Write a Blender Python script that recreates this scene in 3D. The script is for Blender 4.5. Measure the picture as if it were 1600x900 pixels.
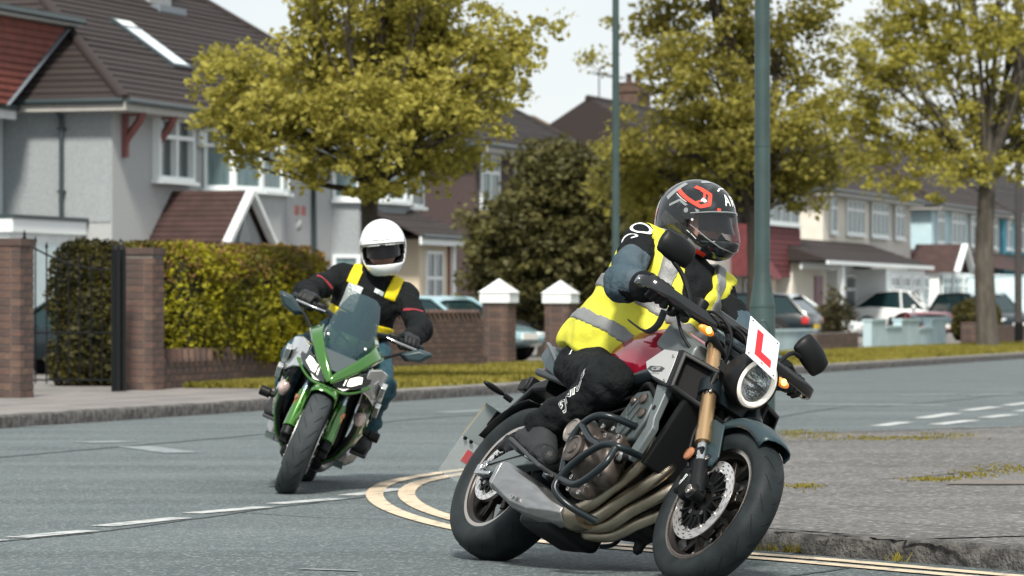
import bpy, bmesh, math, random
import numpy as np
from mathutils import Vector, Matrix, noise
for _o in list(bpy.data.objects): bpy.data.objects.remove(_o, do_unlink=True)
scene = bpy.context.scene
rad = math.radians
PI = math.pi
# ------------------------------------------------------------------ camera
CAM_H = 0.95
cam_data = bpy.data.cameras.new('Camera')
cam_data.sensor_width = 36.0
cam_data.lens = 135.0
cam_data.clip_start = 0.5
cam_data.clip_end = 4000.0
cam_data.shift_y = 36.0 / 1600.0           # horizon a little below the middle of the frame
cam_data.dof.use_dof = True
cam_data.dof.focus_distance = 14.0
cam_data.dof.aperture_fstop = 7.5
cam_data.dof.aperture_blades = 7
camera = bpy.data.objects.new('Camera', cam_data)
camera.location = (0, 0, CAM_H)
camera.rotation_euler = (PI / 2, 0, 0)
scene.collection.objects.link(camera)
scene.camera = camera
# ------------------------------------------------------------------ sky, sun, exposure
SUN_EL, SUN_AZ = 48.0, -178.0              # azimuth from +Y, clockwise positive (seen from above)
world = bpy.data.worlds.new('World'); scene.world = world
world.use_nodes = True
_n = world.node_tree.nodes; _l = world.node_tree.links; _n.clear()
_sky = _n.new('ShaderNodeTexSky'); _sky.sky_type = 'NISHITA'; _sky.sun_disc = False
_sky.sun_elevation = rad(SUN_EL); _sky.sun_rotation = rad(SUN_AZ)
_sky.air_density = 1.0; _sky.dust_density = 2.0; _sky.ozone_density = 1.0
_bg1 = _n.new('ShaderNodeBackground'); _bg1.inputs['Strength'].default_value = 0.10
_l.new(_sky.outputs[0], _bg1.inputs['Color'])
_tc = _n.new('ShaderNodeTexCoord'); _mp = _n.new('ShaderNodeMapping'); _mp.inputs['Scale'].default_value = (1.0, 1.0, 3.0)
_nz = _n.new('ShaderNodeTexNoise'); _nz.inputs['Scale'].default_value = 3.0; _nz.inputs['Detail'].default_value = 5.0
_cr = _n.new('ShaderNodeValToRGB')
_cr.color_ramp.elements[0].position = 0.3; _cr.color_ramp.elements[0].color = (0.70, 0.76, 0.79, 1)
_cr.color_ramp.elements[1].position = 0.75; _cr.color_ramp.elements[1].color = (0.99, 0.985, 0.965, 1)
_bg2 = _n.new('ShaderNodeBackground'); _bg2.inputs['Strength'].default_value = 0.66
_mx = _n.new('ShaderNodeMixShader'); _mx.inputs[0].default_value = 0.88
_out = _n.new('ShaderNodeOutputWorld')
_l.new(_tc.outputs['Generated'], _mp.inputs['Vector']); _l.new(_mp.outputs[0], _nz.inputs['Vector'])
_l.new(_nz.outputs['Fac'], _cr.inputs[0]); _l.new(_cr.outputs[0], _bg2.inputs['Color'])
_l.new(_bg1.outputs[0], _mx.inputs[1]); _l.new(_bg2.outputs[0], _mx.inputs[2]); _l.new(_mx.outputs[0], _out.inputs['Surface'])
sun_data = bpy.data.lights.new('Sun', 'SUN'); sun_data.energy = 3.3; sun_data.angle = rad(8.0); sun_data.color = (1.0, 0.94, 0.84)
sun = bpy.data.objects.new('Sun', sun_data); scene.collection.objects.link(sun)
_az = rad(SUN_AZ); _el = rad(SUN_EL)
_dir = Vector((math.sin(_az) * math.cos(_el), math.cos(_az) * math.cos(_el), math.sin(_el)))
sun.rotation_euler = (-_dir).to_track_quat('-Z', 'Y').to_euler(); sun.location = (0, 0, 30)
vs = scene.view_settings
vs.view_transform = 'Standard'; vs.look = 'None'; vs.gamma = 1.0; vs.use_curve_mapping = False; vs.exposure = 0.82
scene.render.resolution_x = 1024; scene.render.resolution_y = 576
# ------------------------------------------------------------------ helpers
COL = scene.collection
RNG = random.Random(7)
NR = np.random.default_rng(11)
MATS = {}
def mat(name, col, rough=0.6, metal=0.0, var=0.0, vscale=8.0, bump=0.0, bscale=40.0, col2=None, spec=0.5, coat=0.0, trans=0.0, emit=None, estr=0.0, stretch=None, ior=1.45, alpha=1.0, detail=6.0, lo=0.35, hi=0.7, sheen=0.0):
    """procedural principled material: base colour broken up by noise towards col2, optional bump"""
    if name in MATS: return MATS[name]
    m = bpy.data.materials.new(name); m.use_nodes = True
    nt = m.node_tree; b = nt.nodes['Principled BSDF']
    c = (*col, 1)
    b.inputs['Base Color'].default_value = c
    b.inputs['Roughness'].default_value = rough; b.inputs['Metallic'].default_value = metal
    b.inputs['Specular IOR Level'].default_value = spec; b.inputs['Coat Weight'].default_value = coat
    b.inputs['Coat Roughness'].default_value = 0.05
    b.inputs['Transmission Weight'].default_value = trans; b.inputs['IOR'].default_value = ior
    b.inputs['Alpha'].default_value = alpha; b.inputs['Sheen Weight'].default_value = sheen
    if emit: b.inputs['Emission Color'].default_value = (*emit, 1); b.inputs['Emission Strength'].default_value = estr
    if var > 0 or bump > 0:
        tc = nt.nodes.new('ShaderNodeTexCoord'); mp = nt.nodes.new('ShaderNodeMapping')
        if stretch: mp.inputs['Scale'].default_value = stretch
        nt.links.new(tc.outputs['Object'], mp.inputs['Vector'])
    if var > 0:
        n = nt.nodes.new('ShaderNodeTexNoise'); n.inputs['Scale'].default_value = vscale; n.inputs['Detail'].default_value = detail
        nt.links.new(mp.outputs[0], n.inputs['Vector'])
        r = nt.nodes.new('ShaderNodeValToRGB')
        k = col2 if col2 else tuple(x * (1 - var) for x in col)
        r.color_ramp.elements[0].position = lo; r.color_ramp.elements[0].color = (*k, 1)
        r.color_ramp.elements[1].position = hi; r.color_ramp.elements[1].color = c
        nt.links.new(n.outputs['Fac'], r.inputs[0]); nt.links.new(r.outputs[0], b.inputs['Base Color'])
    if bump > 0:
        n2 = nt.nodes.new('ShaderNodeTexNoise'); n2.inputs['Scale'].default_value = bscale; n2.inputs['Detail'].default_value = 4
        nt.links.new(mp.outputs[0], n2.inputs['Vector'])
        bp = nt.nodes.new('ShaderNodeBump'); bp.inputs['Strength'].default_value = min(1, bump); bp.inputs['Distance'].default_value = 0.02
        nt.links.new(n2.outputs['Fac'], bp.inputs['Height']); nt.links.new(bp.outputs[0], b.inputs['Normal'])
    MATS[name] = m
    return m
def tag(o, label=None, cat=None, group=None, kind=None):
    if label: o['label'] = label
    if cat: o['category'] = cat
    if group: o['group'] = group
    if kind: o['kind'] = kind
    return o
def thing(name, label, cat, loc=(0, 0, 0), rz=0.0, group=None, matrix=None):
    o = bpy.data.objects.new(name, None); COL.objects.link(o); o.empty_display_size = 0.2
    if matrix is not None: o.matrix_world = matrix
    else: o.location = loc; o.rotation_euler = (0, 0, rz)
    return tag(o, label, cat, group)
def mesh_obj(name, V, F, m=None, parent=None, smooth=35, bevel=0.0, seg=2, mi=None):
    me = bpy.data.meshes.new(name)
    if isinstance(V, np.ndarray): V = V.tolist()
    if isinstance(F, np.ndarray): F = F.tolist()
    me.from_pydata(V, [], F); me.update()
    if smooth:
        me.polygons.foreach_set('use_smooth', [True] * len(me.polygons))
        if smooth < 180: me.set_sharp_from_angle(angle=rad(smooth))
    if m is not None:
        for q in (m if isinstance(m, (list, tuple)) else [m]): me.materials.append(MATS[q] if isinstance(q, str) else q)
    if mi is not None: me.polygons.foreach_set('material_index', np.asarray(mi, dtype=np.int32))
    o = bpy.data.objects.new(name, me); COL.objects.link(o)
    if parent is not None: o.parent = parent
    if bevel > 0:
        b = o.modifiers.new('bevel', 'BEVEL'); b.width = bevel; b.segments = seg; b.limit_method = 'ANGLE'; b.angle_limit = rad(40)
    return o
def copy_obj(o, parent=None, mw=None):
    c = o.copy(); COL.objects.link(c)
    if parent is not None: c.parent = parent
    return c
def frame_from(d):
    d = np.asarray(d, float); d = d / np.linalg.norm(d)
    a = np.array([0, 0, 1.0]) if abs(d[2]) < 0.9 else np.array([1.0, 0, 0])
    x = np.cross(a, d); x /= np.linalg.norm(x); y = np.cross(d, x)
    return x, y, d
def spline(pts, n=8):
    P = np.asarray(pts, float); out = []
    if len(P) < 3: return P
    Q = np.vstack([2 * P[0] - P[1], P, 2 * P[-1] - P[-2]])
    for i in range(1, len(Q) - 2):
        p0, p1, p2, p3 = Q[i - 1], Q[i], Q[i + 1], Q[i + 2]
        for k in range(n):
            t = k / n
            out.append(0.5 * ((2 * p1) + (-p0 + p2) * t + (2 * p0 - 5 * p1 + 4 * p2 - p3) * t * t + (-p0 + 3 * p1 - 3 * p2 + p3) * t ** 3))
    out.append(P[-1]); return np.array(out)
class G:
    """collects shapes into one mesh"""
    def __init__(s): s.V = []; s.F = []; s.mi = []; s.cur = 0
    def add(s, V, F):
        b = len(s.V); s.V.extend([tuple(map(float, v)) for v in V]); s.F.extend([tuple(int(i) + b for i in f) for f in F]); s.mi.extend([s.cur] * len(F)); return s
    def box(s, c, size, R=None):
        hx, hy, hz = [q / 2 for q in size]
        V = np.array([(x, y, z) for x in (-hx, hx) for y in (-hy, hy) for z in (-hz, hz)], float)
        if R is not None: V = V @ np.asarray(R, float).T
        V = V + np.asarray(c, float)
        return s.add(V, [(0, 1, 3, 2), (4, 6, 7, 5), (0, 4, 5, 1), (2, 3, 7, 6), (0, 2, 6, 4), (1, 5, 7, 3)])
    def b2(s, x0, x1, y0, y1, z0, z1):
        return s.box(((x0 + x1) / 2, (y0 + y1) / 2, (z0 + z1) / 2), (x1 - x0, y1 - y0, z1 - z0))
    def bar(s, a, b, w, t, up=(0, 0, 1)):
        a = np.asarray(a, float); b = np.asarray(b, float); d = b - a; L = np.linalg.norm(d); d /= L
        x = np.cross(np.asarray(up, float), d); x /= np.linalg.norm(x); y = np.cross(d, x)
        return s.box((a + b) / 2, (w, t, L), np.stack([x, y, d], 1))
    def tube(s, pts, r, n=10, closed=False, smooth=0, cap=True, flat=1.0):
        P = np.asarray(pts, float)
        if smooth: 
            if np.ndim(r) > 0:
                rr = spline(np.stack([np.asarray(r, float)] * 3, 1), smooth)[:, 0]; P = spline(P, smooth); r = rr
            else: P = spline(P, smooth)
        m = len(P); r = np.full(m, r) if np.ndim(r) == 0 else np.asarray(r, float)
        T = np.zeros_like(P)
        for i in range(m):
            if closed: T[i] = P[(i + 1) % m] - P[i - 1]
            else: T[i] = P[min(i + 1, m - 1)] - P[max(i - 1, 0)]
            T[i] /= max(1e-9, np.linalg.norm(T[i]))
        x, y, _ = frame_from(T[0]); V = []
        a = np.arange(n) * 2 * PI / n
        for i in range(m):
            x = x - T[i] * np.dot(x, T[i]); x /= np.linalg.norm(x); y = np.cross(T[i], x)
            V.extend(P[i] + r[i] * (np.cos(a)[:, None] * x + flat * np.sin(a)[:, None] * y))
        F = []
        for i in range(m if closed else m - 1):
            j = (i + 1) % m
            for k in range(n): F.append((i * n + k, i * n + (k + 1) % n, j * n + (k + 1) % n, j * n + k))
        if cap and not closed: F.append(tuple(range(n - 1, -1, -1))); F.append(tuple(range((m - 1) * n, m * n)))
        return s.add(V, F)
    def lathe(s, prof, o, d, n=32, cap=True, closed=False, ref=None):
        x, y, d = frame_from(d); o = np.asarray(o, float); V = []; a = np.arange(n) * 2 * PI / n
        for r, h in prof: V.extend(o + d * h + r * (np.cos(a)[:, None] * x + np.sin(a)[:, None] * y))
        m = len(prof); F = []
        for i in range(m if closed else m - 1):
            j = (i + 1) % m
            for k in range(n): F.append((i * n + k, i * n + (k + 1) % n, j * n + (k + 1) % n, j * n + k))
        if cap and not closed:
            if prof[0][0] > 1e-6: F.append(tuple(range(n - 1, -1, -1)))
            if prof[-1][0] > 1e-6: F.append(tuple(range((m - 1) * n, m * n)))
        return s.add(V, F)
    def prism(s, poly, y0, y1, ax='y'):
        """polygon (x,z) pushed along y (or (x,y) along z, or (y,z) along x)"""
        n = len(poly); V = []
        for q in (y0, y1):
            for a, b in poly: V.append((a, q, b) if ax == 'y' else ((a, b, q) if ax == 'z' else (q, a, b)))
        F = [tuple(range(n)), tuple(range(2 * n - 1, n - 1, -1))] + [(i, i + n, (i + 1) % n + n, (i + 1) % n) for i in range(n)]
        return s.add(V, F)
    def loft(s, rings, cap=True, closed_ring=True):
        n = len(rings[0]); V = [p for r in rings for p in r]; F = []
        for i in range(len(rings) - 1):
            for k in range(n if closed_ring else n - 1): F.append((i * n + k, i * n + (k + 1) % n, (i + 1) * n + (k + 1) % n, (i + 1) * n + k))
        if cap and closed_ring: F.append(tuple(range(n - 1, -1, -1))); F.append(tuple(range((len(rings) - 1) * n, len(rings) * n)))
        return s.add(V, F)
    def out(s, name, m=None, parent=None, smooth=35, bevel=0.0, seg=2, fix=True):
        multi = isinstance(m, (list, tuple))
        o = mesh_obj(name, s.V, s.F, m, parent, smooth, bevel, seg, s.mi if multi else None)
        if fix:
            bm = bmesh.new(); bm.from_mesh(o.data); bmesh.ops.recalc_face_normals(bm, faces=bm.faces); bm.to_mesh(o.data); bm.free()
            if smooth and smooth < 180: o.data.set_sharp_from_angle(angle=rad(smooth))
        return o
# ---- signed-distance modelling
def sd_cap(P, a, b, ra, rb):
    a = np.asarray(a, float); b = np.asarray(b, float); ba = b - a
    t = np.clip((P - a) @ ba / (ba @ ba), 0, 1)
    return np.linalg.norm(P - a - t[:, None] * ba, axis=1) - (ra + (rb - ra) * t)
def sd_ell(P, c, r, R=None):
    q = P - np.asarray(c, float)
    if R is not None: q = q @ np.asarray(R, float)
    r = np.asarray(r, float); k0 = np.linalg.norm(q / r, axis=1); k1 = np.linalg.norm(q / (r * r), axis=1) + 1e-9
    return k0 * (k0 - 1) / k1
def sd_box(P, c, hs, rd=0.0, R=None):
    q = P - np.asarray(c, float)
    if R is not None: q = q @ np.asarray(R, float)
    q = np.abs(q) - (np.asarray(hs, float) - rd)
    return np.linalg.norm(np.maximum(q, 0), axis=1) + np.minimum(q.max(1), 0) - rd
def smin(a, b, k):
    hh = np.clip(0.5 + 0.5 * (b - a) / k, 0, 1); return b + (a - b) * hh - k * hh * (1 - hh)
def smax(a, b, k): return -smin(-a, -b, k)
def sunion(k, *d):
    r = d[0]
    for q in d[1:]: r = smin(r, q, k)
    return r
def sdf_mesh(f, lo, hi, res):
    lo = np.asarray(lo, float); hi = np.asarray(hi, float)
    n = np.maximum(4, np.ceil((hi - lo) / res).astype(int) + 1)
    ax = [lo[i] + np.arange(n[i]) * res for i in range(3)]
    P = np.stack(np.meshgrid(*ax, indexing='ij'), -1).reshape(-1, 3)
    val = np.concatenate([f(P[i:i + 400000]) for i in range(0, len(P), 400000)]).reshape(n)
    ins = val < 0
    c = n - 1
    cnt = np.zeros(c); pos = np.zeros((*c, 3))
    base = np.stack(np.meshgrid(*[np.arange(k) for k in c], indexing='ij'), -1).astype(float)
    for axis in range(3):
        others = [k for k in range(3) if k != axis]
        for d1 in (0, 1):
            for d2 in (0, 1):
                off = [0, 0, 0]; off[others[0]] = d1; off[others[1]] = d2
                s0 = tuple(slice(off[k], off[k] + c[k]) for k in range(3))
                off2 = list(off); off2[axis] = 1
                s1 = tuple(slice(off2[k], off2[k] + c[k]) for k in range(3))
                v0, v1 = val[s0], val[s1]; m = (ins[s0] != ins[s1])
                t = np.where(m, v0 / np.where(m, v0 - v1, 1), 0)
                q = np.zeros((*c, 3)); q[..., others[0]] = d1; q[..., others[1]] = d2; q[..., axis] = t
                pos += np.where(m[..., None], base + q, 0); cnt += m
    act = cnt > 0
    idx = -np.ones(c, int); idx[act] = np.arange(act.sum())
    V = lo + (pos[act] / cnt[act][:, None]) * res
    F = []
    for axis in range(3):
        a, b = [(1, 2), (2, 0), (0, 1)][axis]
        s0 = [slice(None)] * 3; s1 = [slice(None)] * 3; s0[axis] = slice(0, -1); s1[axis] = slice(1, None)
        ch = ins[tuple(s0)] != ins[tuple(s1)]
        I = np.argwhere(ch)
        I = I[(I[:, a] > 0) & (I[:, b] > 0) & (I[:, a] < c[a]) & (I[:, b] < c[b])]
        if len(I) == 0: continue
        def g(da, db):
            J = I.copy(); J[:, a] -= da; J[:, b] -= db; return idx[J[:, 0], J[:, 1], J[:, 2]]
        q = np.stack([g(1, 1), g(0, 1), g(0, 0), g(1, 0)], 1)
        fl = ~ins[I[:, 0], I[:, 1], I[:, 2]]
        q[fl] = q[fl][:, ::-1]
        F.append(q)
    F = np.concatenate(F); F = F[(F >= 0).all(1)]
    return V, F
def sdf_obj(name, f, lo, hi, res, m, parent=None, wrinkle=None, mi=None, smooth=180):
    V, F = sdf_mesh(f, lo, hi, res)
    if wrinkle is not None:
        e = res * 0.5; N = np.stack([f(V + np.eye(3)[i] * e) - f(V - np.eye(3)[i] * e) for i in range(3)], 1)
        N /= np.linalg.norm(N, axis=1)[:, None] + 1e-9
        V = V + N * wrinkle(V)[:, None]
    mm = None
    if mi is not None: mm = mi(V[F].mean(1))
    return mesh_obj(name, V, F, m, parent, smooth, mi=mm)
def nz(V, scale, amp, seed=0.0, stretch=(1, 1, 1)):
    st = np.asarray(stretch) * scale
    return np.array([noise.noise(Vector(v)) for v in (V * st + seed)]) * amp
def text_mesh(txt, size=1.0, bold=False, shear=0.0):
    cu = bpy.data.curves.new('txt', 'FONT'); cu.body = txt; cu.size = size; cu.align_x = 'CENTER'; cu.align_y = 'CENTER'; cu.shear = shear; cu.resolution_u = 3
    if bold: cu.offset = size * (0.02 if bold is True else bold)
    o = bpy.data.objects.new('txt', cu); COL.objects.link(o)
    dg = bpy.context.evaluated_depsgraph_get(); me = o.evaluated_get(dg).to_mesh()
    V = np.array([v.co[:] for v in me.vertices]) if len(me.vertices) else np.zeros((0, 3)); F = [tuple(p.vertices) for p in me.polygons]
    o.evaluated_get(dg).to_mesh_clear(); bpy.data.objects.remove(o, do_unlink=True); bpy.data.curves.remove(cu)
    return V, F
def bvh_of(o):
    from mathutils.bvhtree import BVHTree
    me = o.data
    return BVHTree.FromPolygons([v.co for v in me.vertices], [tuple(p.vertices) for p in me.polygons])
def decal(name, V2, F, o, ex, ey, m, parent, bvhs, off=0.002, edge=0.012, reach=0.5):
    """flat print: a 2D mesh laid on a surface by projecting it along the plane normal"""
    bm = bmesh.new(); vs_ = [bm.verts.new((v[0], v[1], 0)) for v in V2]
    for f in F:
        try: bm.faces.new([vs_[i] for i in f])
        except ValueError: pass
    bmesh.ops.triangulate(bm, faces=bm.faces)
    for _ in range(7):
        lg = [e for e in bm.edges if e.calc_length() > edge]
        if not lg: break
        bmesh.ops.subdivide_edges(bm, edges=lg, cuts=1); bmesh.ops.triangulate(bm, faces=bm.faces)
    o = Vector(o); ex = Vector(ex).normalized(); ey = Vector(ey); ey = (ey - ex * ey.dot(ex)).normalized(); nn = ex.cross(ey)
    dead = []
    for v in bm.verts:
        p = o + ex * v.co.x + ey * v.co.y + nn * reach; best = None
        for b in bvhs:
            h = b.ray_cast(p, -nn)
            if h[0] is not None and (best is None or h[3] < best[1]): best = (h[0], h[3], h[1])
        if best: v.co = best[0] + nn * off * 0.6 + (best[2] if best[2].dot(nn) > 0 else -best[2]) * off * 0.6
        else: dead.append(v)
    if dead: bmesh.ops.delete(bm, geom=dead, context='VERTS')
    bmesh.ops.recalc_face_normals(bm, faces=bm.faces)
    me = bpy.data.meshes.new(name); bm.to_mesh(me); bm.free()
    me.polygons.foreach_set('use_smooth', [True] * len(me.polygons))
    me.materials.append(MATS[m] if isinstance(m, str) else m)
    ob = bpy.data.objects.new(name, me); COL.objects.link(ob); ob.parent = parent
    return ob
def poly2(pts): return [(x, y, 0) for x, y in pts], [tuple(range(len(pts)))]
# ------------------------------------------------------------------ street frame: s along the far kerb, t away from the road
SU = np.array([0.3, 0.954, 0.0]); SU /= np.linalg.norm(SU)
SN = np.array([-SU[1], SU[0], 0.0]); SO = np.array([-0.70, 41.9, 0.0])
S_ANG = math.atan2(SU[1], SU[0])
def S(s, t, z=0.0): return SO + SU * s + SN * t + np.array([0, 0, z])
FPX = 6000.0
def at(px, py, Y): return np.array([(px - 800) / FPX * Y, Y, CAM_H + (486 - py) / FPX * Y])
def gnd(px, py, z=0.0):
    Y = FPX * (CAM_H - z) / (py - 486); return np.array([(px - 800) / FPX * Y, Y, z])
def sx(px, t):                                  # distance along the street of the thing seen at column px, t metres from the kerb
    k = (px - 800) / FPX; p = SO + SN * t
    return (k * p[1] - p[0]) / (SU[0] - k * SU[1])
# ------------------------------------------------------------------ materials of the setting
def asphalt(name, c1, c2, chip, sc=1.0, rough=0.85, chipamt=0.62):
    m = bpy.data.materials.new(name); m.use_nodes = True; nt = m.node_tree; b = nt.nodes['Principled BSDF']; N = nt.nodes.new; Lk = nt.links.new
    tc = N('ShaderNodeTexCoord')
    n1 = N('ShaderNodeTexNoise'); n1.inputs['Scale'].default_value = 0.55 * sc; n1.inputs['Detail'].default_value = 6; n1.inputs['Roughness'].default_value = 0.65
    n2 = N('ShaderNodeTexNoise'); n2.inputs['Scale'].default_value = 90 * sc; n2.inputs['Detail'].default_value = 2
    v = N('ShaderNodeTexVoronoi'); v.inputs['Scale'].default_value = 75 * sc
    for q in (n1, n2, v): Lk(tc.outputs['Object'], q.inputs['Vector'])
    r1 = N('ShaderNodeValToRGB'); r1.color_ramp.elements[0].position = 0.32; r1.color_ramp.elements[0].color = (*c1, 1); r1.color_ramp.elements[1].position = 0.68; r1.color_ramp.elements[1].color = (*c2, 1)
    Lk(n1.outputs['Fac'], r1.inputs[0])
    r2 = N('ShaderNodeValToRGB'); r2.color_ramp.elements[0].position = 0.42; r2.color_ramp.elements[0].color = (0.55, 0.55, 0.55, 1); r2.color_ramp.elements[1].position = 0.62; r2.color_ramp.elements[1].color = (1.25, 1.25, 1.25, 1)
    Lk(n2.outputs['Fac'], r2.inputs[0])
    n3 = N('ShaderNodeTexNoise'); n3.inputs['Scale'].default_value = 0.9; n3.inputs['Detail'].default_value = 4; mp3 = N('ShaderNodeMapping'); mp3.inputs['Rotation'].default_value = (0, 0, -1.15); mp3.inputs['Scale'].default_value = (0.12, 1.6, 1); Lk(tc.outputs['Object'], mp3.inputs['Vector']); Lk(mp3.outputs[0], n3.inputs['Vector'])
    r4 = N('ShaderNodeValToRGB'); r4.color_ramp.elements[0].position = 0.35; r4.color_ramp.elements[0].color = (.74, .75, .76, 1); r4.color_ramp.elements[1].position = 0.62; r4.color_ramp.elements[1].color = (1.06, 1.06, 1.06, 1); Lk(n3.outputs['Fac'], r4.inputs[0])
    m4 = N('ShaderNodeMixRGB'); m4.blend_type = 'MULTIPLY'; m4.inputs[0].default_value = 1.0; Lk(r1.outputs[0], m4.inputs[1]); Lk(r4.outputs[0], m4.inputs[2])
    mx = N('ShaderNodeMixRGB'); mx.blend_type = 'MULTIPLY'; mx.inputs[0].default_value = 0.8; Lk(m4.outputs[0], mx.inputs[1]); Lk(r2.outputs[0], mx.inputs[2])
    sep = N('ShaderNodeSeparateColor'); Lk(v.outputs['Color'], sep.inputs[0])
    r3 = N('ShaderNodeValToRGB'); r3.color_ramp.interpolation = 'CONSTANT'; r3.color_ramp.elements[0].color = (0, 0, 0, 1); r3.color_ramp.elements[1].position = 0.86; r3.color_ramp.elements[1].color = (chipamt, chipamt, chipamt, 1)
    Lk(sep.outputs[0], r3.inputs[0])
    m2 = N('ShaderNodeMixRGB'); Lk(r3.outputs[0], m2.inputs[0]); Lk(mx.outputs[0], m2.inputs[1]); m2.inputs[2].default_value = (*chip, 1)
    Lk(m2.outputs[0], b.inputs['Base Color']); b.inputs['Roughness'].default_value = rough
    bp = N('ShaderNodeBump'); bp.inputs['Strength'].default_value = 0.6; bp.inputs['Distance'].default_value = 0.006; Lk(v.outputs['Distance'], bp.inputs['Height']); Lk(bp.outputs[0], b.inputs['Normal'])
    MATS[name] = m; return m
asphalt('road_asphalt', (0.072, 0.094, 0.100), (0.102, 0.127, 0.132), (0.23, 0.26, 0.26), 1.0)
asphalt('path_asphalt', (0.082, 0.079, 0.077), (0.132, 0.127, 0.123), (0.33, 0.32, 0.31), 0.62, chipamt=.5)
mat('paving', (0.235, 0.215, 0.205), 0.9, var=0.35, vscale=1.6, bump=0.3, bscale=30, col2=(0.145, 0.138, 0.135))
mat('kerb', (0.135, 0.13, 0.125), 0.92, var=0.6, vscale=16, bump=0.9, bscale=55, col2=(0.042, 0.04, 0.039))
mat('earth', (0.11, 0.10, 0.06), 0.95, var=0.4, vscale=3)
mat('drive', (0.22, 0.21, 0.20), 0.9, var=0.4, vscale=4)
mat('road_white', (0.42, 0.44, 0.44), 0.8, var=0.5, vscale=10, col2=(0.13, 0.155, 0.16), bump=0.2, bscale=80, lo=0.34, hi=0.50, detail=9)
mat('road_faded', (0.24, 0.265, 0.275), 0.8, var=0.5, vscale=12, col2=(0.13, 0.165, 0.175), lo=0.35, hi=0.65)
mat('road_yellow', (0.53, 0.435, 0.315), 0.8, var=0.5, vscale=11, col2=(0.20, 0.19, 0.165), bump=0.2, bscale=80, lo=0.33, hi=0.47, detail=9)
mat('tar', (0.035, 0.045, 0.05), 0.7, var=0.3, vscale=20)
mat('brick_a', (0.128, 0.074, 0.058), 0.9, var=0.5, vscale=7, bump=0.5, bscale=60, col2=(0.082, 0.052, 0.044))
mat('brick_b', (0.098, 0.062, 0.052), 0.9, var=0.5, vscale=7, bump=0.5, bscale=60, col2=(0.058, 0.042, 0.038))
mat('brick_c', (0.150, 0.096, 0.074), 0.9, var=0.4, vscale=7, bump=0.5, bscale=60)
mat('mortar', (0.16, 0.145, 0.13), 0.95, var=0.3, vscale=20)
mat('white_paint', (0.72, 0.75, 0.76), 0.55, var=0.15, vscale=3, col2=(0.60, 0.64, 0.65))
mat('upvc', (0.72, 0.77, 0.78), 0.4)
mat('glass_dark', (0.028, 0.045, 0.05), 0.06, spec=0.9)
mat('glass_curtain', (0.16, 0.235, 0.25), 0.25, spec=0.6, var=0.5, vscale=5, col2=(0.07, 0.11, 0.12), stretch=(5, 5, 0.3))
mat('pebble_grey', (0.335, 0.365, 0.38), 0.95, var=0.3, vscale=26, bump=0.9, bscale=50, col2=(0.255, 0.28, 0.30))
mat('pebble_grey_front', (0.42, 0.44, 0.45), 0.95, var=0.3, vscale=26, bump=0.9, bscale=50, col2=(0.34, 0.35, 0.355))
mat('render_white', (0.58, 0.65, 0.67), 0.85, var=0.12, vscale=2)
mat('pebble_brown', (0.085, 0.062, 0.062), 0.95, var=0.35, vscale=20, bump=0.9, bscale=50)
mat('render_cream', (0.60, 0.52, 0.40), 0.9, var=0.12, vscale=2)
mat('render_ivory', (0.72, 0.68, 0.60), 0.9, var=0.15, vscale=2, bump=0.3, bscale=40)
mat('render_grey', (0.52, 0.50, 0.47), 0.9, var=0.15, vscale=3, bump=0.3, bscale=40)
mat('render_blue', (0.44, 0.60, 0.66), 0.85, var=0.12, vscale=2)
mat('render_bright_blue', (0.14, 0.46, 0.60), 0.85, var=0.12, vscale=2)
mat('wall_pale_blue', (0.40, 0.52, 0.56), 0.85, var=0.18, vscale=2)
mat('tile_brown', (0.0267, 0.0186, 0.0166), 0.8, var=0.5, vscale=1.4, bump=0.5, bscale=12, col2=(0.024, 0.018, 0.018))
mat('tile_brown2', (0.0282, 0.0192, 0.0166), 0.8, var=0.5, vscale=3, bump=0.5, bscale=12, col2=(0.030, 0.023, 0.022))
mat('tile_grey', (0.0328, 0.0280, 0.0280), 0.8, var=0.4, vscale=2.5, bump=0.5, bscale=12)
mat('tile_lichen', (0.165, 0.108, 0.050), 0.9, var=0.5, vscale=3, bump=0.5, bscale=12, col2=(0.09, 0.06, 0.045))
mat('tile_red', (0.20, 0.052, 0.035), 0.8, var=0.4, vscale=4, bump=0.5, bscale=12, col2=(0.13, 0.038, 0.030))
mat('tile_maroon', (0.058, 0.030, 0.027), 0.8, var=0.4, vscale=3, bump=0.5, bscale=12)
mat('tile_hung_wine', (0.15, 0.035, 0.04), 0.8, var=0.3, vscale=5, bump=0.4, bscale=14)
mat('gutter', (0.035, 0.05, 0.055), 0.4)
mat('fascia', (0.38, 0.37, 0.35), 0.6, var=0.15, vscale=4)
mat('corbel_red', (0.20, 0.075, 0.07), 0.6, var=0.2, vscale=5)
mat('lead', (0.16, 0.19, 0.22), 0.55)
mat('chimney_brick', (0.12, 0.075, 0.058), 0.9, var=0.4, vscale=8, bump=0.5, bscale=30)
mat('chimney_grey', (0.33, 0.35, 0.35), 0.9, var=0.25, vscale=8, bump=0.5, bscale=30)
mat('pot', (0.09, 0.06, 0.05), 0.8)
mat('skylight_glass', (0.70, 0.80, 0.85), 0.05, spec=1.0)  # pale base colour stands in for the sky's reflection in the pane
mat('black_iron', (0.005, 0.006, 0.007), 0.5, spec=.2)
mat('lamp_green', (0.036, 0.066, 0.064), 0.45, var=0.25, vscale=6, bump=0.06, bscale=60)
mat('pole_brown', (0.055, 0.05, 0.05), 0.8, var=0.3, vscale=10)
mat('bark', (0.105, 0.092, 0.078), 0.95, var=0.5, vscale=9, bump=1.0, bscale=22, stretch=(1, 1, 0.3))
mat('bark_dark', (0.055, 0.045, 0.036), 0.95, var=0.5, vscale=9, bump=1.0, bscale=22, stretch=(1, 1, 0.3))
mat('garage_door', (0.50, 0.60, 0.63), 0.5, var=0.1, vscale=3)
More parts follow.
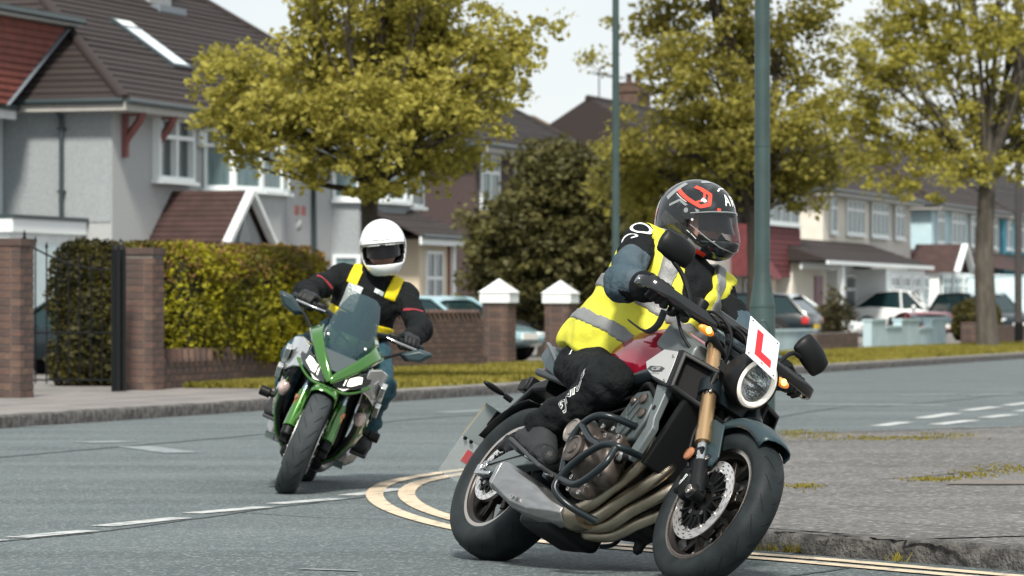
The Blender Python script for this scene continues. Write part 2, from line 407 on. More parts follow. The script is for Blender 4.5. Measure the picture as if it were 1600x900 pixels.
mat('door_purple', (0.15, 0.03, 0.06), 0.4)
def leafmat(name, c1, c2, sc=2.0, trans=0.35, rough=0.6):
    m = bpy.data.materials.new(name); m.use_nodes = True; nt = m.node_tree; nt.nodes.clear(); N = nt.nodes.new; Lk = nt.links.new
    tc = N('ShaderNodeTexCoord'); n1 = N('ShaderNodeTexNoise'); n1.inputs['Scale'].default_value = sc; n1.inputs['Detail'].default_value = 8; n1.inputs['Roughness'].default_value = 0.75
    Lk(tc.outputs['Object'], n1.inputs['Vector'])
    r = N('ShaderNodeValToRGB'); r.color_ramp.elements[0].position = 0.38; r.color_ramp.elements[0].color = (*c1, 1); r.color_ramp.elements[1].position = 0.63; r.color_ramp.elements[1].color = (*c2, 1)
    Lk(n1.outputs['Fac'], r.inputs[0])
    d = N('ShaderNodeBsdfPrincipled'); d.inputs['Roughness'].default_value = rough; d.inputs['Specular IOR Level'].default_value = 0.25
    t = N('ShaderNodeBsdfTranslucent'); mx = N('ShaderNodeMixShader'); mx.inputs[0].default_value = trans; o = N('ShaderNodeOutputMaterial')
    Lk(r.outputs[0], d.inputs['Base Color']); Lk(r.outputs[0], t.inputs['Color']); Lk(d.outputs[0], mx.inputs[1]); Lk(t.outputs[0], mx.inputs[2]); Lk(mx.outputs[0], o.inputs[0])
    MATS[name] = m
leafmat('leaf_maple', (0.24, 0.22, 0.042), (0.49, 0.445, 0.10), 1.6, 0.5)
leafmat('leaf_maple_dark', (0.165, 0.15, 0.033), (0.37, 0.335, 0.07), 1.3, 0.5)
leafmat('leaf_maple_gold', (0.24, 0.222, 0.04), (0.47, 0.43, 0.09), 1.0, 0.5)
leafmat('leaf_bush', (0.048, 0.048, 0.018), (0.15, 0.14, 0.048), 1.2, 0.3, 0.5)
leafmat('leaf_hedge_lit', (0.070, 0.072, 0.010), (0.40, 0.37, 0.018), 0.9, 0.35)  # yellow end of the ramp paints the sunlit patches of the hedge front
leafmat('leaf_hedge_shaded', (0.020, 0.020, 0.006), (0.065, 0.056, 0.008), 1.6, 0.2)  # same hedge on its shaded side, the shade painted into the leaves
leafmat('leaf_hedge_red', (0.12, 0.085, 0.02), (0.22, 0.12, 0.04), 2.5, 0.25)
leafmat('leaf_shrub', (0.035, 0.035, 0.010), (0.10, 0.085, 0.02), 2.5, 0.2)
leafmat('leaf_rose', (0.06, 0.06, 0.03), (0.16, 0.13, 0.06), 4, 0.2)
leafmat('grass_blade', (0.13, 0.12, 0.018), (0.29, 0.25, 0.05), 0.9, 0.3, 0.7)
leafmat('moss', (0.12, 0.105, 0.02), (0.26, 0.22, 0.035), 5, 0.3, 0.8)
mat('grass_soil', (0.17, 0.165, 0.025), 0.95, var=0.5, vscale=2.0, bump=0.8, bscale=40, col2=(0.11, 0.11, 0.02))
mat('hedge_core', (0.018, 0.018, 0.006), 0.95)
# ------------------------------------------------------------------ ground, road, pavements
def sheet(name, pts, z, m, kind='structure'):
    V = [(p[0], p[1], z) for p in pts]; o = mesh_obj(name, V, [tuple(range(len(V)))], m, smooth=0); return tag(o, kind=kind)
tag(sheet('ground', [(-900, -60), (900, -60), (900, 2600), (-900, 2600)], -0.03, 'earth'), kind='structure')
rd = [S(-75, 0.05)[:2], S(-75, -75)[:2], S(300, -75)[:2], S(300, 0.05)[:2]]
tag(sheet('road', rd, 0.0, 'road_asphalt'), kind='structure')
tag(sheet('front_gardens', [S(-40, 2.6)[:2], S(260, 4.6)[:2], S(260, 60)[:2], S(-40, 60)[:2]], 0.095, 'drive'), kind='structure')
def strip(name, pts, w, z, m, closed=False):
    P = np.asarray([(p[0], p[1]) for p in pts], float); T = np.gradient(P, axis=0); T /= np.linalg.norm(T, axis=1)[:, None]; Nn = np.stack([-T[:, 1], T[:, 0]], 1)
    V = [(*(P[i] + Nn[i] * w / 2), z) for i in range(len(P))] + [(*(P[i] - Nn[i] * w / 2), z) for i in range(len(P))]; k = len(P)
    o = mesh_obj(name, V, [(i, i + k, i + k + 1, i + 1) for i in range(k - 1)], m, smooth=0); return tag(o, kind='structure')
# far pavement with its kerb stones
def slab_solid(name, pts, z0, z1, m):
    g = G(); g.prism([(p[0], p[1]) for p in pts], z0, z1, 'z'); return tag(g.out(name, m, smooth=0), kind='structure')
far_path = slab_solid('far_pavement', [S(-40, .15), S(-0.7, .15), S(-0.2, 3.0), S(-40, 2.7)], -0.02, 0.10, 'paving')
path_strip = slab_solid('path_strip', [S(-0.7, .15), S(200, .15), S(200, .55), S(-.62, .55)], -0.02, 0.098, 'paving')
verge = slab_solid('grass_verge', [S(-.6, .55), S(200, .55), S(200, 4.9), S(12, 4.95), S(-.1, 3.2)], -0.02, 0.104, 'grass_soil')
# joints of the far paving flags
g = G()
for k in range(26):
    s0 = -22 + k * 0.9
    if s0 > -1: break
    a = S(s0, .16, .1005); b = S(s0 + .02, .16, .1005); c = S(s0 + .02, 2.6, .1005); d = S(s0, 2.6, .1005); g.add([a, b, c, d], [(0, 1, 2, 3)])
for t in (0.85, 1.6):
    g.add([S(-24, t, .101), S(-.9, t, .101), S(-.9, t + .02, .101), S(-24, t + .02, .101)], [(0, 1, 2, 3)])
g.out('paving_joint', 'tar', far_path, smooth=0)
def stone_mesh(L, w, h, seed):
    r = random.Random(seed); g = G(); nx, nt = 9, 5; rings = []
    for i in range(nx):
        x = L * i / (nx - 1); ring = []
        prof = [(0, -.03), (0, h * .45), (.006, h * .86), (.022, h), (w * .5, h + .002), (w, h), (w, -.03)]
        e = 0.012 if i in (0, nx - 1) else 0
        for (y, z) in prof:
            j = 0.006 if 0 < z < h * 1.2 else 0
            ring.append((x + r.uniform(-.002, .002), y + r.uniform(-j, j) + (.008 if (e and z > .02 and y < .03) else 0), z + r.uniform(-j, j) * .6 - (e * .6 if z > h * .8 else 0)))
        rings.append(ring)
    g.loft(rings); o = g.out('kerb_stone', 'kerb', smooth=40); me = o.data; bpy.data.objects.remove(o); return me
ST = [stone_mesh(0.885, 0.14, 0.10, k) for k in range(4)]
def put_stone(parent, me, p, ang, name='kerb_stone'):
    o = bpy.data.objects.new(name, me); COL.objects.link(o); o.parent = parent; o.location = p; o.rotation_euler = (RNG.uniform(-.01, .01), RNG.uniform(-.006, .006), ang + RNG.uniform(-.008, .008)); return o
for k in range(78):
    put_stone(far_path if k < 22 else path_strip, ST[k % 4], S(-20 + k * .9, 0.0, 0.004), S_ANG)
# near corner: pavement with a rounded nose
ISL = spline([(4.6, 9.6), (1.90, 13.97), (1.45, 14.55), (1.08, 15.08), (0.62, 15.8), (0.25, 16.7), (.06, 17.7), (-.05, 18.8), (-.08, 20.1), (.02, 21.4), (.26, 22.8), (.66, 24.3), (1.18, 25.8), (1.84, 27.05), (3.83, 28.9), (9.5, 33.8)], 10)
KH = 0.085
def inset(P, d):
    T = np.gradient(P, axis=0); T /= np.linalg.norm(T, axis=1)[:, None]; return P + np.stack([T[:, 1], -T[:, 0]], 1) * d
ISI = inset(ISL, 0.13)
_bd = [tuple(p) for p in ISI] + [(24, 33.8), (24, 9.6)]; _nb = len(_bd)
corner = tag(mesh_obj('corner_pavement', [(p[0], p[1], KH - .004) for p in _bd] + [(12.0, 19.5, KH - .004)], [((i + 1) % _nb, i, _nb) for i in range(_nb)], 'path_asphalt', smooth=0), kind='structure')
def walk(P, step):
    L = np.concatenate([[0], np.cumsum(np.linalg.norm(np.diff(P, axis=0), axis=1))]); n = int(L[-1] / step)
    D = np.arange(n + 1) * step; return np.stack([np.interp(D, L, P[:, 0]), np.interp(D, L, P[:, 1])], 1)
ST2 = [stone_mesh(0.884, 0.13, KH, 20 + k) for k in range(3)]; ST3 = [stone_mesh(0.338, 0.13, KH, 30 + k) for k in range(3)]
W1 = walk(ISL, 0.05)
i = 0; k = 0
while i < len(W1) - 20:
    c = W1[i]; far = c[1] > 15.2 and c[1] < 27.5
    st = 7 if far else 18; q = W1[min(i + st, len(W1) - 1)]; a = math.atan2(q[1] - c[1], q[0] - c[0])
    # stone profile's face (y=0) must look to the road: road is on the left of the walking direction -> flip
    o = bpy.data.objects.new('kerb_stone', (ST3 if far else ST2)[k % 3]); COL.objects.link(o); o.parent = corner
    o.location = (q[0], q[1], RNG.uniform(-.004, .004)); o.rotation_euler = (RNG.uniform(-.012, .012), RNG.uniform(-.008, .008), a + PI)
    i += st; k += 1
# yellow no-parking lines round the corner
YO = spline([(3.9, 10.2), (1.52, 13.85), (.93, 14.72), (.50, 15.22), (.13, 15.75), (-.25, 16.75), (-.55, 18.15), (-.70, 19.6), (-.70, 20.9), (-.58, 21.8), (-.30, 22.9), (.15, 24.3), (.75, 25.9)], 10); YI = inset(YO, .165)
strip('yellow_line', YO, 0.09, 0.005, 'road_yellow'); strip('yellow_line', YI, 0.09, 0.005, 'road_yellow')
# white dashes
def dash(a, b, w, m='road_white'):
    A = gnd(*a); Bq = gnd(*b); d = (Bq - A)[:2]; d /= np.linalg.norm(d); nn = np.array([-d[1], d[0]]) * w / 2
    o = mesh_obj('lane_dash', [(*(A[:2] + nn), .004), (*(A[:2] - nn), .004), (*(Bq[:2] - nn), .004), (*(Bq[:2] + nn), .004)], [(0, 1, 2, 3)], m, smooth=0); tag(o, kind='structure')
for a, b in [((-120, 857), (-5, 844)), ((25, 841), (138, 830)), ((160, 823), (282, 810)), ((300, 803), (413, 793)), ((430, 788), (527, 780)), ((543, 775), (628, 764))]: dash(a, b, .12)
for k, (a, b) in enumerate([((1372, 666), (1415, 660)), ((1440, 654), (1492, 646)), ((1508, 642), (1556, 636)), ((1572, 634), (1612, 629)), ((1462, 664), (1520, 657)), ((1540, 653), (1580, 648)), ((1592, 643), (1640, 637))]): dash(a, b, .16)
for a, b, w in [((1260, 632), (1480, 634), .35), ((1400, 618), (1500, 616), .25), ((1510, 618), (1600, 616), .25), ((130, 692), (200, 690), .3), ((210, 698), (285, 708), .25), ((690, 645), (780, 640), .25), ((20, 668), (130, 664), .12), ((470, 890), (560, 893), .05)]: dash(a, b, w, 'road_faded')
# tar seams
def seam(pts, w=0.05):
    P = np.array([gnd(*p)[:2] for p in pts]); P = spline(np.c_[P, np.zeros(len(P))], 8)[:, :2]; P = P + NR.normal(0, .008, P.shape); strip('road_seam', P, w, .0025, 'tar')
seam([(-40, 718), (100, 706), (250, 693), (420, 678), (560, 664), (690, 652), (900, 640)], .06)
seam([(0, 847), (150, 832), (300, 812), (420, 795), (600, 773)], .025)
seam([(960, 700), (1290, 640), (1400, 634), (1600, 614)], .05); seam([(1240, 900), (1330, 888), (1420, 884)], .03)
seam([(350, 800), (520, 810), (700, 812)], .012)
# slab let into the corner pavement
g = G(); P4 = [gnd(1478, 757, KH), gnd(1700, 757, KH), gnd(1700, 751, KH), gnd(1500, 751, KH)]; g.add([(p[0], p[1], KH + .001) for p in P4] + [(p[0], p[1], KH + .005) for p in P4], [(4, 5, 6, 7), (0, 1, 5, 4), (1, 2, 6, 5), (2, 3, 7, 6), (3, 0, 4, 7)])
g.out('cover_slab', 'mortar', corner, smooth=0)
def crack(pts, w=.012, z=KH):
    P = np.array([gnd(*p, z)[:2] for p in pts]); P = spline(np.c_[P, np.zeros(len(P))], 10)[:, :2]; P = P + NR.normal(0, .006, P.shape); return strip('pavement_crack', P, w, z - .001, 'tar')
crack([(1210, 828), (1300, 834), (1400, 842), (1500, 850), (1620, 862)], .014); crack([(1360, 812), (1430, 818), (1520, 824)], .008); crack([(1370, 748), (1440, 744), (1520, 736), (1620, 728)], .02)
crack([(1220, 690), (1400, 684), (1600, 686)], .02); crack([(1480, 842), (1560, 846)], .01)
# ------------------------------------------------------------------ foliage
def leaf_faces(C, size, up=0.3, jit=0.4, seed=1, asp=0.75):
    r = np.random.default_rng(seed); n = len(C)
    a = r.normal(size=(n, 3)); a[:, 2] *= 0.6; a /= np.linalg.norm(a, axis=1)[:, None]
    nn = r.normal(size=(n, 3)) + np.array([0, 0, up]); nn /= np.linalg.norm(nn, axis=1)[:, None]
    b = np.cross(nn, a); b /= np.linalg.norm(b, axis=1)[:, None] + 1e-9
    s = size * (1 + jit * (r.random(n) - .5) * 2); s = s[:, None]
    fold = nn * s * 0.16
    V = np.stack([C - a * s * .5, C + b * s * .5 * asp + fold, C + a * s * .55, C - b * s * .5 * asp + fold], 1).reshape(-1, 3)
    I = np.arange(n)[:, None] * 4
    F = np.concatenate([I + [0, 1, 2], I + [0, 2, 3]], 0)
    return V, F
def tri_obj(name, V, F, m, parent=None, smooth=False):
    me = bpy.data.meshes.new(name); me.vertices.add(len(V)); me.vertices.foreach_set('co', np.asarray(V, np.float32).ravel())
    me.loops.add(len(F) * 3); me.loops.foreach_set('vertex_index', np.asarray(F, np.int32).ravel())
    me.polygons.add(len(F)); me.polygons.foreach_set('loop_start', np.arange(0, len(F) * 3, 3, dtype=np.int32)); me.polygons.foreach_set('loop_total', np.full(len(F), 3, np.int32))
    me.update(); me.validate()
    if smooth: me.polygons.foreach_set('use_smooth', [True] * len(F))
    me.materials.append(MATS[m]); o = bpy.data.objects.new(name, me); COL.objects.link(o)
    if parent is not None: o.parent = parent
    return o
def in_ell(n, c, r, rs, shell=0.35):
    v = rs.normal(size=(n, 3)); v /= np.linalg.norm(v, axis=1)[:, None]; k = rs.random(n) ** shell; return np.asarray(c) + v * k[:, None] * np.asarray(r)
def make_tree(name, label, base, trunk_r, trunk_h, ells, nclump, per, leaf, m, bark, seed, lean=(0, 0), clump_r=0.28, limbs=9, up=.3, flat=.6, shell=.45):
    """tapered trunk, limbs reaching into the crown, leaf clumps spread through the crown's ellipsoids (local metres above the base)"""
    rs = np.random.default_rng(seed); t = thing(name, label, 'tree', base)
    vol = np.array([e[1][0] * e[1][1] * e[1][2] for e in ells]) ** 0.75; vol /= vol.sum()
    CC = np.concatenate([in_ell(max(1, int(nclump * v)), e[0], e[1], rs, shell) for e, v in zip(ells, vol)])
    g = G(); top = np.array([lean[0], lean[1], trunk_h]); mid = top * .5 + np.array([rs.normal(0, .05), 0, 0])
    g.tube([(0, 0, -.05), (0, 0, .12), mid, top], [trunk_r * 1.5, trunk_r * 1.08, trunk_r * .92, trunk_r * .75], 14, smooth=6)
    o = g.out('trunk', bark, t, smooth=180)
    g = G(); tips = CC[rs.choice(len(CC), min(len(CC), limbs), replace=False)]
    for q in tips:
        st = top * rs.uniform(.86, 1.0) ; r0 = trunk_r * rs.uniform(.35, .55); mdl = st * .5 + q * .5 + np.array([0, 0, .12 * np.linalg.norm(q - st)]) * rs.uniform(-.2, .8)
        path = spline([st, st * .75 + mdl * .25 + [0, 0, .1], mdl, q], 5); rr = np.linspace(r0, r0 * .14, len(path)); g.tube(path, rr, 7)
        near = CC[np.argsort(np.linalg.norm(CC - q, axis=1))[1:6]]
        for w in near:
            s2 = path[rs.integers(len(path) // 2, len(path) - 2)]; g.tube(spline([s2, (s2 + w) / 2 + rs.normal(0, .08, 3), w], 3), np.linspace(r0 * .3, r0 * .06, 7), 5)
    g.out('limb', bark, t, smooth=180)
    off = rs.normal(size=(len(CC), per, 3)); off = off / np.maximum(1, np.linalg.norm(off, axis=2, keepdims=True) / 1.7) * clump_r * (0.45 + rs.random((len(CC), 1, 1))); off[..., 2] *= flat
    C = (CC[:, None] + off).reshape(-1, 3)
    V, F = leaf_faces(C, leaf, up, .75, seed); tri_obj('crown', V, F, m, t); return t
def ell_px(px, py, Y, rx, rz, base, dY=0, ry=None):       # crown lobe given where it stands, as metres from the trunk's foot
    p = at(px, py, Y + dY) - np.asarray(base); k = Y / FPX; return (p, (rx * k, (ry if ry else (rx + rz) / 2) * k, rz * k))
b1 = S(sx(577, 2.0), 2.0, .1); Y1 = b1[1]
E1 = [ell_px(x, y, Y1, rx, rz, b1, d) for x, y, rx, rz, d in [(372, 160, 72, 92, 0), (370, 95, 55, 45, .4), (385, 235, 55, 32, .3), (455, 195, 85, 80, -.4), (505, 110, 110, 95, .3), (560, 200, 100, 85, -.6), (610, 60, 130, 75, .2), (640, 150, 110, 90, -.2), (700, 230, 72, 50, .3), (680, 60, 100, 85, .5), (760, 95, 85, 75, 0), (730, 165, 85, 60, -.3), (500, 30, 60, 40, 0), (590, -40, 160, 90, 0), (590, 285, 62, 32, -.2), (815, 55, 45, 28, .2), (862, 42, 34, 20, .1), (478, 262, 36, 42, -.2), (800, 140, 42, 26, .1), (650, 262, 60, 40, .1)]]
make_tree('street_tree', 'maple with light olive leaves on the verge before the grey semi-detached houses', b1, .125, 2.35, E1, 820, 56, .060, 'leaf_maple', 'bark_dark', 3, limbs=24, clump_r=.12, shell=.62)
b2 = S(sx(1178, 2.4), 2.4, .1); Y2 = b2[1]
E2 = [ell_px(x, y, Y2, rx, rz, b2, d) for x, y, rx, rz, d in [(1040, 35, 85, 45, .5), (1055, 105, 48, 40, 0), (928, 92, 26, 15, .2), (945, 103, 24, 14, .2), (1085, 110, 85, 70, -.6), (1150, 60, 120, 90, .4), (1060, 195, 110, 65, .3), (1150, 200, 130, 75, -.6), (980, 235, 75, 45, .8), (1230, 215, 110, 65, -.3), (1300, 255, 70, 42, .3), (1240, 290, 75, 42, 0), (1160, 285, 120, 48, .4), (1070, 275, 120, 60, 1.2), (1220, 100, 100, 70, .5), (1280, 170, 60, 50, 0), (1000, 300, 80, 60, 1.5), (1120, -50, 170, 80, 0), (1265, 30, 60, 60, .4), (1250, 330, 40, 14, 0), (1010, 340, 60, 40, 2.0)]]
make_tree('street_tree', 'dark olive maple spreading behind the near lamp column and the dark helmet', b2, .17, 2.5, E2, 820, 50, .076, 'leaf_maple_dark', 'bark_dark', 5, limbs=26, clump_r=.165, shell=.65)
b3 = S(sx(1543, 3.2), 3.2, .1); Y3 = b3[1]
E3 = [ell_px(x, y, Y3, rx, rz, b3, d) for x, y, rx, rz, d in [(1400, 120, 90, 90, 0), (1360, 180, 60, 60, .5), (1480, 70, 110, 90, .4), (1580, 60, 120, 80, -.6), (1440, 220, 95, 55, .4), (1400, 285, 62, 26, .2), (1540, 180, 120, 70, .5), (1630, 160, 90, 80, 0), (1500, 260, 90, 36, -.6), (1600, 245, 80, 45, .6), (1690, 130, 110, 110, 0), (1520, -40, 190, 80, 0), (1410, 30, 70, 60, .3), (1340, 250, 60, 45, .6), (1440, 305, 40, 16, 0), (1350, 95, 48, 75, .4), (1325, 185, 45, 50, .6)]]
make_tree('street_tree', 'tall golden olive tree with a thick grey trunk at the right edge', b3, .25, 4.1, E3, 900, 48, .088, 'leaf_maple_gold', 'bark', 9, limbs=24, clump_r=.185, shell=.66)
# dark evergreen bush behind the white capped piers
bb = S(sx(850, 7.5), 7.5, .1); Yb = bb[1]
EB = [ell_px(x, y, Yb, rx, rz, bb, d) for x, y, rx, rz, d in [(850, 400, 115, 80, 0), (870, 300, 80, 70, 0), (860, 260, 55, 36, .3), (800, 370, 70, 70, -.3), (930, 380, 80, 90, .4), (765, 420, 40, 45, 0), (830, 460, 90, 40, 0), (910, 300, 60, 60, .2), (980, 330, 70, 80, 1.0), (1000, 420, 60, 70, 1.2)]]
make_tree('evergreen_bush', 'big dark evergreen bush growing behind the two white capped piers', bb, .12, 1.3, EB, 800, 60, .10, 'leaf_bush', 'bark_dark', 15, limbs=14, clump_r=.2, shell=.35)
g = G()
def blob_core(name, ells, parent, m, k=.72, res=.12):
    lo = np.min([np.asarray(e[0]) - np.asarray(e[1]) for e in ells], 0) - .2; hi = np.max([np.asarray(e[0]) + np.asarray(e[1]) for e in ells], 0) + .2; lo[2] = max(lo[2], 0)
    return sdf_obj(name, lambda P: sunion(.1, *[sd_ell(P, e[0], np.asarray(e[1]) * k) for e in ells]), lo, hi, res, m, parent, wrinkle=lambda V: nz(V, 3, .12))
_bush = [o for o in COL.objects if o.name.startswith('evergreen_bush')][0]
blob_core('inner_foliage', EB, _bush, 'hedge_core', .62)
def hedge(name, label, s0, s1, t0, t1, z0, z1, m, seed, n=26000, leaf=.07, core='hedge_core', round_=.25, two=None):
    rs = np.random.default_rng(seed); t = thing(name, label, 'hedge', S((s0 + s1) / 2, (t0 + t1) / 2, .1), S_ANG)
    hx, hy = (s1 - s0) / 2, (t1 - t0) / 2; z0 -= .1; z1 -= .1
    f = lambda P: sd_box(P, (0, 0, (z0 + z1) / 2), (hx, hy, (z1 - z0) / 2), round_)
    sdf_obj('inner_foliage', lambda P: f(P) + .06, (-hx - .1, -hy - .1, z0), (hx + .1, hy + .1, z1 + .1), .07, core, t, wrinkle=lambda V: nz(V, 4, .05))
    P = (rs.random((n * 6, 3)) - .5) * 2 * np.array([hx + .12, hy + .12, (z1 - z0) / 2 + .12]) + np.array([0, 0, (z0 + z1) / 2])
    d = f(P) + np.array([noise.noise(Vector(p) * 2.2) for p in P]) * .09; P = P[(np.abs(d) < .075)][:n]
    if two is None: V, F = leaf_faces(P, leaf, .2, .5, seed); tri_obj('foliage', V, F, m, t)
    else:
        sel = two(P, rs); V, F = leaf_faces(P[~sel], leaf, .2, .5, seed); tri_obj('foliage', V, F, m, t); V, F = leaf_faces(P[sel], leaf, .2, .5, seed + 1); tri_obj('young_foliage', V, F, two.m, t)
    return t
# ------------------------------------------------------------------ houses along the far side
T0 = 16.0
def px_z(py, s, t): return CAM_H + (486 - py) / FPX * S(s, t)[1]
def lerp(a, b, f): return np.asarray(a, float) * (1 - f) + np.asarray(b, float) * f
def courses(parent, A, B, C, D, n, m, sep=True, th=.045, name='tile_course', mats=None, wob=.0):
    """overlapping tile courses on the slope A-B (eaves) to D-C (top)"""
    A, B, C, D = [np.asarray(q, float) for q in (A, B, C, D)]
    nr = np.cross(B - A, D - A); nr /= np.linalg.norm(nr)
    if nr[2] < 0: nr = -nr
    gj = G()
    for k in range(n):
        f0 = k / n; f1 = min(1.0, (k + 1.12) / n); l0, r0, l1, r1 = lerp(A, D, f0), lerp(B, C, f0), lerp(A, D, f1), lerp(B, C, f1)
        g = G() if sep else gj; h = th * (1 + RNG.uniform(-.15, .15))
        g.add([l0 + nr * h, r0 + nr * h, r1 + nr * .012, l1 + nr * .012, l0, r0, r1, l1], [(0, 1, 2, 3), (4, 5, 1, 0), (5, 6, 2, 1), (7, 4, 0, 3), (6, 7, 3, 2)])
        if sep: g.out(name, (mats[k % len(mats)] if mats else m), parent, smooth=0, fix=False)
    if not sep: tag(gj.out(name, m, parent, smooth=0, fix=False), kind='stuff')
def hip_roof(house, x0, x1, y0, y1, ze, zr, hl, hr, m, n=20, sep=True, ridge_m=None, ov=.45, mats=None):
    X0, X1, Y0, Y1 = x0 - (ov if hl else .1), x1 + (ov if hr else .1), y0 - ov, y1 + ov; ym = (y0 + y1) / 2
    A, B, Cc, Dd = (X0, Y0, ze), (X1, Y0, ze), (X1, Y1, ze), (X0, Y1, ze); R0, R1 = (X0 + hl, ym, zr), (X1 - hr, ym, zr)
    g = G(); V = [A, B, Cc, Dd, R0, R1]; g.add(V, [(0, 1, 5, 4), (2, 3, 4, 5), (3, 0, 4), (1, 2, 5), (3, 2, 1, 0)]); roof = g.out('roof', m, house, smooth=0)
    courses(roof, A, B, R1, R0, n, m, sep, mats=mats); courses(roof, Dd, A, R0, R0, n, m, sep, mats=mats) if hl else None
    courses(roof, B, Cc, R1, R1, n, m, False) if hr else None
    g = G(); g.tube([R0, R1], .11, 8)
    if hl: g.tube([A, R0], .12, 8)
    if hr: g.tube([B, R1], .12, 8)
    g.out('ridge_tiles', ridge_m or m, roof, smooth=60)
    g = G(); d = .06
    g.b2(X0, X1, Y0 - .02, Y0 + .04, ze - .20, ze - .03)
    if hl: g.b2(X0 - .02, X0 + .04, Y0, Y1, ze - .20, ze - .03)
    g.out('fascia', 'fascia', roof, smooth=0)
    g = G(); g.tube([(X0, Y0 - .06, ze - .02), (X1, Y0 - .06, ze - .02)], .055, 8)
    if hl: g.tube([(X0 - .06, Y0, ze - .02), (X0 - .06, Y1, ze - .02)], .055, 8)
    g.out('gutter', 'gutter', roof, smooth=60)
    g = G(); g.b2(X0 + .05, X1 - .05, Y0 + .05, y0 + .3, ze - .21, ze - .19)
    if hl: g.b2(X0 + .05, x0 + .3, Y0 + .05, Y1, ze - .212, ze - .192)
    g.out('soffit', 'fascia', roof, smooth=0)
    return roof
def window(house, p0, p1, z0, z1, cols=2, transom=.68, glass='glass_dark', fr='upvc', proud=.05, sill=True, fw=.065, name='window'):
    p0 = np.asarray(p0, float); p1 = np.asarray(p1, float); d = p1 - p0; L = np.linalg.norm(d); d /= L; nn = np.array([d[1], -d[0]])
    R = np.array([[d[0], -nn[0], 0], [d[1], -nn[1], 0], [0, 0, 1]])       # local x along, y inward
    def bx(g, a0, a1, q0, q1, h0, h1):
        c = np.array([p0[0], p0[1], 0]) + R @ np.array([(a0 + a1) / 2, (q0 + q1) / 2, (h0 + h1) / 2]); g.box(c, (a1 - a0, q1 - q0, h1 - h0), R)
    g = G()
    bx(g, 0, L, -proud, 0, z0, z0 + fw); bx(g, 0, L, -proud, 0, z1 - fw, z1); bx(g, 0, fw, -proud + .001, 0, z0 + fw, z1 - fw); bx(g, L - fw, L, -proud + .001, 0, z0 + fw, z1 - fw)
    zt = z0 + (z1 - z0) * transom
    if transom < 1: bx(g, fw, L - fw, -proud + .006, 0, zt - fw / 2, zt + fw / 2)
    for k in range(1, cols): bx(g, L * k / cols - fw * .55, L * k / cols + fw * .55, -proud + .003, 0, z0 + fw, z1 - fw)
    w = g.out(name, fr, house, smooth=0)
    for k in range(cols):
        for h0, h1 in ([(z0 + fw, zt - fw / 2), (zt + fw / 2, z1 - fw)] if transom < 1 else [(z0 + fw, z1 - fw)]):
            g = G(); bx(g, L * k / cols + fw * .5, L * (k + 1) / cols - fw * .5, -.02, -.008, h0, h1); g.out('pane', glass, w, smooth=0, fix=False)
    if sill:
        g = G(); bx(g, -.06, L + .06, -proud - .07, .0, z0 - .07, z0 - .004); g.out('sill', fr, w, smooth=0)
    return w
def wall_block(house, x0, x1, y0, y1, z0, z1, m, name='wall'):
    g = G(); g.b2(x0, x1, y0, y1, z0, z1); return g.out(name, m, house, smooth=0)
def house_at(name, label, px, t=T0, group='semi-detached houses along the far side of the street'):
    s0 = sx(px, t); h = thing(name, label, 'house', S(s0, t, .1), S_ANG, group); h['s0'] = s0; return h, s0
def chimney(house, x, y, zb, zt, w, d, m, pots=2):
    g = G(); g.b2(x - w / 2, x + w / 2, y - d / 2, y + d / 2, zb, zt); g.b2(x - w / 2 - .06, x + w / 2 + .06, y - d / 2 - .06, y + d / 2 + .06, zt - .28, zt - .12); g.b2(x - w / 2 - .03, x + w / 2 + .03, y - d / 2 - .03, y + d / 2 + .03, zt, zt + .06)
    c = g.out('chimney', m, house, smooth=0)
    for k in range(pots):
        g = G(); g.lathe([(.12, 0), (.10, .3), (.13, .32), (.13, .36), (.08, .36)], (x, y + (k - (pots - 1) / 2) * .34, zt + .05), (0, 0, 1), 12); g.out('chimney_pot', 'pot', c, smooth=60)
    return c
def bay(house, cx, w, dep, y, z0, z1, m, wz=None, glass='glass_curtain', nf=5, name='bay_wall', wm=None):
    """canted bay on nf facets; wz: window heights per storey"""
    a = np.linspace(PI, 0, nf + 1); pts = [(cx + w / 2 * math.cos(q), y - dep * math.sin(q) ** .8) for q in a]
    g = G(); ring = lambda z: [(p[0], p[1], z) for p in pts]
    g.loft([ring(z0), ring(z1)], cap=False, closed_ring=False); g.add(ring(z1), [tuple(range(nf + 1))]); b = g.out(name, m, house, smooth=0)
    for (h0, h1) in (wz or []):
        for k in range(nf): window(house, pts[k], pts[k + 1], h0, h1, 1, .72, glass, proud=.06, fw=.075)
        g = G(); p2 = [(cx + (w / 2 + .08) * math.cos(q), y - (dep + .08) * math.sin(q) ** .8) for q in a]
        g.loft([[(p[0], p[1], h0 - .09) for p in p2], [(p[0], p[1], h0 - .02) for p in p2]], cap=False, closed_ring=False); g.out('bay_sill', 'upvc', b, smooth=0)
    return b
# --- grey semi-detached pair on the left
hA, sA = house_at('house', 'grey pebbledash semi with red timber brackets and a gabled porch, behind the hedge', 175)
la = lambda px, t=T0: sx(px, t) - sA
WA = la(655)
zA = 4.85
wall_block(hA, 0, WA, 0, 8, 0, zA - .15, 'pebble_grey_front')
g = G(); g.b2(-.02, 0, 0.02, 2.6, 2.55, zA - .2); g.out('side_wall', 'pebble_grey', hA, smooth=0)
rA = hip_roof(hA, 0, WA, 0, 8, zA, 8.0, 4.6, 4.4, 'tile_brown', 24, mats=['tile_brown', 'tile_brown2', 'tile_brown'])
chimney(hA, la(205, T0 + 4), 3.7, 6.8, 9.6, 1.2, .8, 'chimney_grey', 3)
g = G(); xx = la(205, T0 + 4); g.b2(xx - .75, xx + .75, 3.0, 3.28, 7.35, 7.50); g.out('flashing', 'lead', rA, smooth=0)
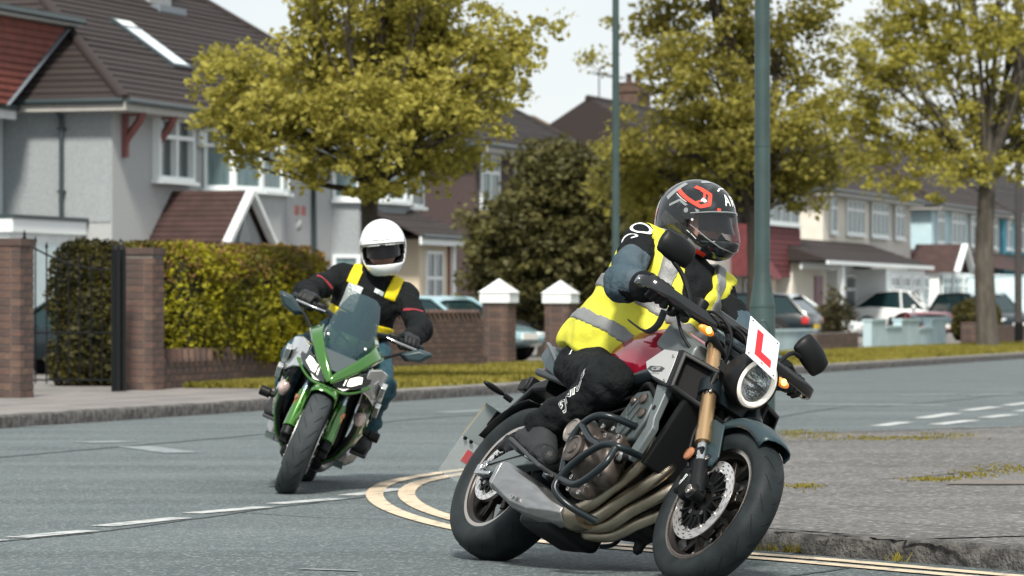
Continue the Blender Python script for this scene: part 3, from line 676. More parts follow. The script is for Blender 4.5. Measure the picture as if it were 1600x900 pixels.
# skylight on the front slope
def on_front(x, f, off=0.0):       # point on the front slope, f up the slope
    y = -.45 + (4 + .45) * f; z = zA + (8.0 - zA) * f; k = math.hypot(4.45, 8.0 - zA); return np.array([x, y - off * (8.0 - zA) / k, z + off * 4.45 / k])
x0, x1 = 5.15, 6.15
g = G(); q = [on_front(x0, .30, .09), on_front(x1, .30, .09), on_front(x1, .62, .09), on_front(x0, .62, .09)]; q2 = [on_front(x0, .30), on_front(x1, .30), on_front(x1, .62), on_front(x0, .62)]
g.add(q + q2, [(0, 1, 2, 3), (4, 5, 1, 0), (5, 6, 2, 1), (6, 7, 3, 2), (7, 4, 0, 3)]); sk = g.out('skylight', 'gutter', rA, smooth=0)
g = G(); g.add([on_front(x0 + .10, .315, .10), on_front(x1 - .10, .315, .10), on_front(x1 - .10, .555, .10), on_front(x0 + .10, .555, .10)], [(0, 1, 2, 3)]); g.out('pane', 'skylight_glass', sk, smooth=0)
g = G(); g.add([on_front(x0 + .10, .57, .10), on_front(x1 - .10, .57, .10), on_front(x1 - .10, .61, .10), on_front(x0 + .10, .61, .10)], [(0, 1, 2, 3)]); g.out('vent_flap', 'upvc', sk, smooth=0)
# eave window, paired lights
window(hA, (la(238), 0), (la(294), 0), 3.42, 4.68, 2, .68, 'glass_dark', proud=.16, fw=.085)
for pz in (181, 231):                # red timber brackets under the eaves
    xb = la(pz) + .35
    g = G(); path = spline([(xb, 0.02, 3.85), (xb, -.06, 4.12), (xb, -.22, 4.34), (xb, -.34, 4.50), (xb, -.42, 4.68)], 5); g.tube(path, .085, 4); g.b2(xb - .07, xb + .07, -.40, 0, 4.60, 4.70); g.b2(xb - .07, xb + .07, -.1, 0, 3.80, 4.6); g.out('bracket', 'corbel_red', hA, smooth=30)
g = G(); g.tube([(-.12, 1.0, 4.6), (-.12, 1.0, .2)], .045, 8); g.tube([(-.45, 1.0, 4.8), (-.12, 1.0, 4.5)], .045, 8)
for z in (1.6, 3.1, 4.3): g.b2(-.17, -.02, .94, 1.06, z, z + .06)
g.out('drainpipe', 'gutter', hA, smooth=60)
g = G(); g.b2(la(306), la(306) + .35, -.12, 0, 4.15, 4.5); g.out('alarm_box', 'upvc', hA, smooth=0, bevel=.03)
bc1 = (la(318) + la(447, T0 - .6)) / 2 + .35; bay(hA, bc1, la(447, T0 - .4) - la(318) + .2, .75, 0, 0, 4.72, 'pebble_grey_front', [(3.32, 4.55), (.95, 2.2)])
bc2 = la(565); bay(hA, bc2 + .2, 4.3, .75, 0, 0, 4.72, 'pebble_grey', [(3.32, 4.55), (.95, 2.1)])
g = G(); g.b2(la(486), la(486) + .08, -.1, 0, 0, 4.6); g.out('party_pipe', 'gutter', hA, smooth=0)
window(hA, (la(622), 0), (la(660), 0), 3.3, 4.5, 2, .7, 'glass_dark')
# crest like wall ornament
xo = la(413)
for dx_ in (-.2, .2):
    g = G(); g.b2(xo + dx_ - .10, xo + dx_ + .10, -.82, -.78, 2.86, 3.06); og = g.out('wall_ornament', 'corbel_red', hA, smooth=0)
g = G(); g.lathe([(.14, 0), (.10, .05), (0, .06)], (xo, -.76, 2.66), (0, -1, 0), 14); g.out('ornament_boss', 'chimney_grey', og, smooth=60)
# gabled porch
xg0, xg1 = la(346, T0 - 1.5), la(414, T0 - 1.5); xm = (xg0 + xg1) / 2
g = G(); a0, a1, ap = (xg0 - .12, 2.18), (xg1 + .12, 2.18), (xm, 3.22)
g.add([(a0[0], -1.62, a0[1]), (xm, -1.62, ap[1]), (xm, .0, ap[1]), (a0[0], .0, a0[1]), (a1[0], -1.62, a1[1]), (a1[0], 0, a1[1])], [(0, 1, 2, 3), (1, 4, 5, 2), (0, 3, 5, 4)]); po = g.out('porch', 'tile_maroon', hA, smooth=0)
courses(po, (a0[0], 0, 2.18), (a0[0], -1.62, 2.18), (xm, -1.62, 3.22), (xm, 0, 3.22), 10, 'tile_maroon', True, .03)
courses(po, (a1[0], -1.62, 2.18), (a1[0], 0, 2.18), (xm, 0, 3.22), (xm, -1.62, 3.22), 10, 'tile_maroon', False, .03)
g = G(); g.bar((a0[0], -1.66, 2.16), (xm, -1.66, 3.2), .10, .16, (0, 1, 0)); g.bar((a1[0], -1.66, 2.16), (xm, -1.66, 3.2), .10, .16, (0, 1, 0)); g.out('bargeboard', 'white_paint', po, smooth=0)
g = G(); g.prism([(xg0, 2.1), (xg1, 2.1), (xm, 3.05)], -1.5, -1.45); g.out('gable_panel', 'pebble_grey', po, smooth=0)
g = G(); g.prism([(xm - .35, 2.2), (xm + .35, 2.2), (xm, 2.75)], -1.53, -1.47); g.out('gable_light', 'glass_dark', po, smooth=0)
for xq in (xg0 + .1, xg1 - .1):
    g = G(); g.b2(xq - .07, xq + .07, -1.5, -1.36, 0, 2.15); g.out('porch_post', 'white_paint', po, smooth=0)
# set-back white wing with a tile hung dormer and a garage
wg, _ = house_at('house', 'white rendered wing with a red tile hung dormer at the left edge', 175); wg.name = 'house'
wall_block(wg, -7, -.05, 2.25, 8, 0, 4.6, 'render_white')
g = G(); V = [(-7.4, 1.8, 4.75), (-.06, 1.8, 4.75), (-.06, 5.2, 7.3), (-7.4, 5.2, 7.3), (-.06, 8.4, 4.75), (-7.4, 8.4, 4.75)]; g.add(V, [(0, 1, 2, 3), (2, 4, 5, 3), (0, 3, 5), (1, 4, 2), (0, 5, 4, 1)]); rw = g.out('roof', 'tile_brown', wg, smooth=0)
courses(rw, V[0], V[1], V[2], V[3], 16, 'tile_brown', True)
g = G(); g.tube([(-7.4, 1.72, 4.72), (-.5, 1.72, 4.72)], .055, 8); g.out('gutter', 'gutter', rw, smooth=60)
g = G(); g.b2(-7.4, -.5, 1.76, 1.82, 4.5, 4.70); g.out('fascia', 'white_paint', rw, smooth=0)
g = G(); g.prism([(-4.5, 4.75), (-1.4, 4.75), (1.38, 6.38), (-4.5, 6.45)], 1.6, 6.0); dm = g.out('dormer', 'tile_red', wg, smooth=0)
for k in range(12):
    z0_, z1_ = 4.76 + k * .135, 4.76 + (k + 1.1) * .135; ed = lambda z: -1.4 + (z - 4.75) * 2.78 / 1.63
    g = G(); g.add([(-4.5, 1.55, z0_), (ed(z0_), 1.55, z0_), (ed(min(z1_, 6.38)), 1.585, min(z1_, 6.38)), (-4.5, 1.585, min(z1_, 6.38)), (-4.5, 1.6, z0_), (ed(z0_), 1.6, z0_)], [(0, 1, 2, 3), (4, 5, 1, 0)]); g.out('hung_tile_course', 'tile_red', dm, smooth=0, fix=False)
g = G(); g.b2(-4.7, 1.75, 1.40, 6.1, 6.42, 6.54); g.out('dormer_fascia', 'white_paint', dm, smooth=0)
g = G(); g.b2(-4.7, 1.78, 1.34, 6.1, 6.541, 6.60); g.tube([(-4.7, 1.33, 6.5), (1.76, 1.33, 6.5)], .05, 8); g.out('dormer_roof', 'gutter', dm, smooth=0)
g = G(); g.bar((1.40, 1.56, 6.36), (-1.38, 1.56, 4.73), .02, .14, (0, 1, 0)); g.out('flashing', 'lead', dm, smooth=0)
window(wg, (-5.9, 2.25), (-5.0, 2.25), 3.1, 4.2, 2, .7, 'glass_dark')
ga = G(); ga.b2(-3.3, -.06, .6, 2.2, 0, 2.3); gar = ga.out('garage', 'white_paint', wg, smooth=0)
g = G(); g.b2(-3.4, -.06, .5, 2.24, 2.3, 2.55); g.out('garage_fascia', 'upvc', gar, smooth=0)
g = G(); g.b2(-3.42, -.05, .46, 2.24, 2.551, 2.62); g.out('garage_roof', 'gutter', gar, smooth=0)
g = G()
for k in range(13): g.b2(-2.66 + k * .19, -2.66 + k * .19 + .175, .56, .62, .05, 2.1)
g.out('garage_door', 'garage_door', gar, smooth=0)
# --- brown house beyond
hB, sB = house_at('house', 'dark brown pebbledash house with white windows behind the evergreen bush', 742)
lb = lambda px, t=T0: sx(px, t) - sB
WB = 9.5
wall_block(hB, 0, WB, 0, 8, 0, 4.85, 'pebble_brown')
hip_roof(hB, 0, WB, 0, 8, 4.95, 7.7, 4.2, 4.2, 'tile_grey', 22, mats=['tile_grey', 'tile_brown'])
window(hB, (lb(750), 0), (lb(779), 0), 3.42, 4.75, 2, .66, 'glass_curtain', fw=.08)
window(hB, (lb(803), 0), (lb(826), 0), 3.42, 4.75, 2, .66, 'glass_curtain', fw=.08)
window(hB, (lb(845), 0), (lb(880), 0), .9, 2.2, 3, .7, 'glass_curtain'); window(hB, (lb(760), 0), (lb(815), 0), .9, 2.2, 3, .7, 'glass_curtain')
g = G(); g.b2(-1.8, -.1, 3.5, 7.5, 0, 3.0); g.out('side_wing', 'pebble_brown', hB, smooth=0)
g = G(); g.add([(-2.2, 3.0, 2.95), (0, 3.0, 2.95), (0, 5.2, 4.0), (-2.2, 5.2, 4.0), (-2.2, 7.6, 2.95), (0, 7.6, 2.95)], [(0, 1, 2, 3), (3, 2, 5, 4), (0, 3, 4)]); wr = g.out('wing_roof', 'tile_maroon', hB, smooth=0)
courses(wr, (-2.2, 3.0, 2.95), (0, 3.0, 2.95), (0, 5.2, 4.0), (-2.2, 5.2, 4.0), 8, 'tile_maroon', True, .03)
# cream ground floor bay with a tiled lean-to roof between the grey and brown houses
hX, sX = house_at('house_extension', 'cream front extension with a brown lean-to roof behind the white helmet', 655, T0 - 1.6, group='extensions and annexes')
lxx = lambda px: sx(px, T0 - 1.6) - sX
wall_block(hX, 0, lxx(712), 0, 1.5, 0, 2.45, 'render_cream')
g = G(); e = lxx(726); xl_ = lxx(636); g.add([(xl_, -.3, 2.5), (e, -.3, 2.5), (e - .5, 1.55, 3.35), (xl_, 1.55, 3.35), (xl_, 1.55, 2.5), (e, 1.55, 2.5)], [(0, 1, 2, 3), (0, 4, 5, 1), (1, 5, 2)]); rx = g.out('roof', 'tile_maroon', hX, smooth=0)
courses(rx, (xl_, -.3, 2.5), (e, -.3, 2.5), (e - .5, 1.55, 3.35), (xl_, 1.55, 3.35), 9, 'tile_brown2', True, .03)
g = G(); g.b2(xl_, e, -.34, -.29, 2.32, 2.49); g.out('fascia', 'upvc', hX, smooth=0)
g = G(); g.tube([(xl_, -.39, 2.5), (e, -.39, 2.5)], .05, 8); g.out('gutter', 'gutter', hX, smooth=60)
window(hX, (lxx(664), 0), (lxx(690), 0), .6, 2.2, 2, .62, 'glass_dark')
g = G(); g.b2(lxx(704), lxx(704) + .14, -.08, 0, 0, 2.4); g.out('drainpipe', 'upvc', hX, smooth=0); g = G(); g.b2(lxx(699), lxx(702), -.03, 0, 0, 2.4); g.out('brick_edge', 'tile_red', hX, smooth=0)
g = G(); g.b2(lxx(716), lxx(740), .9, 1.4, 0, 1.9); ex = g.out('side_shed', 'upvc', hX, smooth=0)
# --- roof far behind with lichen, chimney
hC, sC = house_at('house', 'far house with a lichened brown roof and a brick chimney above the bush', 905, T0 + 3)
lc = lambda px, t=T0 + 3: sx(px, t) - sC
wall_block(hC, 0, 12, 0, 8, 0, 4.25, 'pebble_brown')
hip_roof(hC, 0, 12, 0, 8, 4.3, 7.0, 4.0, 4.2, 'tile_lichen', 20, sep=False)
chimney(hC, lc(990, T0 + 7), 4, 6.4, 8.75, 1.7, .75, 'chimney_brick', 2)
g = G(); g.b2(lc(955, T0 + 6), lc(955, T0 + 6) + 2.6, 2.2, 2.6, 5.85, 6.1); g.out('roof_panel', 'lead', hC, smooth=0)
g = G(); xa = lc(936, T0 + 7); g.tube([(xa, 4, 6.9), (xa, 4, 9.1)], .025, 6); g.tube([(xa - .6, 4, 8.9), (xa + 3.0, 4, 8.9)], .018, 6)
for k in range(6): g.tube([(xa - .4 + k * .6, 3.7, 8.9), (xa - .4 + k * .6, 4.3, 8.9)], .012, 5)
g.out('aerial', 'gutter', hC, smooth=60)
# --- house with the wine red tile hung bay
hD, sD = house_at('house', 'house with a wine red tile hung bay behind the near lamp column', 1142)
ld = lambda px, t=T0: sx(px, t) - sD
WD = ld(1243)
wall_block(hD, -2, WD, 0, 8, 0, 4.7, 'render_grey')
hip_roof(hD, -2, WD, 0, 8, 4.7, 7.4, 0, 0, 'tile_brown', 16, sep=False, ov=.3)
g = G(); g.prism([(-.3, 4.6), (WD - 2.4, 4.6), ((WD - 2.7) / 2, 6.6)], -1.2, .1); g.out('front_gable', 'tile_brown', hD, smooth=0)
wall_block(hD, 0, ld(1207), -.9, 0, 1.95, 3.55, 'tile_hung_wine', 'tile_hung_bay'); db = hD.children[-1] if False else [o for o in hD.children if o.name.startswith('tile_hung_bay')][0]
courses(db, (0, -.92, 1.95), (ld(1207), -.92, 1.95), (ld(1207), -.903, 3.5), (0, -.903, 3.5), 9, 'tile_hung_wine', True, .03, 'hung_tile_course')
window(hD, (0.2, -.9), (ld(1207) - .2, -.9), 3.6, 4.55, 4, .72, 'glass_curtain', fw=.09); window(hD, (ld(1160), -.05), (ld(1180), -.05), .5, 1.85, 2, .68, 'glass_dark'); window(hD, (ld(1183), -.05), (ld(1203), -.05), .5, 1.85, 2, .68, 'glass_dark')
window(hD, (ld(1212), 0), (ld(1230), 0), .5, 1.85, 2, .68, 'glass_curtain'); window(hD, (ld(1211), 0), (ld(1222), 0), 3.4, 4.5, 1, .7, 'glass_curtain')
g = G(); g.add([(-.6, -1.5, 1.85), (ld(1150), -1.5, 1.85), (ld(1150), -.9, 2.7), (-.6, -.9, 2.7)], [(0, 1, 2, 3)]); g.out('canopy', 'tile_hung_wine', hD, smooth=0)
g = G(); g.b2(ld(1145), ld(1145) + .25, -1.3, -1.1, 0, 1.85); g.out('porch_post', 'render_cream', hD, smooth=0)
# --- cream pair
hE, sE = house_at('house', 'pair of ivory and grey rendered houses with a long tiled veranda roof', 1286)
le = lambda px, t=T0: sx(px, t) - sE
WE = le(1424)
wall_block(hE, 0, le(1358), 0, 8, 0, 4.95, 'render_ivory'); wall_block(hE, le(1358) + .01, WE, .03, 8, 0, 4.95, 'render_grey', 'grey_wall')
hip_roof(hE, 0, WE, 0, 8, 5.0, 7.8, 3.6, 0, 'tile_brown', 16, sep=False)
for a, b, c in ((1296, 1306, 1), (1321, 1349, 4), (1360, 1386, 4), (1397, 1411, 2)): window(hE, (le(a), -.02), (le(b), -.02), 3.55, 4.8, c, .7, 'glass_curtain', fw=.09)
g = G(); x0 = le(1292, T0 - 2.2); x1 = le(1457, T0 - 2.2); g.add([(x0, -2.2, 2.45), (x1, -2.2, 2.45), (x1 - 1.2, 0, 3.25), (x0, 0, 3.25), (x0, 0, 2.45), (x1, 0, 2.45)], [(0, 1, 2, 3), (0, 4, 5, 1), (1, 5, 2), (0, 3, 4)]); vr = g.out('veranda_roof', 'tile_brown', hE, smooth=0)
courses(vr, (x0, -2.2, 2.45), (x1, -2.2, 2.45), (x1 - 1.2, 0, 3.25), (x0, 0, 3.25), 7, 'tile_brown', False, .03)
g = G(); g.b2(x0, x1, -2.26, -2.18, 2.34, 2.46); g.out('veranda_fascia', 'upvc', vr, smooth=0)
g = G(); xs0, xs1 = le(1385, T0 - 2) , x1 - .4; g.b2(xs0, xs1, -2.0, -.02, 0, 2.3); g.out('glazed_porch', 'upvc', hE, smooth=0)
for a, b, c in ((1324, 1340, 1), (1343, 1358, 2), (1362, 1383, 2)): window(hE, (le(a, T0 - 1), -.9), (le(b, T0 - 1), -.9), .4, 2.1, c, .7, 'glass_dark', fw=.1)
for a, b in ((1390, 1404), (1407, 1420), (1424, 1436), (1440, 1450)): window(hE, (le(a, T0 - 2), -2.0), (le(b, T0 - 2), -2.0), .7, 2.1, 1, .7, 'glass_dark', fw=.1)
g = G(); g.b2(le(1316, T0 - .9), xs0, -.85, -.0, 0, 2.4); g.out('bay_front', 'upvc', hE, smooth=0)
g = G(); g.b2(le(1294), le(1300), -.06, 0, 0, 2.1); g.out('door', 'door_purple', hE, smooth=0)
g = G(); g.b2(le(1315, T0 - 2.1), le(1315, T0 - 2.1) + .25, -2.15, -1.95, 0, 2.3); g.out('porch_post', 'upvc', hE, smooth=0)
# side garage of the cream pair
hH, sH = house_at('garage', 'ivory side garage with a sloping brown roof left of the cream pair', 1238, T0 - 1, group='extensions and annexes'); tag(hH, cat='garage')
lh = lambda px: sx(px, T0 - 1) - sH
wall_block(hH, 0, lh(1291), 0, 5, 0, 2.4, 'render_ivory')
g = G(); xe = lh(1293); g.add([(-.2, -.3, 2.4), (xe, -.3, 2.4), (xe, 2.0, 3.1), (-.2, 4.2, 4.2), (-.2, 5, 2.4), (xe, 5, 2.4)], [(0, 1, 2, 3), (3, 2, 5, 4), (0, 3, 4)]); rg = g.out('roof', 'tile_brown', hH, smooth=0)
g = G(); g.b2(-.2, xe, -.36, -.29, 2.2, 2.41); g.out('fascia', 'upvc', rg, smooth=0)
g = G(); g.b2(lh(1272), lh(1284), -.05, 0, 0, 2.0); g.out('door', 'door_purple', hH, smooth=0)
# --- pale blue pair
hF, sF = house_at('house', 'pale blue rendered house with a brick side wall and a white gabled porch', 1456)
lf = lambda px, t=T0: sx(px, t) - sF
WF = lf(1562)
wall_block(hF, 0, lf(1512), 0, 8, 0, 4.95, 'render_blue'); wall_block(hF, lf(1512) + .01, WF, .03, 8, 0, 4.95, 'render_grey', 'grey_wall')
hip_roof(hF, 0, WF, 0, 8, 5.0, 7.8, 3.4, 0, 'tile_brown2', 16, sep=False)
for a, b, c in ((1463, 1474, 2), (1485, 1506, 3), (1515, 1531, 2), (1540, 1556, 2)): window(hF, (lf(a), -.02), (lf(b), -.02), 3.5, 4.8, c, .7, 'glass_curtain', fw=.1)
g = G(); g.b2(-3.4, -.02, -.6, 5, 0, 2.75); g.out('brick_side', 'tile_red', hF, smooth=0)
g = G(); g.add([(-3.8, -1.0, 2.8), (WF, -1.4, 2.45), (WF, 0, 3.3), (-3.8, 2.4, 3.6), (-3.8, 5, 2.8)], [(0, 1, 2, 3), (0, 3, 4)]); g.out('lower_roof', 'tile_maroon', hF, smooth=0)
g = G(); xm_ = lf(1512, T0 - 2); g.bar((xm_ - 1.6, -1.9, 2.3), (xm_, -1.9, 3.35), .12, .22, (0, 1, 0)); g.bar((xm_ + 1.6, -1.9, 2.3), (xm_, -1.9, 3.35), .12, .22, (0, 1, 0)); g.out('bargeboard', 'upvc', hF, smooth=0)
g = G(); g.add([(xm_ - 1.7, -1.85, 2.3), (xm_, -1.85, 3.4), (xm_, 0, 3.4), (xm_ - 1.7, 0, 2.3), (xm_ + 1.7, -1.85, 2.3), (xm_ + 1.7, 0, 2.3)], [(0, 1, 2, 3), (1, 4, 5, 2)]); g.out('porch_roof', 'tile_maroon', hF, smooth=0)
g = G(); g.b2(xm_ - 1.5, WF, -1.2, -.02, 0, 2.35); g.out('porch', 'upvc', hF, smooth=0)
for k in range(5): window(hF, (xm_ - 1.3 + k * 2.2, -1.25), (xm_ + .5 + k * 2.2, -1.25), .9, 2.2, 2, .72, 'glass_curtain', fw=.1)
# --- bright blue house at the right edge
hG, sG = house_at('house', 'bright blue rendered house at the right edge behind the pole', 1568)
lg = lambda px, t=T0: sx(px, t) - sG
wall_block(hG, 0, lg(1680), 0, 8, 0, 4.95, 'render_bright_blue')
hip_roof(hG, 0, lg(1680), 0, 8, 5.0, 7.8, 3.4, 0, 'tile_grey', 14, sep=False)
for a, b, c in ((1572, 1580, 1), (1592, 1612, 3)): window(hG, (lg(a), -.02), (lg(b), -.02), 3.5, 4.8, c, .7, 'glass_curtain', fw=.1)
g = G(); g.add([(-1, -1.4, 2.45), (20, -1.4, 2.45), (20, 0, 3.3), (-1, 0, 3.3)], [(0, 1, 2, 3)]); g.out('lower_roof', 'tile_grey', hG, smooth=0)
# ------------------------------------------------------------------ garden walls, piers, gate
BR = []
for m_ in ('brick_a', 'brick_b', 'brick_c'):
    for L_ in (0.205, 0.098):
        g = G(); g.box((0, 0, 0), (L_, .098, .062)); o = g.out('brick', m_, smooth=0); BR.append(o.data); bpy.data.objects.remove(o)
def brick(parent, c, half, rz=0.0):
    me = BR[RNG.choice([0, 0, 1, 1, 1, 2]) * 2 + (1 if half else 0)]; o = bpy.data.objects.new('brick', me); COL.objects.link(o); o.parent = parent
    o.location = c; o.rotation_euler = (0, RNG.uniform(-.008, .008), rz); return o
def pier(name, label, s, t, w, h, cap=None, group=None):
    p = thing(name, label, 'gate pier', S(s, t, .1), S_ANG, group)
    g = G(); g.b2(-w / 2 + .008, w / 2 - .008, -w / 2 + .008, w / 2 - .008, -.02, h - .01); g.out('mortar_core', 'mortar', p, smooth=0)
    n = int(h / .075)
    for k in range(n):
        z = .035 + k * .075; a = w / 2 - .049; fl = 1 if k % 2 else -1
        nb = max(1, round((w - .1) / .215))
        # front face (towards the road): a row along x ; left face: a row along y
        x = -w / 2
        lens = [.205, .098] if w < .36 else [.205, .205]
        if fl < 0: lens = lens[::-1]
        for L_ in lens: brick(p, (x + L_ / 2, -a, z), L_ < .15); x += L_ + .011
        y = -w / 2 + .109
        while y + .098 <= w / 2 + .02:
            L_ = .205 if y + .205 <= w / 2 + .01 else .098; brick(p, (-a, y + L_ / 2, z), L_ < .15, PI / 2); y += L_ + .011
    if cap == 'white':
        g = G(); c = w / 2 + .035; zb = h
        g.b2(-c, c, -c, c, zb, zb + .16); g.add([(-c - .02, -c - .02, zb + .16), (c + .02, -c - .02, zb + .16), (c + .02, c + .02, zb + .16), (-c - .02, c + .02, zb + .16), (0, 0, zb + .38)], [(0, 1, 4), (1, 2, 4), (2, 3, 4), (3, 0, 4), (3, 2, 1, 0)]); g.out('cap', 'white_paint', p, smooth=0)
    elif cap == 'brick':
        g = G(); g.b2(-w / 2 - .012, w / 2 + .012, -w / 2 - .012, w / 2 + .012, h - .01, h + .06); g.out('cap', 'brick_b', p, smooth=0)
    return p
PG = 'brick gate piers'
pier('gate_pier', 'brick pier at the left edge beside the open gateway', sx(19, 2.75), 2.75, .325, 1.50, 'brick', PG)
pier('gate_pier', 'brick pier between the black gate posts and the hedge', sx(226, 2.95), 2.95, .325, 1.47, 'brick', PG)
def garden_wall(name, label, s0, s1, t, h, top=None, m='mortar', t1=None):
    t1 = t if t1 is None else t1; A = S(s0, t, .1); B_ = S(s1, t1, .1); d = B_ - A; L = np.linalg.norm(d); ang = math.atan2(d[1], d[0])
    w = thing(name, label, 'wall', A, ang); g = G(); g.b2(0, L, .012, .2, -.02, h - .012); g.out('mortar_core', 'mortar', w, smooth=0)
    n = int(h / .075)
    for k in range(n):
        x = 0.0 if k % 2 == 0 else -.107
        while x < L - .05:
            if x < 0: brick(w, (.049, .049, .035 + k * .075), True); x += .216; continue
            if x + .205 > L: brick(w, (L - .049, .049, .035 + k * .075), True); break
            brick(w, (x + .1025, .049, .035 + k * .075), False); x += .216
    if top:
        for k in range(int(L / .22)):
            x = .11 + k * .22; o = brick(w, (x, .06, h + .02), False); o.rotation_euler = (0, rad(45) if top == 'saw' else rad(90), 0); o.scale = (.7, 1.6, 1)
    return w
garden_wall('garden_wall', 'low dark brick wall under the hedge', sx(248, 2.95), sx(247, 2.95) + 4.6, 2.95, .34, 'stand', t1=3.3)
garden_wall('garden_wall', 'brick wall with a sawtooth top behind the second rider', sx(596, 5.0), sx(757, 5.0), 5.0, .78, 'saw')
PW = 'brick piers with white pyramid caps'
pier('gate_pier', 'white capped brick pier at the end of the sawtooth wall', sx(780, 5.0), 5.0, .42, .98, 'white', PW)
pier('gate_pier', 'white capped brick pier beside the rider in the yellow vest', sx(876, 5.0), 5.0, .42, .98, 'white', PW)
garden_wall('garden_wall', 'brick wall running right from the second white capped pier', sx(893, 5.0), sx(893, 5.0) + 4.0, 5.0, .72, None)
# black iron gate, two posts and an open leaf
gt = thing('iron_gate', 'black iron gate standing open against the hedge', 'gate', S(sx(196, 2.9), 2.9, .1), S_ANG)
for x in (-.10, -.26):
    g = G(); g.b2(x - .035, x + .035, -.035, .035, 0, 1.5); g.lathe([(.0, 1.56), (.03, 1.54), (.04, 1.5)], (x, 0, 0), (0, 0, 1), 8); g.out('post', 'black_iron', gt, smooth=30)
Lg = 1.0; px0 = np.array([-.28, .02])
dirg = np.array([-.05, 1.0]); dirg /= np.linalg.norm(dirg)
topz = lambda f: 1.28 + .30 * f ** 2
for k in range(9):
    f = k / 8; q = px0 + dirg * Lg * f; g = G(); g.tube([(q[0], q[1], .08), (q[0], q[1], topz(f) + .06)], .009 if k not in (0, 8) else .024, 6); g.lathe([(.0, .09), (.02, .03), (.0, 0)], (q[0], q[1], topz(f) + .05), (0, 0, 1), 6); g.out('bar', 'black_iron', gt, smooth=60)
for fz in (lambda f: .12, lambda f: .62, topz):
    g = G(); g.tube([(*(px0 + dirg * Lg * f), fz(f)) for f in np.linspace(0, 1, 9)], .011, 6); g.out('rail', 'black_iron', gt, smooth=60)
# hedge clipped in two wings: shade put into the gateway end's leaf colour, light into the front's
def two1(P, rs): return (P[:, 2] > 1.18) & (rs.random(len(P)) < .35)
two1.m = 'leaf_hedge_red'
hs0 = sx(250, 3.6)
hedge('hedge', 'clipped olive hedge with sunlit yellow leaf colour and young growth above the low brick wall', hs0, hs0 + 4.4, 3.15, 4.5, .38, 1.62, 'leaf_hedge_lit', 31, 36000, .052, two=two1)
hedge('hedge', 'hedge return with shade in its leaf colour behind the open iron gate', hs0 - .12, hs0 + 1.7, 3.55, 4.95, .1, 1.66, 'leaf_hedge_shaded', 32, 16000, .06)
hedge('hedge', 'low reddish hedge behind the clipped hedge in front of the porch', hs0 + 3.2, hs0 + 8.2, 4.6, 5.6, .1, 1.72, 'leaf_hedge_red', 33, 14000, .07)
# low walls on the right
def low_wall(name, label, px0, px1, t, h, m, steps=None):
    s0, s1 = sx(px0, t), sx(px1, t); w = thing(name, label, 'wall', S(s0, t, .1), S_ANG)
    g = G(); L = s1 - s0; g.prism([(0, -.02), (L, -.02)] + ([(L * a, b) for a, b in steps] if steps else [(L, h), (0, h)]), 0, .2); g.out('wall_panel', m, w, smooth=0)
    g = G(); pr = steps if steps else [(1, h), (0, h)]
    for (a0, h0), (a1, h1) in zip(pr[:-1], pr[1:]):
        if abs(h0 - h1) < .01 and abs(a0 - a1) > .02: g.b2(L * min(a0, a1) - .02, L * max(a0, a1) + .02, -.03, .23, h0, h0 + .05)
    g.out('coping', m, w, smooth=0); return w
low_wall('garden_wall', 'low pale blue wall behind the near lamp column', 1120, 1276, 5.2, .42, 'wall_pale_blue')
garden_wall('garden_wall', 'short brown brick wall left of the notched blue wall', sx(1277, 4.7), sx(1362, 4.7), 4.7, .40, None, t1=5.0)
low_wall('garden_wall', 'pale blue garden wall with square notches in front of the white car', 1362, 1478, 5.1, .62, 'wall_pale_blue', [(1, .62), (.80, .62), (.80, .40), (.62, .40), (.62, .62), (.38, .62), (.38, .46), (.18, .46), (.18, .62), (0, .62)])
pier('gate_pier', 'short brown brick pier left of the thick grey trunk', sx(1516, 5.6), 5.6, .42, .50, 'brick', PG)
garden_wall('garden_wall', 'low brown brick wall behind the thick grey trunk', sx(1522, 5.6), sx(1640, 5.6), 5.6, .46, None)
hedge('shrub', 'round dark olive shrub left of the brown brick pier', sx(1486, 7.7), sx(1486, 7.7) + 2.6, 6.7, 7.7, .1, 1.25, 'leaf_shrub', 41, 12000, .09, round_=.5)
_sh = [o for o in COL.objects if o.name.startswith('shrub')][0]; _sh['category'] = 'shrub'
bs = S(sx(1302, 8), 8, .1)
make_tree('rose_shrub', 'loose leggy shrub with a few red flowers before the ivory garage', bs, .03, .4, [((0, 0, .75), (.42, .6, .5)), ((.25, .2, .6), (.35, .5, .45)), ((-.25, 0, .6), (.3, .5, .45)), ((.05, 0, 1.2), (.2, .3, .3))], 110, 24, .08, 'leaf_rose', 'bark_dark', 51, limbs=10, clump_r=.14)
# verge grass
rs = np.random.default_rng(77)
def grass(name, label, fn, n, hgt, m, seed, wid=.012):
    rs = np.random.default_rng(seed); P = fn(n, rs); a = rs.random(len(P)) * 2 * PI; hh = hgt * (.5 + rs.random(len(P))); dx = np.stack([np.cos(a), np.sin(a), 0 * a], 1) * wid; ln = np.stack([rs.normal(0, .4, len(P)), rs.normal(0, .4, len(P)), np.ones(len(P))], 1) * hh[:, None]
    V = np.stack([P - dx, P + dx, P + ln], 1).reshape(-1, 3); F = np.arange(len(P) * 3).reshape(-1, 3); o = tri_obj(name, V, F, m); return tag(o, label, 'grass', kind='stuff')
def vf(n, rs):
    s = -.5 + 60 * rs.random(n) ** 1.6; t = .6 + rs.random(n) * np.minimum(4.3, 2.4 + .18 * (s + .5)); keep = np.array([noise.noise(Vector((a * .8, b * 1.5, 0))) for a, b in zip(s, t)]) > -.32; s, t = s[keep], t[keep]; return SO + SU * s[:, None] + SN * t[:, None] + np.array([0, 0, .104])
grass('verge_grass', 'short olive grass growing along the verge', vf, 90000, .055, 'grass_blade', 61, .02)
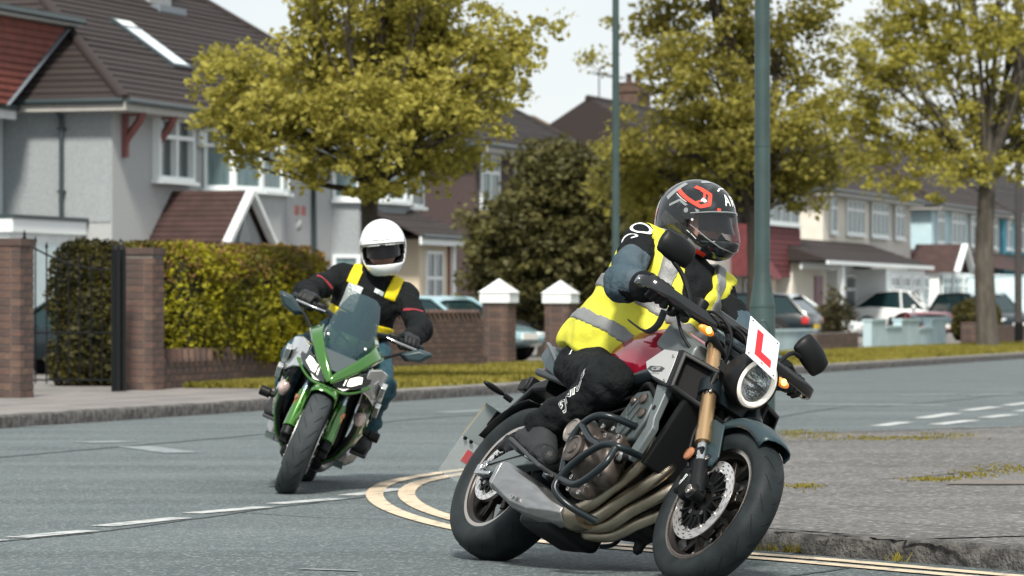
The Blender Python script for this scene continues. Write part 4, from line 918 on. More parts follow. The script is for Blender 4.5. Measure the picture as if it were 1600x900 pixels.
def tufts(spots, z, n, sp):
    def fn(_, rs):
        out = []
        for (px, py, wx, wy) in spots:
            c = gnd(px, py, z); out.append(c + np.stack([rs.normal(0, wx, n), rs.normal(0, wy, n), np.zeros(n)], 1))
        return np.concatenate(out)
    return fn
grass('moss_tufts', 'yellow green moss and weeds along the pavement joints', tufts([(1225, 678, .16, .5), (1270, 679, .2, .35), (1320, 685, .2, .25), (1380, 684, .16, .2), (1475, 680, .14, .2), (1255, 676, .12, .3), (1450, 750, .06, .1), (1480, 748, .08, .1), (1520, 742, .07, .2), (1570, 735, .10, .3), (1600, 731, .1, .3), (1255, 760, .05, .16), (1385, 687, .3, .1), (1440, 684, .12, .08)], KH, 130, .1), 1, .011, 'moss', 62, .007)
grass('kerb_weeds', 'small green weeds at the foot of the near kerb', tufts([(1243, 862, .012, .01), (1245, 855, .01, .01), (1232, 862, .01, .01), (1200, 860, .03, .02), (1398, 876, .02, .02), (1312, 829, .012, .02)], .01, 26, .02), 1, .028, 'moss', 63, .004)
# ------------------------------------------------------------------ lamp columns and poles
p = gnd(1191, 675, KH); lam = thing('lamp_column', 'thick green steel lamp column with a wide base beside the learner plate', 'lamp post', (p[0], p[1], KH - .01))
g = G(); g.lathe([(.092, 0), (.092, .905), (.088, .93), (.060, 1.12), (.056, 1.16), (.053, 7.0)], (0, 0, 0), (0, 0, 1), 28); g.out('shaft', 'lamp_green', lam, smooth=40)
g = G(); g.lathe([(.0945, 0), (.0945, .012)], (0, 0, .90), (0, 0, 1), 28); g.lathe([(.058, 0), (.058, .01)], (0, 0, 2.05), (0, 0, 1), 24); g.out('collar', 'lamp_green', lam, smooth=40)
g = G(); a = np.linspace(rad(200), rad(340), 14)
dr = [(math.sin(q) * .055 * 1.0, z) for q, z in [(0, 0)]]
pts = [(.093 * math.sin(x_) * -1, -.093 * math.cos(x_), z_) for x_, z_ in [(-.62, .30), (-.62, .70), (-.5, .755), (-.25, .795), (0, .81), (.25, .795), (.5, .755), (.62, .70), (.62, .30), (.4, .27), (0, .26), (-.4, .27)]]
g.tube(pts, .005, 5, closed=True); g.out('access_door', 'lamp_green', lam, smooth=60)
g = G(); g.tube([(0, 0, 6.9), (0, 0, 7.1), (-.3, -.3, 7.25), (-.9, -.9, 7.3)], .035, 10, smooth=4); g.box((-1.1, -1.1, 7.3), (.5, .2, .1), np.array([[.7, -.7, 0], [.7, .7, 0], [0, 0, 1]])); g.out('lantern_arm', 'lamp_green', lam, smooth=40)
p = S(sx(962, .8), .8, .1); lam2 = thing('lamp_column', 'slim green lamp column standing behind the yellow vested rider', 'lamp post', p)
g = G(); g.lathe([(.09, 0), (.09, 1.2), (.05, 1.4), (.047, 4.0), (.036, 8.0)], (0, 0, 0), (0, 0, 1), 20); g.out('shaft', 'lamp_green', lam2, smooth=40)
g = G(); g.tube([(0, 0, 7.9), (0, -.2, 8.1), (.3, -1.0, 8.2)], .03, 8, smooth=4); g.box((.4, -1.25, 8.2), (.2, .5, .1)); g.out('lantern_arm', 'lamp_green', lam2, smooth=40)
p = S(sx(1591, 4.2), 4.2, .1); tp = thing('telegraph_pole', 'dark wooden pole right of the thick grey trunk', 'pole', p)
g = G(); g.lathe([(.10, 0), (.09, 4), (.075, 9)], (0, 0, 0), (0, 0, 1), 14); g.out('shaft', 'pole_brown', tp, smooth=40)
g = G(); g.b2(-.11, .11, -.125, -.085, .1, .55); g.out('base_plate', 'black_iron', tp, smooth=0)
# ------------------------------------------------------------------ parked cars
mat('car_black', (0.005, 0.012, 0.016), 0.25, coat=.3, spec=.4); mat('car_white', (0.78, 0.82, 0.82), 0.25, coat=1.0); mat('car_silver', (0.42, 0.50, 0.52), 0.25, metal=.3, coat=1.0); mat('car_blue', (0.30, 0.47, 0.52), 0.25, metal=.2, coat=1.0); mat('car_red', (0.16, 0.012, 0.018), 0.25, coat=1.0); mat('van_white', (0.52, 0.66, 0.70), 0.3, coat=.6)
mat('car_glass', (0.010, 0.026, 0.030), 0.04, spec=.5); mat('tyre_far', (0.012, 0.012, 0.013), 0.8); mat('hub_far', (0.28, 0.29, 0.30), 0.35, metal=.8); mat('tail_red', (0.42, 0.012, 0.015), 0.2, coat=1.0); mat('head_glass', (0.62, 0.68, 0.70), 0.1, coat=1.0); mat('car_trim', (0.015, 0.015, 0.016), 0.5); mat('number_yellow', (0.6, 0.42, 0.03), 0.5); mat('number_white', (0.75, 0.75, 0.72), 0.5)
def car(name, label, pos, head, L, W, H, paint, style='hatch', roof_m=None):
    """x forward, y left"""
    ang = math.atan2(head[1], head[0]); c = thing(name, label, 'car', pos, ang, 'cars parked in the front drives')
    hb = H * .60                                      # waist line
    def ring(x, w, zb, zt, tum=.0):
        return [(x, -w * .92, zb), (x, -w, zb + (zt - zb) * .35), (x, -w * .985, zb + (zt - zb) * .72), (x, -w * (.90 - tum), zt), (x, w * (.90 - tum), zt), (x, w * .985, zb + (zt - zb) * .72), (x, w, zb + (zt - zb) * .35), (x, w * .92, zb)]
    w = W / 2; hl = L / 2
    if style == 'hatch': sec = [(-hl, .72, .42, hb * .88), (-hl + .06, .90, .28, hb * 1.0), (-hl + .35, .98, .22, hb * 1.04), (-L * .15, 1, .2, hb * 1.02), (L * .12, 1, .2, hb), (L * .24, .99, .2, hb * .97), (L * .38, .96, .22, hb * .86), (hl - .15, .86, .25, hb * .74), (hl, .66, .32, hb * .60)]
    elif style == 'van': sec = [(-hl, .94, .35, hb), (-hl + .05, 1, .25, hb * 1.02), (L * .1, 1, .22, hb * 1.0), (L * .30, 1, .22, hb * .92), (hl - .2, .94, .25, hb * .78), (hl, .8, .3, hb * .6)]
    else: sec = [(-hl, .74, .40, hb * .93), (-hl + .08, .92, .26, hb * 1.06), (-L * .25, 1, .2, hb * 1.05), (0, 1, .2, hb * 1.0), (L * .2, 1, .2, hb * .97), (L * .36, .95, .22, hb * .84), (hl - .12, .84, .26, hb * .70), (hl, .62, .32, hb * .56)]
    g = G(); g.loft([ring(x, w * k, a, b) for x, k, a, b in sec]); body = g.out('body', paint, c, smooth=50, bevel=.02)
    # glasshouse
    def gh(x, k, zt, z0): return [(x, -w * k * .93, z0), (x, -w * k * .80, zt), (x, w * k * .80, zt), (x, w * k * .93, z0)]
    zr = H - .03
    if style == 'hatch': st = [(-hl + .10, hb * 1.02, .96), (-hl + .55, zr - .05, .97), (-L * .10, zr, 1), (L * .06, zr - .03, 1), (L * .26, hb * .97, .98)]
    elif style == 'van': st = [(-hl + .02, zr - .02, .98), (-hl + .2, zr, 1), (0, zr, 1), (L * .22, zr - .06, 1), (L * .36, hb * .92, .98)]
    else: st = [(-hl + .20, hb * 1.06, .95), (-L * .22, zr - .05, .95), (-L * .02, zr, .97), (L * .10, zr - .04, .98), (L * .30, hb * .95, .97)]
    def base(x): return np.interp(x, [q[0] for q in sec], [q[3] for q in sec]) - .03
    g = G(); rr = [gh(x, k, max(z, base(x) + .005), base(x)) for x, z, k in st]; g.loft(rr); glass = g.out('glasshouse', 'car_glass' if style != 'van' else paint, c, smooth=20)
    # roof skin and pillars
    g = G(); up = [q for q in st if q[1] > hb * 1.2]; rows = []
    for x, z, k in up: rows.append([(x, -w * k * .82, z - .02), (x, -w * k * .55, z + .025), (x, 0, z + .035), (x, w * k * .55, z + .025), (x, w * k * .82, z - .02)])
    rows.insert(0, [(up[0][0] - .12, y * .97, z - .05) for _, y, z in rows[0]]); rows.append([(up[-1][0] + .10, y * .97, z - .05) for _, y, z in rows[-1]])
    g.loft(rows, cap=False, closed_ring=False); g.out('roof', roof_m or paint, c, smooth=60)
    for sg in (-1, 1):
        g = G()
        def pt(i, f): x, z, k = st[i]; zb = base(x); return np.array([x, sg * w * k * (.945 * (1 - f) + .815 * f), zb + (z - zb) * f])
        g.tube([pt(0, .1), pt(1, 1), pt(2, 1.0), pt(3, 1), pt(4, .1)], .032, 6); mid = (pt(2, 0) + pt(3, 0)) / 2
        g.bar(mid, mid + np.array([-.05, -sg * w * .13, zr - mid[2] - .03]), .05, .09); g.out('pillar', paint, c, smooth=60)
        for x in (-L * .30, L * .30):
            g = G(); g.lathe([(.2, 0), (.31, .01), (.325, .06), (.325, .16), (.31, .2), (.2, .21)], (x, sg * (w - .19), .325), (0, sg, 0), 24); wh = g.out('wheel', 'tyre_far', c, smooth=50)
            g = G(); g.lathe([(.0, .0), (.06, .0), (.10, -.02), (.19, .005), (.21, .012)], (x, sg * (w + .015), .325), (0, sg, 0), 20, cap=False); g.out('rim', 'hub_far', wh, smooth=40)
            g = G(); g.lathe([(.36, 0), (.36, .02), (.02, .02)], (x, sg * (w - .005), .335), (0, sg, 0), 24); g.out('wheel_arch', 'car_trim', c, smooth=50)
        zt = hb * .80
        g = G(); g.box((-hl + .10, sg * w * .76, zt), (.18, w * .34, .17)); g.out('tail_light', 'tail_red', c, smooth=40, bevel=.03)
        g = G(); g.box((hl - .20, sg * w * .70, hb * .64), (.30, w * .34, .12)); g.out('headlight', 'head_glass', c, smooth=40, bevel=.03)
        g = G(); g.box((L * .17, sg * (w + .07), hb * 1.05), (.12, .16, .12)); g.out('door_mirror', paint, c, smooth=40, bevel=.03)
        g = G(); g.box((-L * .02, sg * (w * .99), hb * .78), (.16, .03, .03)); g.box((-L * .22, sg * (w * .99), hb * .80), (.16, .03, .03)); g.out('door_handle', paint, c, smooth=40)
    g = G(); g.box((-hl - .02, 0, hb * .62), (.03, .5, .11)); g.out('number_plate', 'number_yellow', c, smooth=0)
    g = G(); g.box((hl + .005, 0, .42), (.03, .5, .11)); g.out('number_plate', 'number_white', c, smooth=0)
    return c
def onv(px, Y, z=.1): q = at(px, 486, Y); return (q[0], q[1], z)
nh = SN[:2]
car('parked_car', 'black hatchback with a red tail light behind the low pale blue wall', onv(1148, 92), (nh[0], nh[1]), 4.0, 1.72, 1.30, 'car_black', 'hatch', 'car_silver')
car('parked_car', 'white car with its bonnet showing behind the black hatchback', onv(1232, 101), (-nh[0], -nh[1]), 3.9, 1.7, 1.28, 'car_white', 'hatch')
car('parked_car', 'white coupe behind the notched pale blue wall', onv(1406, 132), (.975, -.22), 3.4, 1.6, 1.58, 'car_white', 'coupe')
car('parked_car', 'dark red low car just visible through the notch of the pale blue wall', onv(1447, 112), (.2, -.98), 3.4, 1.5, .84, 'car_red', 'coupe')
car('parked_car', 'dark estate car with silver pillars behind the thick grey trunk', onv(1535, 124), (.45, -.89), 4.2, 1.7, 1.46, 'car_black', 'hatch', 'car_silver')
vn = car('parked_van', 'long pale white van at the right edge behind the tree trunk', onv(1556, 150), (-.93, .37), 4.6, 1.8, 2.25, 'van_white', 'van'); vn['category'] = 'van'
car('parked_car', 'pale blue car roof and windscreen above the sawtooth brick wall', onv(690, 66), (.85, -.5), 3.5, 1.6, 1.12, 'car_blue', 'hatch')
car('parked_car', 'dark car in the shade behind the white capped piers', onv(822, 72), (.9, -.4), 3.6, 1.6, .95, 'car_black', 'hatch')
car('parked_car', 'black car parked in front of the garage beyond the open gate', onv(140, 52), (-.95, .3), 3.4, 1.6, 1.10, 'car_black', 'hatch')
# ------------------------------------------------------------------ motorcycles
def ride_pose(X, Y, psi, phi):
    """matrix of a leaning motorcycle: local x forward, y to its left, z up; origin under the rear axle"""
    hd = np.array([math.cos(psi), math.sin(psi), 0]); lf = np.array([-math.sin(psi), math.cos(psi), 0]); up = np.array([0, 0, 1.0]); c, s = math.cos(phi), math.sin(phi)
    yl = c * lf - s * up; zl = c * up + s * lf; rear = np.array([X, Y, 0]) + up * .09 + zl * .225
    t = math.atan2(((.06 + .24 * c) - (.09 + .225 * c)) / c, 1.45); xl = math.cos(t) * hd + math.sin(t) * zl; z2 = -math.sin(t) * hd + math.cos(t) * zl
    o = rear - z2 * .315; M = Matrix.Identity(4)
    for i in range(3): M[i][0], M[i][1], M[i][2], M[i][3] = xl[i], yl[i], z2[i], o[i]
    return M
mat('rubber', (0.009, 0.012, 0.0135), 0.6, var=0.35, vscale=14, bump=0.1, bscale=120, col2=(0.017, 0.022, 0.025), spec=.22)
mat('rubber_worn', (0.040, 0.048, 0.052), 0.7, var=0.3, vscale=25, bump=0.15, bscale=140, col2=(0.03, 0.036, 0.04), spec=.3)
mat('groove', (0.004, 0.004, 0.005), 0.9)
mat('rim_bronze', (0.055, 0.048, 0.044), 0.35, metal=.85)
mat('rim_lip', (0.52, 0.47, 0.43), 0.22, metal=1.0)
mat('steel', (0.56, 0.57, 0.58), 0.25, metal=1.0, var=.15, vscale=40)
mat('steel_brushed', (0.40, 0.40, 0.395), 0.38, metal=1.0, var=.25, vscale=6, stretch=(1, 8, 8))
mat('disc_steel', (0.66, 0.65, 0.64), 0.32, metal=.85)
mat('header_pipe', (0.62, 0.55, 0.45), 0.36, metal=1.0, var=.55, vscale=5, col2=(0.30, 0.25, 0.18), bump=.08, bscale=60)
mat('gold_fork', (0.47, 0.315, 0.17), 0.3, metal=.85)
mat('black_plastic', (0.006, 0.007, 0.0078), 0.45, spec=.28, bump=.06, bscale=300)
mat('black_gloss', (0.006, 0.007, 0.008), 0.16, coat=.6)
mat('black_steel', (0.008, 0.013, 0.016), 0.3, spec=.4)
mat('engine_black', (0.006, 0.007, 0.008), 0.5, spec=.25, var=.3, vscale=20, bump=.1, bscale=80)
mat('engine_bronze', (0.128, 0.108, 0.096), 0.42, metal=.75, var=.3, vscale=25)
mat('cover_pale', (0.27, 0.245, 0.22), 0.42, metal=.6); mat('engine_grey', (0.085, 0.105, 0.108), 0.45, metal=.45, var=.3, vscale=18)
mat('panel_slate', (0.022, 0.042, 0.050), 0.38, spec=.4, var=.12, vscale=5)
mat('panel_grey', (0.115, 0.135, 0.14), 0.42, metal=.25, var=.12, vscale=5)
mat('panel_silver', (0.46, 0.46, 0.455), 0.42, metal=.5)
mat('tank_red', (0.30, 0.008, 0.030), 0.13, coat=1.0, metal=.25)
mat('seat_vinyl', (0.020, 0.027, 0.030), 0.55, spec=.35, bump=.15, bscale=150)
mat('plate_white', (0.74, 0.78, 0.80), 0.35); mat('plate_red', (0.62, 0.012, 0.022), 0.4); mat('plate_back', (0.30, 0.35, 0.36), 0.5)
mat('flap_clear', (0.50, 0.54, 0.54), 0.15, alpha=.28); mat('sticker_red', (0.45, 0.09, 0.10), 0.5)
mat('amber_on', (0.85, 0.26, 0.03), 0.15, coat=1.0, emit=(1.0, .30, .02), estr=.25); mat('amber_glow', (1, .6, .1), 0.3, emit=(1.0, .62, .12), estr=2.2); mat('amber_reflector', (0.42, 0.155, 0.055), 0.2, coat=1.0, var=.4, vscale=60)
mat('lens_clear', (0.85, 0.9, 0.92), 0.02, trans=.92, ior=1.2); mat('reflector', (0.78, 0.80, 0.80), 0.09, metal=1.0, bump=.5, bscale=28); mat('ring_white', (0.92, 0.87, 0.78), 0.25, coat=.6, emit=(1, .93, .82), estr=.16)
mat('print_white', (0.72, 0.75, 0.75), 0.5); mat('print_dark', (0.035, 0.04, 0.042), 0.5); mat('mirror_glass', (0.75, 0.8, 0.82), 0.02, metal=1.0); mat('gold_wing', (0.50, 0.36, 0.15), 0.35, metal=.5)
mat('rad_fin', (0.018, 0.020, 0.021), 0.55, spec=.3); mat('hose', (0.005, 0.005, 0.006), 0.5, spec=.25); mat('bolt', (0.5, 0.48, 0.46), 0.28, metal=1.0); mat('tail_lens', (0.35, 0.01, 0.015), 0.15, coat=1.0)
def tyre_prof(R, w, rb=.219):
    k = w / .12; h = [(rb, -.046 * k), (rb + .012, -.054 * k), (R * .80 + .005, -.0595 * k), (R * .88, -.0585 * k), (R * .935, -.051 * k), (R * .968, -.040 * k), (R * .988, -.026 * k), (R * .997, -.012 * k), (R, 0)]
    return h + [(r, -q) for r, q in h[-2::-1]]
def wheel(root, c, R, w, nsp, disc_r, discs, carrier=True, seed=0, lip='rim_lip', rimm='rim_bronze', brg='rubber'):
    c = np.asarray(c, float); g = G(); g.lathe(tyre_prof(R, w), c, (0, 1, 0), 96, cap=False); wh = g.out('wheel', brg, root, smooth=60)
    rs = random.Random(seed); k = w / .12; g = G(); pr = tyre_prof(R, w)
    rr = np.array([p[0] for p in pr]); hh = np.array([p[1] for p in pr])
    def surf(a, h):
        r = np.interp(h, hh, rr) + .0004; return c + np.array([r * math.cos(a), h, r * math.sin(a)])
    ng = 22
    for i in range(ng):
        for sg in (-1, 1):
            a0 = (i + (.5 if sg > 0 else 0)) * 2 * PI / ng
            path = [surf(a0 + f * .24, sg * k * (.008 + .040 * f ** .8)) for f in np.linspace(0, 1, 7)]; g.tube(path, [.0006, .0026, .003, .003, .003, .0026, .0006], 4, flat=.3)
    tag(g.out('tread_grooves', 'groove', wh, smooth=60), kind='stuff')
    g = G(); b = .047 * k
    g.lathe([(.205, -b + .002), (.2215, -b + .001), (.2305, -b - .005), (.2345, -b - .002), (.230, -b + .008), (.222, -b + .01)], c, (0, 1, 0), 96, closed=True); g.lathe([(.205, b - .002), (.2215, b - .001), (.2305, b + .005), (.2345, b + .002), (.230, b - .008), (.222, b - .01)], c, (0, 1, 0), 96, closed=True); g.out('rim_lip', lip, wh, smooth=60)
    g = G(); g.lathe([(.2225, -b), (.205, -b + .008), (.196, -b + .02), (.196, b - .02), (.205, b - .008), (.2225, b), (.19, b - .02), (.188, 0), (.19, -b + .02)], c, (0, 1, 0), 72, closed=True)
    g.lathe([(.03, -.06), (.045, -.055), (.05, -.03), (.05, .03), (.045, .055), (.03, .06)], c, (0, 1, 0), 28); g.out('rim', rimm, wh, smooth=50)
    for i in range(nsp):
        a = i * 2 * PI / nsp + .3 + seed; g = G(); st = c + np.array([.042 * math.cos(a), 0, .042 * math.sin(a)]); md = c + np.array([.115 * math.cos(a), 0, .115 * math.sin(a)])
        g.bar(st, md, .030, .040, (0, 1, 0))
        for da in (-.24, .24): g.bar(md, c + np.array([.196 * math.cos(a + da), 0, .196 * math.sin(a + da)]), .022, .026, (0, 1, 0))
        g.out('spoke', rimm, wh, smooth=35, bevel=.004)
    for y in discs:
        nA, nR = 120, 11; r0, r1 = disc_r * .745, disc_r; g = G(); V = []; F = []
        for side in (-.0022, .0022):
            for ia in range(nA):
                for ir in range(nR):
                    r = r0 + (r1 - r0) * ir / (nR - 1); a = ia * 2 * PI / nA; V.append(c + np.array([r * math.cos(a), y + side, r * math.sin(a)]))
        def hole(ia, ir):
            ph = ia % 6
            return (ir == 2 and ph in (0, 1)) or (ir == 5 and ph in (2, 3)) or (ir == 8 and ph in (4, 5))
        for sd in (0, 1):
            o_ = sd * nA * nR
            for ia in range(nA):
                for ir in range(nR - 1):
                    if hole(ia, ir): continue
                    q = (o_ + ia * nR + ir, o_ + ((ia + 1) % nA) * nR + ir, o_ + ((ia + 1) % nA) * nR + ir + 1, o_ + ia * nR + ir + 1); F.append(q)
        for ia in range(nA):
            for ir in (0, nR - 1):
                a_, b_ = ia * nR + ir, ((ia + 1) % nA) * nR + ir; F.append((a_, b_, b_ + nA * nR, a_ + nA * nR))
        g.add(V, F); dk = g.out('brake_disc', 'disc_steel', wh, smooth=30, fix=False)
        if carrier:
            g = G(); nb = 10; sg = 1 if y > 0 else -1; yy = y + sg * .002
            for i in range(nb):
                a = i * 2 * PI / nb; p1 = c + np.array([.055 * math.cos(a), yy, .055 * math.sin(a)])
                for da in (-.2, .2): g.bar(p1, c + np.array([(r0 + .004) * math.cos(a + da), yy, (r0 + .004) * math.sin(a + da)]), .007, .009, (0, 1, 0))
            g.lathe([(.045, -.005), (.062, -.005), (.062, .005), (.045, .005)], c + [0, yy, 0], (0, 1, 0), 30, closed=True); g.out('disc_carrier', 'engine_black', dk, smooth=30)
            g = G()
            for i in range(nb):
                a = i * 2 * PI / nb; 
                g.lathe([(.0095, -.003), (.0095, .004), (.005, .0045), (.005, .002), (0, .002)], c + np.array([(r0 + .001) * math.cos(a + .2), yy, (r0 + .001) * math.sin(a + .2)]), (0, sg, 0), 12)
            for i in range(5):
                a = i * 2 * PI / 5 + .3; g.lathe([(.008, 0), (.008, .006), (.004, .006), (.004, .003), (0, .003)], c + np.array([.062 * math.cos(a), yy, .062 * math.sin(a)]), (0, sg, 0), 10)
            tag(g.out('disc_bolts', 'bolt', dk, smooth=40), kind='stuff')
    return wh
def bolts(root, pts, r=.009, d=(0, -1, 0), name='bolt'):
    for p in pts:
        g = G(); g.lathe([(r, 0), (r, r * .8), (r * .55, r * .85), (r * .5, r * .4), (0, r * .4)], p, d, 12); g.out(name, 'bolt', root, smooth=40)
MA = ride_pose(-.08595, 14.665, -1.04830, .5313)
A_ = thing('motorcycle', 'red and grey naked motorcycle with a round headlight and a red learner plate', 'motorcycle', matrix=MA)
FW = (1.45, 0, .30); RW = (0, 0, .315)
wfA = wheel(A_, FW, .30, .12, 6, .155, (-.068, .068), seed=.1)
wrA = wheel(A_, RW, .315, .18, 6, .120, (-.098,), seed=.4)
# --- forks
def fx(z): return 1.447 - .606 * (z - .312)
kf = np.array([-.606, 0, 1]) / math.hypot(.606, 1)
for sy in (-1, 1):
    y = sy * .105; g = G()
    g.tube([(fx(.505), y, .505), (fx(.93), y, .93)], .0275, 24); fk = g.out('fork_leg', 'gold_fork', A_, smooth=60)
    g = G(); g.tube([(fx(.50), y, .50), (fx(.545), y, .545)], .0305, 24); g.out('dust_seal', 'gold_fork', fk, smooth=60)
    g = G(); g.tube([(fx(.37), y, .37), (fx(.51), y, .51)], .0205, 20); g.out('fork_slider', 'steel', fk, smooth=60)
    g = G(); g.tube([(fx(.30) + .012, y * 1.03, .30), (fx(.34), y, .34), (fx(.40), y, .40), (fx(.425), y, .425)], [.022, .030, .028, .027], 18); g.lathe([(.030, -.022), (.030, .024)], (1.45, y * 1.04, .305), (0, sy, 0), 20); g.out('fork_foot', 'engine_black', fk, smooth=50)
    g = G(); g.lathe([(.017, 0), (.017, .012), (.011, .013), (.010, .004), (0, .004)], (1.45, y * 1.04 + sy * .024, .305), (0, sy, 0), 16); g.out('axle_nut', 'bolt', fk, smooth=40)
    # caliper behind the leg
    f = lambda P: sunion(.012, sd_box(P, (1.345, sy * .085, .345), (.030, .030, .062), .012, np.array([[.85, 0, -.52], [0, 1, 0], [.52, 0, .85]])), sd_cap(P, (1.30, sy * .095, .315), (1.44, sy * .108, .325), .014, .018), sd_cap(P, (1.335, sy * .11, .38), (1.385, sy * .108, .41), .012, .012))
    cal = sdf_obj('brake_caliper', f, (1.25, -.14 if sy < 0 else .04, .25), (1.48, -.04 if sy < 0 else .14, .45), .006, 'engine_black', A_)
    g = G(); g.tube([(1.33, sy * .115, .40), (1.30, sy * .125, .47), (1.27, sy * .12, .56), (1.25, sy * .08, .66)], .0065, 8, smooth=5); g.out('brake_hose', 'hose', cal, smooth=60)
    Vt, Ft = text_mesh('nissin', .022, True); 
    if sy < 0: decal('caliper_print', Vt, Ft, (1.338, -.12, .352), (.52, 0, .85), (-.85, 0, .52), 'print_white', cal, [bvh_of(cal)], .0012, .02)
    if sy < 0:
        g = G(); g.lathe([(.0, .008), (.018, .007), (.025, .003), (.026, -.004)], (1.325, -.135, .445), (-.05, -1, .1), 20); g.out('side_reflector', 'amber_reflector', A_, smooth=50)
        g = G(); g.bar((1.33, -.125, .45), (1.375, -.115, .47), .012, .03); g.out('reflector_stay', 'engine_black', A_, smooth=30)
for z0, z1, nm in ((.690, .742, 'lower_clamp'), (.895, .925, 'upper_clamp')):
    g = G()
    for y in (-.105, .105): g.tube([(fx(z0), y, z0), (fx(z1), y, z1)], .041 if nm == 'lower_clamp' else .036, 20)
    zc = (z0 + z1) / 2; g.box((fx(zc) - .02, 0, zc), (.06, .20, (z1 - z0) * .9)); cl = g.out(nm, 'black_steel', A_, smooth=40, bevel=.003)
    if nm == 'lower_clamp': bolts(cl, [(fx(z) + .036, -.122, z) for z in (.703, .729)], .006, (.35, -.9, 0), 'clamp_bolt')
# --- front mudguard with side stay
ring = []
for a in np.linspace(rad(128), rad(54), 16):
    R_ = .322 + .012 * math.cos((a - rad(95)) * 2); c, s = math.cos(a), math.sin(a); hw = .076 - .016 * abs((a - rad(95)) / rad(45)) ** 2
    row = [(-1.0, -.045), (-1.02, -.018), (-.86, -.002), (-.45, .008), (0, .011), (.45, .008), (.86, -.002), (1.02, -.018), (1.0, -.045)]
    ring.append([(1.45 + (R_ + q) * c, hw * k, .30 + (R_ + q) * s) for k, q in row])
g = G(); g.loft(ring, cap=False, closed_ring=False); mg = g.out('mudguard', 'panel_slate', A_, smooth=50); so = mg.modifiers.new('thick', 'SOLIDIFY'); so.thickness = .004
for sy in (-1, 1):
    g = G(); g.prism([(1.235, .590), (1.31, .607), (1.385, .585), (1.395, .562), (1.445, .462), (1.425, .425), (1.362, .412), (1.335, .445)], sy * .083, sy * .091); st = g.out('mudguard_stay', 'panel_slate', mg, smooth=20, bevel=.003)
    g = G(); g.lathe([(.016, 0), (.016, .004)], (1.385, sy * .09, .452), (0, sy, 0), 16); g.out('stay_recess', 'groove', st, smooth=40)
    bolts(st, [(1.39, sy * .093, .450)], .009, (0, sy, 0), 'stay_bolt')
    if sy < 0:
        Vt, Ft = text_mesh('ABS', .040, True, .2); decal('stay_print', Vt, Ft, (1.325, -.12, .508), (.50, 0, -.866), (.866, 0, .50), 'print_white', st, [bvh_of(st)], .001, .05)
# --- headlight, learner plate
HC = np.array([1.292, 0, .808]); hd_ = np.array([.945, .26, -.19]); hd_ /= np.linalg.norm(hd_)
g = G(); g.lathe([(.0, -.115), (.055, -.115), (.088, -.075), (.101, -.03), (.104, .0), (.100, .012), (.094, .012)], HC, hd_, 48, cap=False); hl = g.out('headlight', 'black_plastic', A_, smooth=50)
g = G(); g.lathe([(.0715, .000), (.074, .013), (.083, .018), (.092, .012), (.093, .0)], HC, hd_, 56, cap=False); g.out('light_ring', 'ring_white', hl, smooth=60)
g = G(); g.lathe([(.0, -.045), (.03, -.040), (.055, -.024), (.074, .002)], HC, hd_, 48, cap=False); g.out('reflector', 'reflector', hl, smooth=60)
g = G(); x_, y_, d_ = frame_from(hd_); g.box(HC + hd_ * -.012 + np.array([0, 0, -.004]), (.135, .010, .02), np.stack([np.cross(np.array([.17, 0, .985]), hd_), np.array([.17, 0, .985]), hd_], 1)); g.out('light_divider', 'black_gloss', hl, smooth=30)
g = G(); g.lathe([(.0, .016), (.03, .015), (.06, .010), (.0735, .002)], HC, hd_, 48, cap=False); g.out('lens', 'lens_clear', hl, smooth=60)
for sy in (-1, 1):
    g = G(); g.bar((1.235, sy * .080, .80), (1.19, sy * .100, .82), .012, .03); g.out('headlight_bracket', 'black_plastic', hl, smooth=30)
LU = np.array([-.5, 0, .866]); LC = np.array([1.322, -.054, .920]); LN = np.array([.866, .16, .5]); LN /= np.linalg.norm(LN); LU = LU - LN * (LU @ LN); LU /= np.linalg.norm(LU); LW = np.cross(LU, LN)
g = G(); g.box(LC, (.170, .176, .003), np.stack([LW, LU, LN], 1)); lp = g.out('learner_plate', 'plate_white', A_, smooth=0)
Lp = [(-.042, .060), (-.006, .060), (-.006, -.022), (.052, -.022), (.052, -.058), (-.042, -.058)]
g = G(); g.add([LC + LN * .0022 + LW * a + LU * b for a, b in Lp], [(0, 1, 2, 3, 4, 5)]); g.out('letter', 'plate_red', lp, smooth=0)
for a, b in ((-.072, .076), (.072, .076), (-.072, -.076), (.072, -.076)):
    g = G(); g.lathe([(.0035, 0), (.003, .002), (0, .002)], LC + LN * .0015 + LW * a + LU * b, LN, 8); g.out('plate_screw', 'engine_black', lp, smooth=40)
g = G(); g.add([LC + LN * .0022 + LW * a + LU * b for a, b in [(-.004, -.066), (.010, -.066), (.010, -.072), (-.004, -.072)]], [(0, 1, 2, 3)]); g.out('plate_mark', 'sticker_red', lp, smooth=0)
g = G(); g.bar(LC - LN * .006, LC - LN * .006 - LU * .12, .02, .004); g.out('plate_bracket', 'black_steel', lp, smooth=0)
